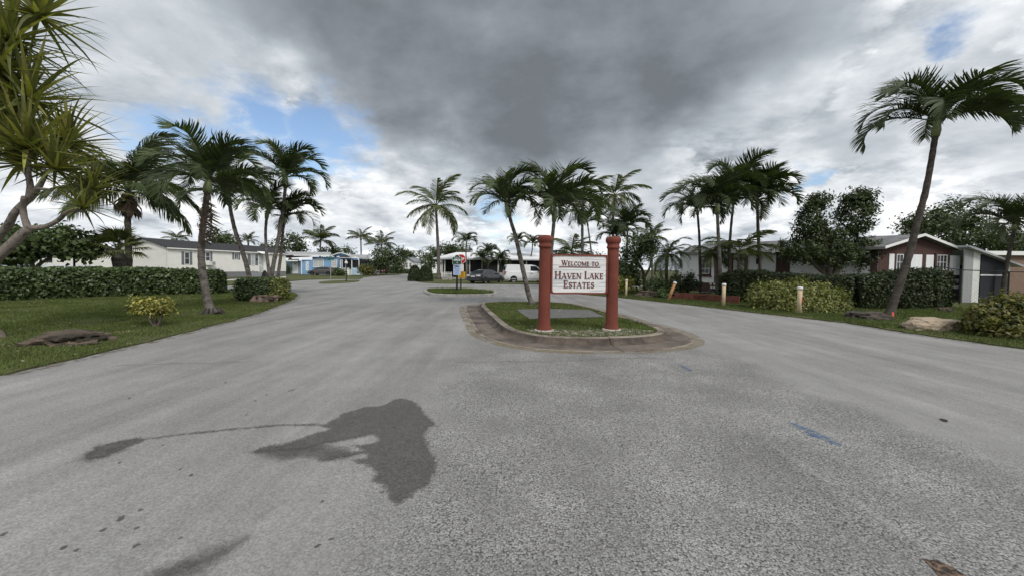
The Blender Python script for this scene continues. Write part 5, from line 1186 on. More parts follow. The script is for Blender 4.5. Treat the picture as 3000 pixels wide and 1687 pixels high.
tb = tag(MB().box((X(1296, 49), 48.8, .03), (X(1325, 49), 49.4, .45)).build('flower_planter', concrete_m), 'low grey planter before the picket fence of the porch house', 'planter')
# ---- brown and white house on the right
tw_white = M('white_board_siding', (.76, .77, .78), .7, .06, 2, bump=.12, bscale=1.2, grain=(5, 5, .05))
tw_brown = M('chocolate_board_siding', (.075, .040, .034), .75, .12, 2, bump=.12, bscale=1.2, grain=(5, 5, .05))
tan_brick = M('tan_brick', (.24, .15, .10), .9, .25, 5, bump=.4)
NC, EC, WC = Vector((20.95, 21.5, 0)), Vector((25.6, 21.9, 0)), Vector((13.9, 31.2, 0)); BC = WC + (EC - NC)
HR = thing('brown_house', NC, 'white and chocolate board house with brown gable at the right', 'house')
FL = Fr(NC, WC); FG = Fr(NC, EC)
if FL.n.x > 0: FL = Fr(NC, WC, True)
if FG.n.y > 0: FG = Fr(NC, EC, True)
ev_, rd_ = 3.12, 3.78
def pan(F, name, mat, s0, s1, z0, z1, d0=0.0, d1=.03, par=HR): return fbox(F, name, mat, par, s0, s1, z0, z1, d0, d1)
MB().hexa([NC, EC, BC, WC, NC + Vector((0,0,.02)), EC + Vector((0,0,.02)), BC + Vector((0,0,.02)), WC + Vector((0,0,.02))]).build('foundation', concrete_m, HR)
pan(FL, 'wall', tw_white, .02, FL.len, .72, ev_, -.15, 0)
pan(FL, 'skirting', tw_brown, .02, FL.len, 0, .72, -.15, -.03)
def sx(px, py=760): return FL.hit(px, py)[0]
for xa, xb in ((2551, 2577), (2274, 2315), (2094, 2106)): pan(FL, 'brown_panel', tw_brown, max(sx(xb), .03), sx(xa), .72, ev_ - .02, .002, .03)
brick_w = M('brown_brick_strip', (.16, .11, .085), .9, .35, 10, bump=.6, bscale=25)
for xa, xb in ((2139, 2146), (2183, 2191)): pan(FL, 'brick_pilaster', brick_w, sx(xb), sx(xa), .4, ev_ - .1, .004, .12)
d0_, d1_ = sx(2180), sx(2150); dr = pan(FL, 'door', white_dirty, d0_, d1_, .72, 2.85, .004, .05); MB().add([FL.p((d0_ + d1_) / 2 + .06 * math.cos(q), 1.75 + .06 * math.sin(q), .055) for q in np.linspace(0, 6.28, 9)[:-1]], [tuple(range(8))]).build('handle', black_metal, dr)
pan(FL, 'door_frame', tw_brown, d1_ + .01, d1_ + .14, .72, 2.95, .004, .06)
for px in (2127, 2222):
    s = sx(px); pan(FL, 'wall_lantern', black_metal, s - .09, s + .09, 2.15, 2.55, .004, .16)
a, z1 = sx(2080), 2.62; b = sx(2055); z0 = 1.4
pan(FL, 'window_surround', tw_brown, a - .12, b + .14, z0 - .16, z1 + .14, .002, .035)
o = window(FL, HR, a, b, z0, z1, nx=2, nz=3, out=.075, fw=.045, pd=.042)
pan(FL, 'window_sill', tw_brown, a - .18, b + .2, z0 - .24, z0 - .162, .002, .10)
for zz in (0.1, 0.35): pan(FL, 'vent', black_metal, sx(2040), sx(2022), zz, zz + .2, -.028, -.01)
for q, (xx, zz) in enumerate(((2084, .55), (2095, .55), (2086, .28), (2094, .28))): pan(FL, 'notice', white_dirty, sx(xx + 3), sx(xx - 3), zz, zz + .16, -.028, -.015)
# gable wall
G = FG.len
pan(FG, 'wall', tw_brown, 0, G, .75, ev_, -.15, 0)
mb = MB(); mb.sweep([(0, ev_ + .003), (G, ev_ + .003), (G / 2, rd_)], lambda u, v, k: FG.p(u, v, -.15 + .15 * k)); mb.build('gable', tw_brown, HR)
sk = MB(); FG.box(sk, 0, G, 0, .75, -.15, -.04); skirt_o = sk.build('brick_skirting', M('mortar', (.22, .19, .16), .95), HR)
bm_ = None
for r in range(4):
    k = 0; s = 0.0 if r % 2 == 0 else -.2
    while s < G:
        a, b = max(s, 0), min(s + .39, G)
        if b - a > .06: FG.box(mb := MB(), a + .005, b - .005, .01 + r * .185, .185 * (r + 1) - .005, -.039, -.012 + random.uniform(-.004, .004)); mb.build('block', tan_brick, skirt_o)
        s += .4
def gxs(px, py=760): return FG.hit(px, py)[0]
def panel(xa, xb, ya, yb):
    return pan(FG, 'white_panel', tw_white, gxs(xa), gxs(xb), max(.78, FG.hit(xa, yb)[1]), FG.hit(xa, ya)[1], .003, .03)
panel(2604, 2621, 744, 800); panel(2668, 2700, 746, 850); panel(2712, 2734, 747, 853); panel(2780, 2811, 749, 853)
pan(FG, 'white_panel', tw_white, gxs(2621.5), gxs(2645), .78, 1.25, .003, .03); pan(FG, 'white_panel', tw_white, gxs(2735), gxs(2779), .78, 1.5, .003, .03)
a, b = gxs(2624), gxs(2644); window(FG, HR, a, b, 1.35, 2.72, nx=2, nz=3, out=.06, fw=.035)
pan(FG, 'window_surround', tw_brown, a - .1, a - .005, 1.3, 2.8, .003, .05)
a, b = gxs(2741), gxs(2772); o = window(FG, HR, a, b, 1.45, 2.72, nx=3, nz=3, out=.07, fw=.035)
pan(FG, 'window_surround', tw_brown, a - .12, a - .005, 1.42, 2.8, .003, .09); pan(FG, 'window_surround', tw_brown, b + .005, b + .12, 1.42, 2.8, .003, .09); pan(FG, 'window_sill', tw_brown, a - .14, b + .14, 1.3, 1.41, .003, .12)
# roof
ridge0 = (NC + EC) / 2; ridge1 = (WC + BC) / 2; fo = FG.n * .35; bo = -FG.n * .3; lo = FL.n * .45; ro = -FL.n * .3
up = lambda z: Vector((0, 0, z))
slab_roof('roof', M('weathered_grey_shingles', (.165, .168, .17), .9, .25, 2.5, bump=.3, col2=(.10, .10, .10), c2scale=1.0), HR, (NC + fo + lo + up(ev_ - .02), WC + bo + lo + up(ev_ - .02)), (ridge0 + fo + up(rd_ + .09), ridge1 + bo + up(rd_ + .09)), .09)
slab_roof('roof', M('weathered_grey_shingles', (.165, .168, .17), .9, .25, 2.5, bump=.3, col2=(.10, .10, .10), c2scale=1.0), HR, (EC + fo + ro + up(ev_ - .02), BC + bo + ro + up(ev_ - .02)), (ridge0 + fo + up(rd_ + .09), ridge1 + bo + up(rd_ + .09)), .09)
for p0, p1 in ((NC + lo * .9, ridge0), (EC + ro, ridge0)):
    a_ = p0 + fo * 1.08 + up(ev_ - .14); b_ = p1 + fo * 1.08 + up(rd_ - .03); e_ = FG.n * .04
    MB().hexa([a_, b_, b_ + e_, a_ + e_, a_ + up(.14), b_ + up(.14), b_ + e_ + up(.14), a_ + e_ + up(.14)]).build('bargeboard', white, HR)
a_ = NC + fo + lo * 1.02 + up(ev_ - .17); b_ = WC + bo + lo * 1.02 + up(ev_ - .17); e_ = FL.n * .03
MB().hexa([a_, b_, b_ + e_, a_ + e_, a_ + up(.15), b_ + up(.15), b_ + e_ + up(.15), a_ + e_ + up(.15)]).build('fascia', M('dim_fascia', (.20, .19, .18), .7), HR)
mb = MB(); FL.box(mb, sx(2294), sx(2085), 2.93, 3.06, .0, .95); mb.build('porch_canopy', M('pale_canopy', (.42, .41, .40), .7), HR)
fbox(FL, 'flood_lamp', white, HR, sx(2294) - .02, sx(2279), 2.86, 3.1, .96, 1.05)
MB().tube([NC + FL.u * 1.0 + lo * .3 + up(3.1), NC + FL.u * 1.0 + lo * .3 + up(4.35)], .10, 10).lathe(NC + FL.u * 1.0 + lo * .3 + up(4.3), [(0, .13), (.05, .15), (.12, .06)], 10).build('flue_pipe', black_metal, HR)
MB().tube([EC + FL.u * .9 + ro + up(3.1), EC + FL.u * .9 + ro + up(3.75)], .06, 8).build('vent_pipe', white, HR)
# lean-to with dark screens
SH = thing('lean_to_shed', EC, 'grey lean-to with sloping roof and dark screens beside the brown gable', 'shed')
s1_ = EC + Vector((.05, -.55, 0)); X0, X1, X2 = s1_.x, s1_.x + .95, s1_.x + 2.55; y0 = s1_.y; y1 = y0 + 4
zr = lambda x: 3.25 - (x - X0) * .36
def slant(name, mat, xa, xb, d, z0=.0): return MB().hexa([(xa,y0,z0),(xb,y0,z0),(xb,y0+d,z0),(xa,y0+d,z0),(xa,y0,zr(xa)-.12),(xb,y0,zr(xb)-.12),(xb,y0+d,zr(xb)-.12),(xa,y0+d,zr(xa)-.12)]).build(name, mat, SH)
slant('side_panel', M('grey_corrugated_panel', (.30, .31, .31), .6, .1, 2, bump=.15, bscale=1.5, grain=(5, 5, .05)), X0, X0 + .52, .06)
slant('white_panel', white_dirty, X0 + .525, X1 - .04, .06)
slant('screen', M('blue_grey_screen', (.028, .031, .038), .8, .2, 20), X1 + .03, X2 - .05, .03, .12)
MB().box((X1, y0 - .02, 1.55), (X2, y0 - .002, 1.62)).build('rail', white, SH); MB().box(((X1 + X2) / 2, y0 - .02, .1), ((X1 + X2) / 2 + .05, y0 - .003, 1.54)).build('mullion', black_metal, SH)
MB().box((X2 - .04, y0 - .02, 0), (X2 + .06, y0 + .08, zr(X2) - .13)).build('post', white_dirty, SH)
MB().hexa([(X0 - .1,y0-.3,zr(X0)-.11),(X2+.45,y0-.3,zr(X2+.45)-.11),(X2+.45,y1,zr(X2+.45)-.11),(X0-.1,y1,zr(X0)-.11),(X0-.1,y0-.3,zr(X0)),(X2+.45,y0-.3,zr(X2+.45)),(X2+.45,y1,zr(X2+.45)),(X0-.1,y1,zr(X0))]).build('roof', M('grey_tin_roof', (.42, .43, .44), .5), SH)
MB().box((X2 - .1, y0 + .1, 0), (X2, y1, 2.2)).build('side_wall', dark_void, SH)
# tan building at the right edge
tan_m = M('tan_stucco', (.23, .155, .115), .85, .08, 1.5, bump=.2)
TB = thing('tan_building', gx(2900, 27), 'flat tan stucco building at the right edge', 'building')
xa = X(2880, 27); MB().box((xa, 27, 0), (xa + 14, 35, 3.0)).build('wall', tan_m, TB); MB().box((xa - .3, 26.7, 3.0), (xa + 14.3, 35.3, 3.28)).build('roof_fascia', white, TB)
for k in range(4): MB().box((xa + .9 + k * 2.6, 26.96, .3), (xa + 3.3 + k * 2.6, 26.995, 2.35)).build('panel', M('tan_panel', (.20, .135, .10), .85, .1, 2), TB)
# ------------------------------------------------------------------ welcome sign
def arc(cx, cy, rx, ry, a0, a1, n=14): return [(cx + rx * math.cos(R(a0 + (a1 - a0) * i / n)), cy + ry * math.sin(R(a0 + (a1 - a0) * i / n))) for i in range(n + 1)]
def rect(x0, y0, x1, y1): return [(x0, y0), (x1, y0), (x1, y1), (x0, y1)]
T1, T2, SF = .17, .075, .06
def stroke(x0, y0, x1, y1, wd): return [(x0, y0), (x0 + wd, y0), (x1 + wd, y1), (x1, y1)]
def ribbon(pts, wds):
    out = []
    for i in range(len(pts) - 1):
        q = []
        for j in (i, i + 1):
            a = pts[max(j - 1, 0)]; b = pts[min(j + 1, len(pts) - 1)]; d = Vector((b[0] - a[0], b[1] - a[1])).normalized(); nn = Vector((-d.y, d.x)) * wds[j] / 2; q.append((nn, pts[j]))
        (n0, p0), (n1, p1) = q
        out.append([(p0[0] + n0.x, p0[1] + n0.y), (p0[0] - n0.x, p0[1] - n0.y), (p1[0] - n1.x, p1[1] - n1.y), (p1[0] + n1.x, p1[1] + n1.y)])
    return out
def serif(x, y, wd, o=.07): return rect(x - o, y, x + wd + o, y + SF)
def stem(x, wd=T1): return [rect(x, 0, x + wd, 1), serif(x, 0, wd), serif(x, 1 - SF, wd)]
def ring(cx, rx, a0, a1, n=22):
    pts = []; wd = []
    for i in range(n + 1):
        a = R(a0 + (a1 - a0) * i / n); pts.append((cx + rx * math.cos(a), .5 + .46 * math.sin(a))); wd.append(T2 + (T1 - T2) * abs(math.cos(a)) ** 1.3)
    return ribbon(pts, wd)
def glyph(ch):
    if ch == 'W': return [stroke(.02, 1, .27, 0, T1 * .95), stroke(.55, 1, .32, 0, T2), stroke(.47, 1, .72, 0, T1 * .95), stroke(1.06, 1, .80, 0, T2), rect(-.05, .95, .25, 1), rect(.42, .95, .7, 1), rect(.98, .95, 1.22, 1)], 1.18
    if ch == 'E': return stem(.08) + [rect(.08, .93, .60, 1), rect(.54, .78, .60, .94), rect(.25, .47, .50, .54), rect(.45, .40, .50, .61), rect(.08, 0, .64, .07), rect(.58, .06, .64, .24)], .72
    if ch == 'L': return stem(.08) + [rect(.08, 0, .62, .07), rect(.56, .06, .62, .26)], .68
    if ch == 'C': return ring(.48, .38, 45, 315) + [rect(.70, .70, .76, .98), rect(.70, .05, .74, .25)], .86
    if ch == 'O': return ring(.48, .40, 0, 360), .96
    if ch == 'M': return [rect(.12, 0, .12 + T2, 1), rect(.86, 0, .86 + T1, 1), stroke(.12, 1, .50, .05, T1 * .9), stroke(.92, 1, .54, .05, T2), serif(.12, 0, T2), serif(.86, 0, T1), rect(.02, .95, .25, 1), rect(.88, .95, 1.10, 1)], 1.16
    if ch == 'T': return [rect(.32, 0, .32 + T1, 1), serif(.32, 0, T1), rect(.03, .93, .78, 1), rect(.03, .76, .09, .94), rect(.72, .76, .78, .94)], .82
    if ch == 'H': return stem(.08) + stem(.66) + [rect(.2, .47, .7, .54)], .94
    if ch == 'A': return [stroke(.02, 0, .38, 1, T2), stroke(.72, 0, .36, 1, T1), rect(.18, .30, .68, .36), rect(-.06, 0, .2, .055), rect(.62, 0, .98, .055)], .94
    if ch == 'V': return [stroke(.04, 1, .36, 0, T1), stroke(.80, 1, .44, 0, T2), rect(-.05, .95, .30, 1), rect(.70, .95, .96, 1)], .90
    if ch == 'N': return [rect(.10, 0, .10 + T2, 1), rect(.78, 0, .78 + T2, 1), stroke(.06, 1, .70, 0, T1), serif(.10, 0, T2), serif(.78, 1 - SF, T2), rect(-.02, .95, .2, 1)], .96
    if ch == 'K': return stem(.08) + [stroke(.24, .42, .66, 1, T2), stroke(.62, 0, .32, .52, T1), rect(.58, .95, .86, 1), rect(.56, 0, .92, .055)], .90
    if ch == 'S':
        pts = arc(.32, .73, .22, .22, 20, 270, 12) + arc(.32, .27, .24, .235, 90, -160, 12)[1:]
        return ribbon(pts, [T2 + (T1 - T2) * math.sin(math.pi * i / (len(pts) - 1)) ** 1.5 for i in range(len(pts))]) + [rect(.50, .70, .55, .96), rect(.06, .04, .11, .28)], .62
    return [], .4
def word(text, T, x0, x1, base, cap, small):
    """small capitals between x0 and x1; T maps sign coordinates to points"""
    adv = []; 
    for wd in text.split(' '):
        adv.append([(ch, cap if i == 0 and wd != 'TO' else small) for i, ch in enumerate(wd)])
    seq = []
    for i, wd in enumerate(adv):
        if i: seq.append((' ', small))
        seq += wd
    tot = sum((glyph(c)[1] if c != ' ' else .42) * h + .07 * small for c, h in seq) - .07 * small
    k = (x1 - x0) / tot; x = x0; letters = []
    for c, h in seq:
        polys, w_ = glyph(c)
        if polys:
            mb = MB()
            for j, pl in enumerate(polys): mb.sweep([(x + u * h * k, base + v * h) for u, v in pl], lambda u, v, q, j=j: T(u, v, .001 + (.012 + j * .0002) * q))
            letters.append(mb)
        x += (w_ if c != ' ' else .42) * h * k + .07 * small * k
    return letters
red_m = M('brick_red_stucco', (.155, .043, .029), .85, .22, 3, bump=.9, bscale=28, col2=(.10, .04, .032), c2scale=4, c2lo=.55, c2hi=.78, grain=(1, 1, .45))
letter_m = M('maroon_letter_paint', (.13, .030, .025), .7, .15, 10)
def board_mat():
    m = bpy.data.materials.new('sandblasted_white_board'); m.use_nodes = True; t = m.node_tree; t.nodes.clear()
    tc = t.nodes.new('ShaderNodeTexCoord'); v = vmath(t, 'MULTIPLY', tc.outputs['Object'], (1.2, 1.2, 34.0))
    n1 = noise(t, v, 1.0, 5, .55, .3).outputs['Fac']; f = maprange(t, n1, .46, .62)
    c = mixc(t, mathn(t, 'MULTIPLY', f, .75), (.70, .69, .67), (.33, .36, .40))
    p = t.nodes.new('ShaderNodeBsdfPrincipled'); L(t, c, p.inputs['Base Color']); p.inputs['Roughness'].default_value = .75
    bp = t.nodes.new('ShaderNodeBump'); bp.inputs['Strength'].default_value = .6; bp.inputs['Distance'].default_value = .01; bp.invert = True
    L(t, n1, bp.inputs['Height']); L(t, bp.outputs[0], p.inputs['Normal'])
    o = t.nodes.new('ShaderNodeOutputMaterial'); L(t, p.outputs[0], o.inputs[0]); return m
cL = g(1593.5, 967.5, .14); cR = g(1791.5, 965, .14)
SG = thing('welcome_sign', (cL + cR) / 2, 'white welcome board between two brick-red columns on the island', 'sign')
prof = [(0, .205), (.02, .205), (.06, .195), (.12, .172), (.22, .160), (.5, .157), (1.95, .150), (2.02, .150), (2.03, .172), (2.075, .176), (2.09, .158), (2.14, .160), (2.17, .185), (2.20, .203), (2.27, .203), (2.31, .175), (2.325, .10)]
def colht(c, px, py): return at(px, py, c.y).z - c.z
for c, tp in ((cL, (1603, 690)), (cR, (1801, 694))):
    k = colht(c, *tp) / 2.325; MB().lathe(c, [(z * k, r * .93) for z, r in prof], 28).build('column', red_m, SG, True)
    MB().lathe(c + Vector((0, 0, .002)), [(0, .24), (.02, .235), (.03, .20)], 20).build('plinth', M('chipped_plinth', (.42, .38, .34), .95, .3, 8), SG)
FS = Fr(cL, cR)
if FS.n.y > 0: FS.n = -FS.n
sl_, sr_ = .145, FS.len - .145
zt = (at(1700, 746, (cL.y + cR.y) / 2)).z; zb = (at(1700, 861, (cL.y + cR.y) / 2)).z
def rrect(x0, y0, x1, y1, r): return arc(x1 - r, y1 - r, r, r, 0, 90, 6) + arc(x0 + r, y1 - r, r, r, 90, 180, 6) + arc(x0 + r, y0 + r, r, r, 180, 270, 6) + arc(x1 - r, y0 + r, r, r, 270, 360, 6)
outer = rrect(sl_, zb, sr_, zt, .07); inn = rrect(sl_ + .038, zb + .038, sr_ - .038, zt - .038, .06); n = len(outer)
mb = MB(); vs = []
for d, ring_ in ((-.045, outer), (.055, outer), (.055, inn), (.028, inn), (-.045, inn)): vs += [FS.p(u, v, d) for u, v in ring_]
fs = []
for a in range(4): fs += [(a*n + i, a*n + (i+1) % n, (a+1)*n + (i+1) % n, (a+1)*n + i) for i in range(n)]
fs += [(4*n + i, 4*n + (i+1) % n, (i+1) % n, i) for i in range(n)]
mb.add(vs, fs).build('panel_frame', red_m, SG)
pan_ = MB().sweep(inn, lambda u, v, q: FS.p(u, v, -.04 + .069 * q)).build('panel', board_mat(), SG)
# lettering: sign coordinates measured on the panel (998 x 688 units)
PW, PH = sr_ - sl_, zt - zb
def TS(u, v, q): return FS.p(sl_ + (u - 712) / 998 * PW, zt - (v - 512) / 688 * PH, .030 + q)
def lettering(text, x0, x1, base, cap, small):
    for m_ in word(text, lambda u, v, q: TS(u, 2 * base - v, q), x0, x1, base, cap, small): m_.build('letter', letter_m, pan_)
lettering('WELCOME TO', 893, 1545, 708, 92, 70)
MB().sweep(rect(850, 724, 1575, 738), lambda u, v, q: TS(u, v, .001 + .01 * q)).build('underline', letter_m, pan_)
lettering('HAVEN LAKE', 778, 1635, 940, 134, 102)
lettering('ESTATES', 933, 1470, 1095, 130, 102)

# ------------------------------------------------------------------ small signs
def text_mesh(txt, size, T, name, mat, par, bold=.0, width=None):
    cu = bpy.data.curves.new('lettering', 'FONT'); cu.body = txt; cu.size = size; cu.align_x = 'CENTER'; cu.align_y = 'CENTER'; cu.offset = bold; cu.resolution_u = 2
    ob = bpy.data.objects.new('lettering', cu); COL.objects.link(ob)
    bpy.context.view_layer.update()
    me = bpy.data.meshes.new_from_object(ob.evaluated_get(bpy.context.evaluated_depsgraph_get()))
    k = 1.0
    xs = [v.co.x for v in me.vertices]
    if width and xs: k = width / (max(xs) - min(xs))
    vs = [T(v.co.x * k, v.co.y) for v in me.vertices]; fs = [tuple(p.vertices) for p in me.polygons]
    bpy.data.objects.remove(ob); bpy.data.curves.remove(cu); bpy.data.meshes.remove(me)
    return MB().add(vs, fs).build(name, mat, par)
post_m = M('dark_green_post', (.012, .018, .015), .6, .2, 10)
YO = 23.6
def facing(px, Y): return lambda u, v, d=0.0, c=gx(px, Y): Vector((c.x + u, Y - d, v))
def post(par, px, Y, z1, wd): MB().box((gx(px, Y).x - wd, Y - wd, .12), (gx(px, Y).x + wd, Y + wd, z1)).build('post', post_m, par)
k = YO / F_PX
OS = thing('office_sign', gx(1339, YO, .15), 'green office sign above a blue and white notice on one post, small island', 'sign'); f = facing(1339, YO)
Zp = lambda py, Y, px=1345: at(px, py, Y).z
zc = Zp(760.5, YO); hw = 12.6 * k
top, bot = Zp(748, YO), Zp(774, YO)
post(OS, 1339, YO + .08, top - .1, .055)
shape = [(-hw, bot), (hw, bot), (hw, top - .14), (hw * .55, top - .12), (hw * .4, top - .03), (0, top + .02), (-hw * .4, top - .03), (-hw * .55, top - .12), (-hw, top - .14)]
MB().sweep([(u * 1.07, (v - zc) * 1.06 + zc) for u, v in shape], lambda u, v, q: f(u, v, -.02 + .03 * q)).build('sign_border', white, OS)
gsn = MB().sweep(shape, lambda u, v, q: f(u, v, .012 + .012 * q)).build('sign_face', M('sign_green', (.012, .055, .038), .5, .08, 5), OS)
wtext = M('sign_white_lettering', (.75, .76, .74), .5, .03)
text_mesh('OFFICE', .15, lambda x, y: f(x, zc - .045 + y, .028), 'lettering', wtext, gsn, .006, hw * 1.6)
text_mesh('HAVEN LAKE', .06, lambda x, y: f(x, zc + .125 + y, .028), 'lettering', wtext, gsn, 0, hw * 1.2)
text_mesh('ESTATES', .06, lambda x, y: f(x, zc + .065 + y, .028), 'lettering', wtext, gsn, 0, hw * 1.3)
MB().sweep([(-.06, -.012), (.03, -.012), (.03, -.035), (.075, 0), (.03, .035), (.03, .012), (-.06, .012)], lambda u, v, q: f(u, zc - .19 + v, .026 + .003 * q)).build('arrow', wtext, gsn)
b0, b1 = Zp(806.5, YO), Zp(776, YO); bw = 10.6 * k
bs = MB().sweep(rect(-bw, b0, bw, b1), lambda u, v, q: f(u, v, .0 + .015 * q)).build('notice_face', M('notice_pale_blue', (.45, .53, .68), .5, .06, 3), OS)
navy = M('notice_navy', (.02, .035, .16), .5, .1, 5)
random.seed(3)
for r, (z, h) in enumerate(((.92, .05), (.86, .07), (.78, .06), (.70, .05))):
    x = -bw * .8
    while x < bw * .75:
        ww = random.uniform(.03, .09)
        if random.random() < .7: MB().sweep(rect(x, b0 + (b1 - b0) * z - h * .5, min(x + ww, bw * .85), b0 + (b1 - b0) * z + h * .3), lambda u, v, q: f(u, v, .016 + .003 * q)).build('printed_mark', navy, bs)
        x += ww + .025
for r in range(8): MB().sweep(rect(-bw * random.uniform(.55, .85), b0 + .04 + r * .052, bw * random.uniform(.5, .85), b0 + .06 + r * .052), lambda u, v, q: f(u, v, .016 + .003 * q)).build('printed_line', M('notice_blue', (.10, .16, .42), .5), bs)
Y2 = 24.6; k = Y2 / F_PX; f2 = facing(1350.5, Y2)
SS = thing('stop_sign', gx(1350.5, Y2, .15), 'red stop sign with yellow plate on a dark post, behind the office sign', 'sign')
zs = Zp(759.5, Y2); post(SS, 1350.5, Y2 + .07, zs + .1, .04)
oct_ = lambda r: [(r / math.cos(R(22.5)) * math.cos(R(22.5 + 45 * i)), zs + r / math.cos(R(22.5)) * math.sin(R(22.5 + 45 * i))) for i in range(8)]
MB().sweep(oct_(14.0 * k), lambda u, v, q: f2(u, v, .0 + .01 * q)).build('octagon_border', white, SS)
sf_ = MB().sweep(oct_(13.0 * k), lambda u, v, q: f2(u, v, .0105 + .004 * q)).build('octagon_face', M('stop_red', (.42, .018, .025), .4, .06, 5), SS)
text_mesh('STOP', .22, lambda x, y: f2(x, zs + y, .017), 'lettering', wtext, sf_, .006, 20 * k)
w0, w1 = Zp(795, Y2), Zp(775.5, Y2); wn_ = MB().sweep(rect(-.12, w0, 8.0 * k, w1), lambda u, v, q: f2(u, v, .0 + .01 * q)).build('white_plate', white, SS)
for r in range(5): MB().sweep(rect(-.02, w0 + .06 + r * .07, .14 - .02 * (r % 2), w0 + .075 + r * .07), lambda u, v, q: f2(u, v, .011 + .002 * q)).build('printed_line', M('notice_grey', (.2, .21, .24), .5), wn_)
y0_, y1_ = Zp(815, Y2), Zp(796, Y2); yw = 11 * k
yp = MB().sweep(rect(-yw + .05, y0_, yw + .05, y1_), lambda u, v, q: f2(u, v, .012 + .01 * q)).build('yellow_plate', M('sign_yellow', (.52, .28, .012), .45, .06, 5), SS)
cy = (y0_ + y1_) / 2 + .03
for pl in ribbon(arc(.05, cy, .115, .115, 0, 360, 20), [.022] * 21): MB().sweep(pl, lambda u, v, q: f2(u, v, .0225 + .003 * q)).build('printed_mark', black_metal, yp)
MB().sweep(stroke(.0, cy - .08, .08, cy + .08, .03), lambda u, v, q: f2(u, v, .0225 + .0045 * q)).build('printed_mark', black_metal, yp)
MB().sweep(rect(-yw + .1, y0_ + .03, yw, y0_ + .055), lambda u, v, q: f2(u, v, .0225 + .003 * q)).build('printed_line', black_metal, yp)
# street name sign and lamps
YN = 43.5; ST = thing('street_name_sign', gx(968.5, YN, .02), 'green street name blades on a thin grey pole by the far driveway', 'sign')
MB().tube([gx(968.5, YN, 0), gx(968.5, YN, Zp(745, YN, 968))], .035, 8).build('pole', M('galvanised_steel', (.35, .36, .36), .5, .1, 8, metal=.5), ST)
gxp = gx(968.5, YN); z = Zp(760, YN, 968)
MB().box((gxp.x - .33, YN - .05, z - .1), (gxp.x + .40, YN - .03, z + .1)).build('name_blade', M('street_sign_green', (.015, .12, .10), .5), ST)
MB().box((gxp.x - .012, YN - .35, z + .12), (gxp.x + .012, YN + .35, z + .3)).build('name_blade', MATS['street_sign_green'], ST)
globe_m = M('clouded_globe', (.62, .62, .58), .25, .05, 3, spec=.5)
def lamp(label, px, Y, base_z, zt, r):
    c = gx(px, Y, 0); t = thing('lamp_post', Vector((c.x, Y, base_z)), label, 'lamp post')
    MB().lathe(Vector((c.x, Y, base_z)), [(0, .09), (.1, .09), (.14, .05), (zt - r * 1.2, .045), (zt - r * 1.1, .09), (zt - r * .9, .09)], 10).build('post', black_metal, t)
    MB().lathe(Vector((c.x, Y, base_z + zt)), [(-r, r * .3), (-r * .8, r * .6), (-r * .35, r * .94), (0, r), (r * .4, r * .9), (r * .8, r * .55), (r, r * .08)], 14).build('globe', globe_m, t, True)
    return t
lamp('black lamp post with round globe behind the left hedge', 218, 20.4, .02, Zp(729, 20.4, 218), .2)
lamp('black lamp post on the small grass islet before the blue house', 1014.5, 40.5, .04, Zp(771, 40.5, 1015), .17)

# ------------------------------------------------------------------ posts, rocks, planter, fence
pvc = M('yellowed_pipe', (.52, .42, .27), .6, .15, 4, col2=(.33, .15, .06), c2scale=6, c2lo=.55, c2hi=.68)
pvc_r = M('rusty_pipe', (.42, .22, .10), .7, .25, 6, col2=(.22, .075, .03), c2scale=7, c2lo=.48, c2hi=.6)
capm = M('white_pipe_cap', (.68, .67, .64), .5, .08, 6)
for label, bx, by, tx, ty, r, mt in (('straight pale yellow pipe bollard nearest the welcome sign', 1834, 869, 1836, 821, .062, M('pale_yellow_pipe', (.58, .50, .32), .6, .1, 4)), ('rusty pipe bollard leaning right, before the brick planter', 1957, 881, 1978, 828, .078, pvc_r), ('yellowed pipe bollard beside the dark hedge end', 2119, 898, 2121.5, 833, .078, pvc), ('yellowed pipe bollard with red tape before the yellow-green shrub', 2341, 920, 2344, 843, .082, pvc)):
    b = g(bx, by, .02); tp = at(tx, ty, b.y); t = thing('pipe_bollard', b, label, 'bollard', 'pipe bollards along the right verge')
    MB().tube([b - Vector((0, 0, .05)), b.lerp(tp, .5), tp], r, 12).build('pipe', mt, t, True); d = (tp - b).normalized()
    MB().tube([tp - d * .07, tp - d * .01, tp + d * .03, tp + d * .045], [r * 1.18, r * 1.2, r * 1.15, r * .6], 12).build('cap', capm, t, True)
    if by == 920: MB().tube([b.lerp(tp, .36) + Vector((.012, -.006, 0)), b.lerp(tp, .68) + Vector((.012, -.006, 0))], r * .93, 12).build('red_tape', M('red_tape', (.42, .05, .03), .6, .3, 12), t, True)
def rock(name, label, c, rx, ry, rz, mat, seed, rough=.22, flat=.5):
    import bmesh
    from mathutils import noise as mn
    bm = bmesh.new(); bmesh.ops.create_icosphere(bm, subdivisions=4, radius=1)
    for v in bm.verts:
        p = v.co.copy(); k = 1 + rough * mn.noise(p * 1.6 + Vector((seed, 0, 0))) * 1.6 + rough * .6 * mn.noise(p * 4.3 + Vector((0, seed, 0))) + rough * .3 * mn.noise(p * 11 + Vector((0, seed, 3)))
        q = p * k; z = q.z
        if z > flat: z = flat + (z - flat) * .3
        v.co = Vector((q.x * rx, q.y * ry, max(z, -.35) * rz))
    me = bpy.data.meshes.new(name); bm.to_mesh(me); bm.free(); me.materials.append(mat)
    o = bpy.data.objects.new(name, me); COL.objects.link(o); o.location = c; return tag(o, label, 'rock')
lime = M('limestone', (.36, .29, .21), .95, .3, 4, bump=1, bscale=14, col2=(.14, .11, .085), c2scale=3, c2lo=.5, c2hi=.7)
brownrock = M('mossy_brown_rock', (.105, .08, .06), .95, .4, 5, bump=1, bscale=18, col2=(.035, .03, .022), c2scale=3, c2lo=.45, c2hi=.6)
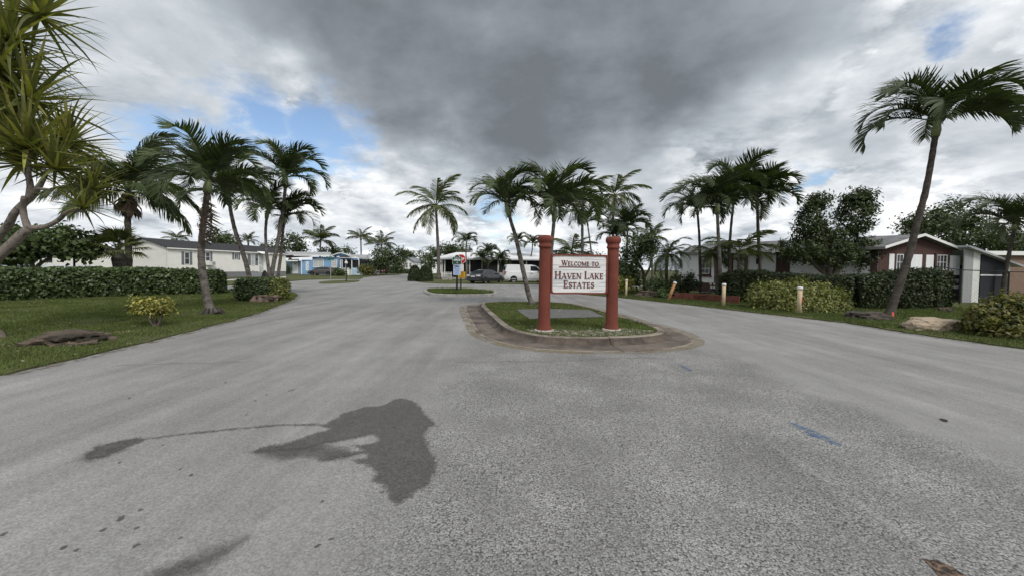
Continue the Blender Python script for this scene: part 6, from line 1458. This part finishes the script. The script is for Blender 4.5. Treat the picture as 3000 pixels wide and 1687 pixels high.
pale_r = M('pinkish_rock', (.25, .18, .14), .95, .35, 5, bump=1, bscale=18, col2=(.06, .045, .035), c2scale=3, c2lo=.42, c2hi=.6)
p = g(2772, 972, .02); rock('boulder', 'tan limestone boulder at the right road edge beside the croton', p + Vector((0, .35, .12)), .66, .42, .38, lime, 4, .2, .45)
p = g(130, 1012, .02); rock('boulder', 'dark brown mossy outcrop in the lawn at the left edge', p + Vector((.1, .40, .03)), .66, .5, .27, brownrock, 9, .34, .6)
p = g(160, 1012, .02); rock('boulder', 'pale flat ledge of rock before the mossy outcrop', p + Vector((.12, .08, .0)), .5, .2, .10, pale_r, 19, .35, .4)
p = g(765, 886, .02); rock('boulder', 'pinkish brown rock under the box-clipped shrub', p + Vector((0, .35, .06)), .62, .42, .40, pale_r, 14, .25, .5)
p = g(1905, 872, .02); rock('boulder', 'rough grey-brown rock beside the leaning pipe', p + Vector((0, .5, .1)), .62, .4, .38, brownrock, 23, .3, .6)
p = g(2845, 922, .02); rock('boulder', 'small pale stone in the weeds left of the croton', p + Vector((0, 0, .04)), .22, .12, .10, lime, 30, .3, .6)
p = g(2772, 912, .02); rock('boulder', 'small dark stone in the weeds before the brick wall', p + Vector((0, 0, .06)), .26, .2, .16, brownrock, 33, .3, .6)
p = g(2588, 940, .02); rock('root_mound', 'dark root mound at the foot of the tall right palm', p + Vector((0, .6, .02)), .62, .45, .34, trunk_dk, 41, .35, .6)
bpy.data.objects['root_mound']['category'] = 'root'
p = g(2604, 929, .03); tag(MB().add([p + Vector((-.05, -.15, 0)), p + Vector((.05, -.15, .0)), p + Vector((.03, -.15, .2)), p + Vector((-.03, -.14, .22)), p + Vector((0, -.1, 0))], [(0, 1, 2, 3), (1, 4, 2), (0, 3, 4), (2, 4, 3)]).build('marker_flag', M('orange_marker', (.62, .12, .06), .6)), 'small orange marker at the foot of the tall right palm', 'marker')
# red block planter
PL = thing('brick_planter', g(1985, 880), 'low red block planter border below the white house wall', 'planter')
redb = M('red_painted_block', (.14, .050, .035), .9, .3, 6, bump=.5, col2=(.07, .04, .03), c2scale=5, c2lo=.5, c2hi=.7)
pp = [g(1962, 876), g(2050, 881), g(2110, 887), g(2168, 893), ]
pp[-1] = g(2166, 891)
pts = densify([p.to_2d() for p in pp], .42, 0, False)
for r in range(2):
    for i in range(len(pts) - 1):
        a, b = pts[i], pts[i + 1]; 
        if r: a, b = a.lerp(b, .5), b.lerp(pts[min(i + 2, len(pts) - 1)], .5)
        if (b - a).length < .1: continue
        F = Fr((a.x, a.y), (b.x, b.y)); F.box(mb := MB(), .006, F.len - .006, .0 + r * .2, .195 + r * .2, -.09 + random.uniform(-.01, .01), .09 + random.uniform(-.01, .01)); mb.build('block', redb, PL)
soil = [pts[0], pts[len(pts) // 3], pts[2 * len(pts) // 3], pts[-1]]; sheet('soil', [(p.x, p.y) for p in soil] + [(p.x + .9, p.y + 1.8) for p in soil[::-1]], .3, M('dark_soil', (.045, .035, .028), .95, .5, 12, bump=1), PL)
# dark chain-link fence
FN = thing('wire_fence', gx(2741, 20.6), 'black metal fence rail and posts before the brown gable', 'fence')
fp = [(2741, 20.4, 2.05), (2816, 20.1, 1.87), (2957, 19.6, 1.80), (3090, 19.2, 1.78)]
for x, Y, h in fp: MB().tube([gx(x, Y, 0), gx(x, Y, h)], .035, 8).build('post', black_metal, FN)
MB().tube([gx(x, Y, h - .02) for x, Y, h in fp], .024, 8).build('rail', black_metal, FN)
mb = MB()
for i in range(len(fp) - 1):
    a = gx(*fp[i][:2]); b = gx(*fp[i + 1][:2]); n_ = int((b - a).length / .16)
    for k in range(n_):
        for dr in (1, -1):
            q0 = a.lerp(b, k / n_); q1 = a.lerp(b, min(max((k + dr * 10) / n_, 0), 1)); hh = abs((q1 - q0).length) / 1.6
            mb.tube([q0 + Vector((0, 0, .05)), q1 + Vector((0, 0, .05 + min(1.7, hh * 1.7)))], .0025, 3, cap=False)
tag(mb.build('wire_mesh', black_metal, FN), kind='stuff')
# hose reel on the gable wall, grey tarpaulin heap, stones under the window
HRl = thing('hose_reel', FG.p(gxs(2800), 1.2, .05), 'dark coiled hose on the wall below the right gable window', 'hose')
c = FG.p(gxs(2800), 1.25, .14)
for r in (.16, .20, .24, .28): MB().tube([c + FG.u * r * math.cos(q) + Vector((0, 0, r * math.sin(q))) + FG.n * random.uniform(-.04, .04) for q in np.linspace(0, 6.28, 20)], .022, 5, cap=False).build('coil', black_metal, HRl)
FG.box(mb := MB(), gxs(2800) - .3, gxs(2800) + .3, 1.5, 1.56, .0, .22); mb.build('bracket', black_metal, HRl)
Yt = 44.0; a = at(740, 797, Yt); b = at(776, 811, Yt); tm = M('grey_tarpaulin', (.14, .145, .155), .7, .25, 4, bump=.8, bscale=6)
mb = MB(); nx_, ny_ = 14, 6
for j in range(ny_ + 1):
    for i in range(nx_ + 1):
        u, v = i / nx_, j / ny_; top = .95 - .18 * math.sin(math.pi * u) + .08 * math.sin(u * 14)
        zz = top * math.sin(math.pi * (.04 + .92 * v)) ** .5; mb.v.append((a.x + (b.x - a.x) * u, Yt - .6 + 1.2 * v, max(zz - .04 * math.cos(u * 20 + v * 5), .03)))
for j in range(ny_):
    for i in range(nx_): q = j * (nx_ + 1) + i; mb.f.append((q, q + 1, q + nx_ + 2, q + nx_ + 1))
tag(mb.build('tarpaulin_heap', tm, None, True), 'grey tarpaulin heap before the steps of the cream home', 'tarpaulin')
for i, (x, Y, z, r, lab) in enumerate(((2088, 22.6, .38, .22, 'lowest flat dark stone stacked in the planter'), (2094, 22.7, .50, .2, 'upper flat dark stone stacked in the planter'), (2070, 22.0, .36, .18, 'flat dark stone lying at the front of the planter'))):
    rock('flat_stone', lab, gx(x, Y, z), r * 1.6, r, .09, M('slate_stone', (.07, .07, .07), .9, .3, 8, bump=.6), 50 + i, .25, .5)
tag(MB().tube([g(335, 972, .05), g(381, 971, .05)], .012, 6).build('stick', M('dry_stick', (.3, .24, .16), .9)), 'dry stick lying on the left lawn near the croton', 'stick')
# ------------------------------------------------------------------ vehicles (x forward, y left, z up)
def paint(name, col, rough=.3): return M(name, col, rough, .04, 2, spec=.5, coat=.5)
head_m = M('headlamp_lens', (.6, .62, .64), .15, .05, spec=.6); tail_m = M('tail_lamp_red', (.35, .02, .02), .25, .1, spec=.6); clear_m = M('clear_tail_lamp', (.62, .58, .57), .2, .05, spec=.6)
plate_m = M('licence_plate', (.55, .56, .57), .5, .2, 30); plast = M('black_plastic', (.02, .02, .021), .6, .1, 10); seatm = M('dark_cabin', (.02, .02, .02), .8)
def loft(rows, close=True):
    """rows: list of cross-sections (same count), each a list of points"""
    mb = MB(); m = len(rows[0])
    for r in rows: mb.v += [tuple(p) for p in r]
    for i in range(len(rows) - 1):
        for k in range(m - 1 if not close else m): mb.f.append((i*m + k, i*m + (k+1) % m, (i+1)*m + (k+1) % m, (i+1)*m + k))
    mb.f.append(tuple(range(m))[::-1]); mb.f.append(tuple((len(rows)-1)*m + k for k in range(m))); return mb
def finish(mb, name, mat, root, Mx, smooth=True, par=None):
    mb.v = [tuple(Mx @ Vector(v)) for v in mb.v]
    o = mb.build(name, mat, par or root, smooth)
    if smooth:
        import bmesh
        bm = bmesh.new(); bm.from_mesh(o.data); bmesh.ops.recalc_face_normals(bm, faces=bm.faces)
        for e in bm.edges:
            if len(e.link_faces) == 2 and e.calc_face_angle(0) > .6: e.smooth = False
        bm.to_mesh(o.data); bm.free()
    return o
def interp(tab, x):
    xs = [t[0] for t in tab]; return float(np.interp(x, xs, [t[1] for t in tab]))
def car(name, label, loc, yaw, L_, W, body_z, roof, wheel_x, wr, colr, cat='car', van=False, tail=tail_m, group=None):
    """body_z: upper body line table; roof: roof-line table (x, z) over the cabin, ends on the body line"""
    t = thing(name, Vector((loc[0], loc[1], .01)), label, cat, group)
    Mx = Matrix.Translation(Vector((loc[0], loc[1], .01))) @ Matrix.Rotation(yaw, 4, 'Z')
    h = W / 2; rows = []; N_ = 26
    for i in range(N_ + 1):
        x = -L_ / 2 + L_ * i / N_; e = abs(2 * x / L_); ww = h * (1 - .16 * max(0, (e - .72) / .28) ** 2.2); zb = .22 + .12 * max(0, (e - .85) / .15); zt = interp(body_z, x); mid = zb + (zt - zb) * .52
        rows.append([(x, -ww * .93, zb), (x, -ww, zb + .12), (x, -ww * 1.0, mid), (x, -ww * .965, zt - .07), (x, -ww * .86, zt), (x, ww * .86, zt), (x, ww * .965, zt - .07), (x, ww, mid), (x, ww, zb + .12), (x, ww * .93, zb)])
    body = finish(loft(rows), 'body', colr, t, Mx)
    # cabin (painted) with glass panels laid on it
    xs = [r[0] for r in roof]; rr = []
    def cab(x, z):   # half width at a height
        zb = interp(body_z, x); top = max(r[1] for r in roof); return h * (.90 - .17 * max(0, (z - zb)) / max(top - zb, .1) * (.25 if van else 1))
    n2 = 22
    for i in range(n2 + 1):
        x = xs[0] + (xs[-1] - xs[0]) * i / n2; z = interp(roof, x); zb = interp(body_z, x) - .04; z = max(z, zb + .01); wt = cab(x, z); wb = cab(x, zb)
        rr.append([(x, -wb, zb), (x, -wt - .0, z - .07 * (z - zb)), (x, -wt * .82, z), (x, wt * .82, z), (x, wt, z - .07 * (z - zb)), (x, wb, zb)])
    finish(loft(rr), 'cabin', colr, t, Mx)
    return t, Mx, cab, h
def side_glass(t, Mx, cab, polys, mat=glass):
    for pl in polys:
        for sd in (-1, 1):
            mb = MB(); vs = [(x, sd * (cab(x, z) + .012), z) for x, z in pl]; mb.add(vs, [tuple(range(len(vs)))]); finish(mb, 'side_window', mat, t, Mx, False)
def wheels(t, Mx, h, wx, r, wide=.21, rm=rim_m):
    for x in wx:
        for sd in (-1, 1):
            y = sd * (h - wide / 2 + .015); mb = MB(); prof = [(-wide / 2, r * .72), (-wide / 2, r * .95), (-wide / 2 + .03, r), (wide / 2 - .03, r), (wide / 2, r * .95), (wide / 2, r * .72)]; n = 20
            for d, q in prof:
                for k in range(n): a = 2 * math.pi * k / n; mb.v.append((x + q * math.cos(a), y + d, r + q * math.sin(a)))
            for i in range(len(prof) - 1):
                for k in range(n): mb.f.append((i*n + k, i*n + (k+1) % n, (i+1)*n + (k+1) % n, (i+1)*n + k))
            w_ = finish(mb, 'wheel', tyre_m, t, Mx)
            mb = MB(); yo = y + sd * (wide / 2 - .03); mb.v = [(x + r * .70 * math.cos(2 * math.pi * k / n), yo, r + r * .70 * math.sin(2 * math.pi * k / n)) for k in range(n)]; mb.f = [tuple(range(n))]; finish(mb, 'rim_dish', plast, t, Mx, False, w_)
            mb = MB()
            for k in range(7):
                a = 2 * math.pi * k / 7; u = Vector((math.cos(a), 0, math.sin(a))); v = Vector((-math.sin(a), 0, math.cos(a))); c = Vector((x, yo + sd * .012, r))
                mb.add([c + v * .05, c - v * .05, c + u * r * .7 - v * .035, c + u * r * .7 + v * .035], [(0, 1, 2, 3)])
            for k in range(n):
                a0, a1 = 2 * math.pi * k / n, 2 * math.pi * (k + 1) / n
                mb.add([(x + q * math.cos(a), yo + sd * .014, r + q * math.sin(a)) for q, a in ((r * .62, a0), (r * .73, a0), (r * .73, a1), (r * .62, a1))], [(0, 1, 2, 3)])
            finish(mb, 'rim', rm, t, Mx, False, w_)
            # dark wheel arch
            mb = MB(); yy = sd * (h + .004); ra = r * 1.20
            pts = [(x + ra * math.cos(a), yy, r + ra * math.sin(a)) for a in np.linspace(-.35, math.pi + .35, 18)]; mb.add(pts, [tuple(range(18))]); finish(mb, 'wheel_arch', plast, t, Mx, False)
def pbox(t, Mx, name, mat, lo, hi): return finish(MB().box(lo, hi), name, mat, t, Mx, False)
def strip(t, Mx, name, mat, pts): mb = MB(); mb.add(pts, [tuple(range(len(pts)))]); return finish(mb, name, mat, t, Mx, False)
def sedan(label, loc, yaw, colr, rear_clear=False, name='parked_car'):
    bz = [(-2.38, .86), (-2.30, .98), (-1.65, 1.04), (-.9, .98), (.7, .95), (1.0, .93), (2.0, .78), (2.3, .64), (2.38, .55)]
    rf = [(-1.75, 1.04), (-1.15, 1.36), (-.5, 1.46), (.1, 1.45), (.55, 1.34), (1.25, .92)]
    t, Mx, cab, h = car(name, label, loc, yaw, 4.76, 1.82, bz, rf, None, None, colr)
    side_glass(t, Mx, cab, [[(-1.35, 1.04), (-.42, 1.02), (-.42, 1.38), (-.85, 1.36), (-1.12, 1.24)], [(-.36, 1.02), (.92, 1.01), (.45, 1.28), (-.02, 1.385), (-.36, 1.385)]])
    strip(t, Mx, 'rear_window', glass, [(-1.70, -.62, 1.075), (-1.70, .62, 1.075), (-1.18, .50, 1.365), (-1.18, -.50, 1.365)])
    strip(t, Mx, 'windscreen', glass, [(1.20, -.66, .975), (1.20, .66, .975), (.58, .52, 1.355), (.58, -.52, 1.355)])
    for s in (-1, 1):
        pbox(t, Mx, 'tail_lamp', clear_m if rear_clear else tail_m, (-2.39, min(s * .42, s * .84), .76), (-2.22, max(s * .42, s * .84), .92))
        pbox(t, Mx, 'headlamp', head_m, (2.16, min(s * .48, s * .82), .58), (2.33, max(s * .48, s * .82), .70))
        pbox(t, Mx, 'mirror', colr, (.62, min(s * .86, s * 1.02), .98), (.78, max(s * .86, s * 1.02), 1.10))
        for x in (-.25, .75): pbox(t, Mx, 'door_handle', plast if rear_clear is None else rim_m, (x - .65, min(s * .89, s * .93), .84), (x - .45, max(s * .89, s * .93), .87))
    pbox(t, Mx, 'licence_plate', plate_m, (-2.42, -.26, .68), (-2.385, .26, .82)); pbox(t, Mx, 'rear_bumper', colr, (-2.43, -.80, .32), (-2.30, .80, .58)); pbox(t, Mx, 'grille', plast, (2.33, -.42, .36), (2.40, .42, .52))
    wheels(t, Mx, h, (-1.40, 1.38), .325); return t
def hatch(label, loc, yaw, colr, name='parked_car', sc=1.0):
    bz = [(-2.28, .80), (-2.2, .98), (-1.6, 1.0), (.8, .97), (1.1, .95), (2.0, .82), (2.25, .66), (2.3, .55)]
    rf = [(-2.05, 1.0), (-1.75, 1.32), (-1.2, 1.47), (-.2, 1.52), (.3, 1.46), (.7, 1.32), (1.4, .95)]
    t, Mx, cab, h = car(name, label, loc, yaw, 4.58, 1.82, bz, rf, None, None, colr)
    side_glass(t, Mx, cab, [[(-1.55, 1.06), (-.62, 1.04), (-.62, 1.40), (-1.15, 1.38), (-1.42, 1.28)], [(-.55, 1.04), (1.02, 1.02), (.52, 1.30), (.1, 1.40), (-.55, 1.42)]])
    strip(t, Mx, 'rear_window', glass, [(-2.03, -.62, 1.06), (-2.03, .62, 1.06), (-1.76, .52, 1.335), (-1.76, -.52, 1.335)])
    strip(t, Mx, 'windscreen', glass, [(1.34, -.66, 1.0), (1.34, .66, 1.0), (.74, .52, 1.335), (.74, -.52, 1.335)])
    for s in (-1, 1):
        pbox(t, Mx, 'tail_lamp', tail_m, (-2.31, min(s * .56, s * .84), .78), (-2.15, max(s * .56, s * .84), .98)); pbox(t, Mx, 'headlamp', head_m, (2.08, min(s * .48, s * .82), .62), (2.26, max(s * .48, s * .82), .74)); pbox(t, Mx, 'mirror', colr, (.75, min(s * .86, s * 1.02), 1.0), (.9, max(s * .86, s * 1.02), 1.12))
    pbox(t, Mx, 'licence_plate', plate_m, (-2.34, -.26, .60), (-2.30, .26, .74)); pbox(t, Mx, 'grille', plast, (2.25, -.45, .36), (2.32, .45, .55))
    wheels(t, Mx, h, (-1.38, 1.36), .33); return t
c = gx(1425, 40.3); sedan('dark grey sedan parked on the grass left of the white van', (c.x, c.y + .4), R(58), paint('dark_grey_metallic', (.018, .019, .024)), True)
c = gx(945, 65.0); hatch('grey hatchback parked before the blue house', (c.x, c.y), R(180), paint('warm_grey_metallic', (.07, .065, .062)))
c = gx(1112, 84.0); hatch('dark red car nose out beside the carport', (c.x, c.y), R(-38), paint('dark_red_metallic', (.12, .010, .018)))
c = gx(165, 24.0); hatch('silver car roof showing above the left hedge, beneath the sea grape', (c.x + .3, c.y), R(200), paint('silver_metallic', (.50, .52, .53)))
c = gx(50, 25.5); hatch('grey-green car roof showing above the hedge at the left edge', (c.x + .4, c.y), R(190), paint('grey_green_metallic', (.22, .25, .25)))
# white cargo van
vw = paint('van_white', (.70, .71, .72), .35)
c0 = gx(1480, 43.0); yaw = R(11); cen = Vector((c0.x, c0.y, 0)) + Vector((math.cos(yaw), math.sin(yaw), 0)) * 2.75 + Vector((math.sin(yaw), -math.cos(yaw), 0)) * -.9
bz = [(-2.78, 1.28), (-2.72, 1.32), (1.4, 1.30), (1.75, 1.22), (2.4, 1.12), (2.7, .98), (2.78, .80)]
rf = [(-2.74, 1.32), (-2.68, 1.95), (-2.45, 2.06), (.4, 2.06), (.85, 1.98), (1.15, 1.80), (1.75, 1.24)]
t, Mx, cab, h = car('cargo_van', 'white cargo van parked behind the leaning island palm', cen, yaw, 5.56, 2.0, bz, rf, None, None, vw, 'van', True)
side_glass(t, Mx, cab, [[(.25, 1.36), (1.42, 1.34), (1.02, 1.80), (.82, 1.90), (.25, 1.90)]])
for s in (-1, 1):
    strip(t, Mx, 'rear_window', glass, [(-2.775, s * .10, 1.42), (-2.775, s * .78, 1.42), (-2.74, s * .74, 1.86), (-2.74, s * .10, 1.86)])
    strip(t, Mx, 'rear_quarter_window', glass, [(-2.60, s * (cab(-2.6, 1.4) + .013), 1.40), (-2.30, s * (cab(-2.3, 1.4) + .013), 1.40), (-2.30, s * (cab(-2.3, 1.85) + .013), 1.86), (-2.60, s * (cab(-2.6, 1.85) + .013), 1.86)]) if False else None
    pbox(t, Mx, 'tail_lamp', tail_m, (-2.80, min(s * .74, s * .95), .98), (-2.66, max(s * .74, s * .95), 1.26))
    pbox(t, Mx, 'headlamp', head_m, (2.55, min(s * .55, s * .9), .72), (2.76, max(s * .55, s * .9), .92))
    pbox(t, Mx, 'mirror', plast, (1.15, min(s * .98, s * 1.2), 1.30), (1.30, max(s * .98, s * 1.2), 1.58))
    for x in (-.75, .18, 1.35): pbox(t, Mx, 'door_seam', plast, (x - .008, min(s * 1.0, s * 1.004), .50), (x + .008, max(s * 1.0, s * 1.004), 1.22))
    for x in (-.62, .32): pbox(t, Mx, 'door_handle', plast, (x, min(s * .985, s * 1.02), 1.02), (x + .14, max(s * .985, s * 1.02), 1.09))
    pbox(t, Mx, 'side_trim', M('van_grey_trim', (.35, .36, .37), .5), (-2.5, min(s * 1.0, s * 1.006), .38), (1.4, max(s * 1.0, s * 1.006), .47))
pbox(t, Mx, 'rear_bumper', M('chrome_bumper', (.5, .5, .5), .25, .05, metal=.8), (-2.92, -.95, .42), (-2.78, .95, .60)); pbox(t, Mx, 'licence_plate', plate_m, (-2.81, -.75, .72), (-2.785, -.4, .86))
wheels(t, Mx, h, (-1.75, 1.72), .36, .24, M('white_steel_wheel', (.55, .55, .55), .5))
# orphan tidy-up: nothing hidden, nothing instanced
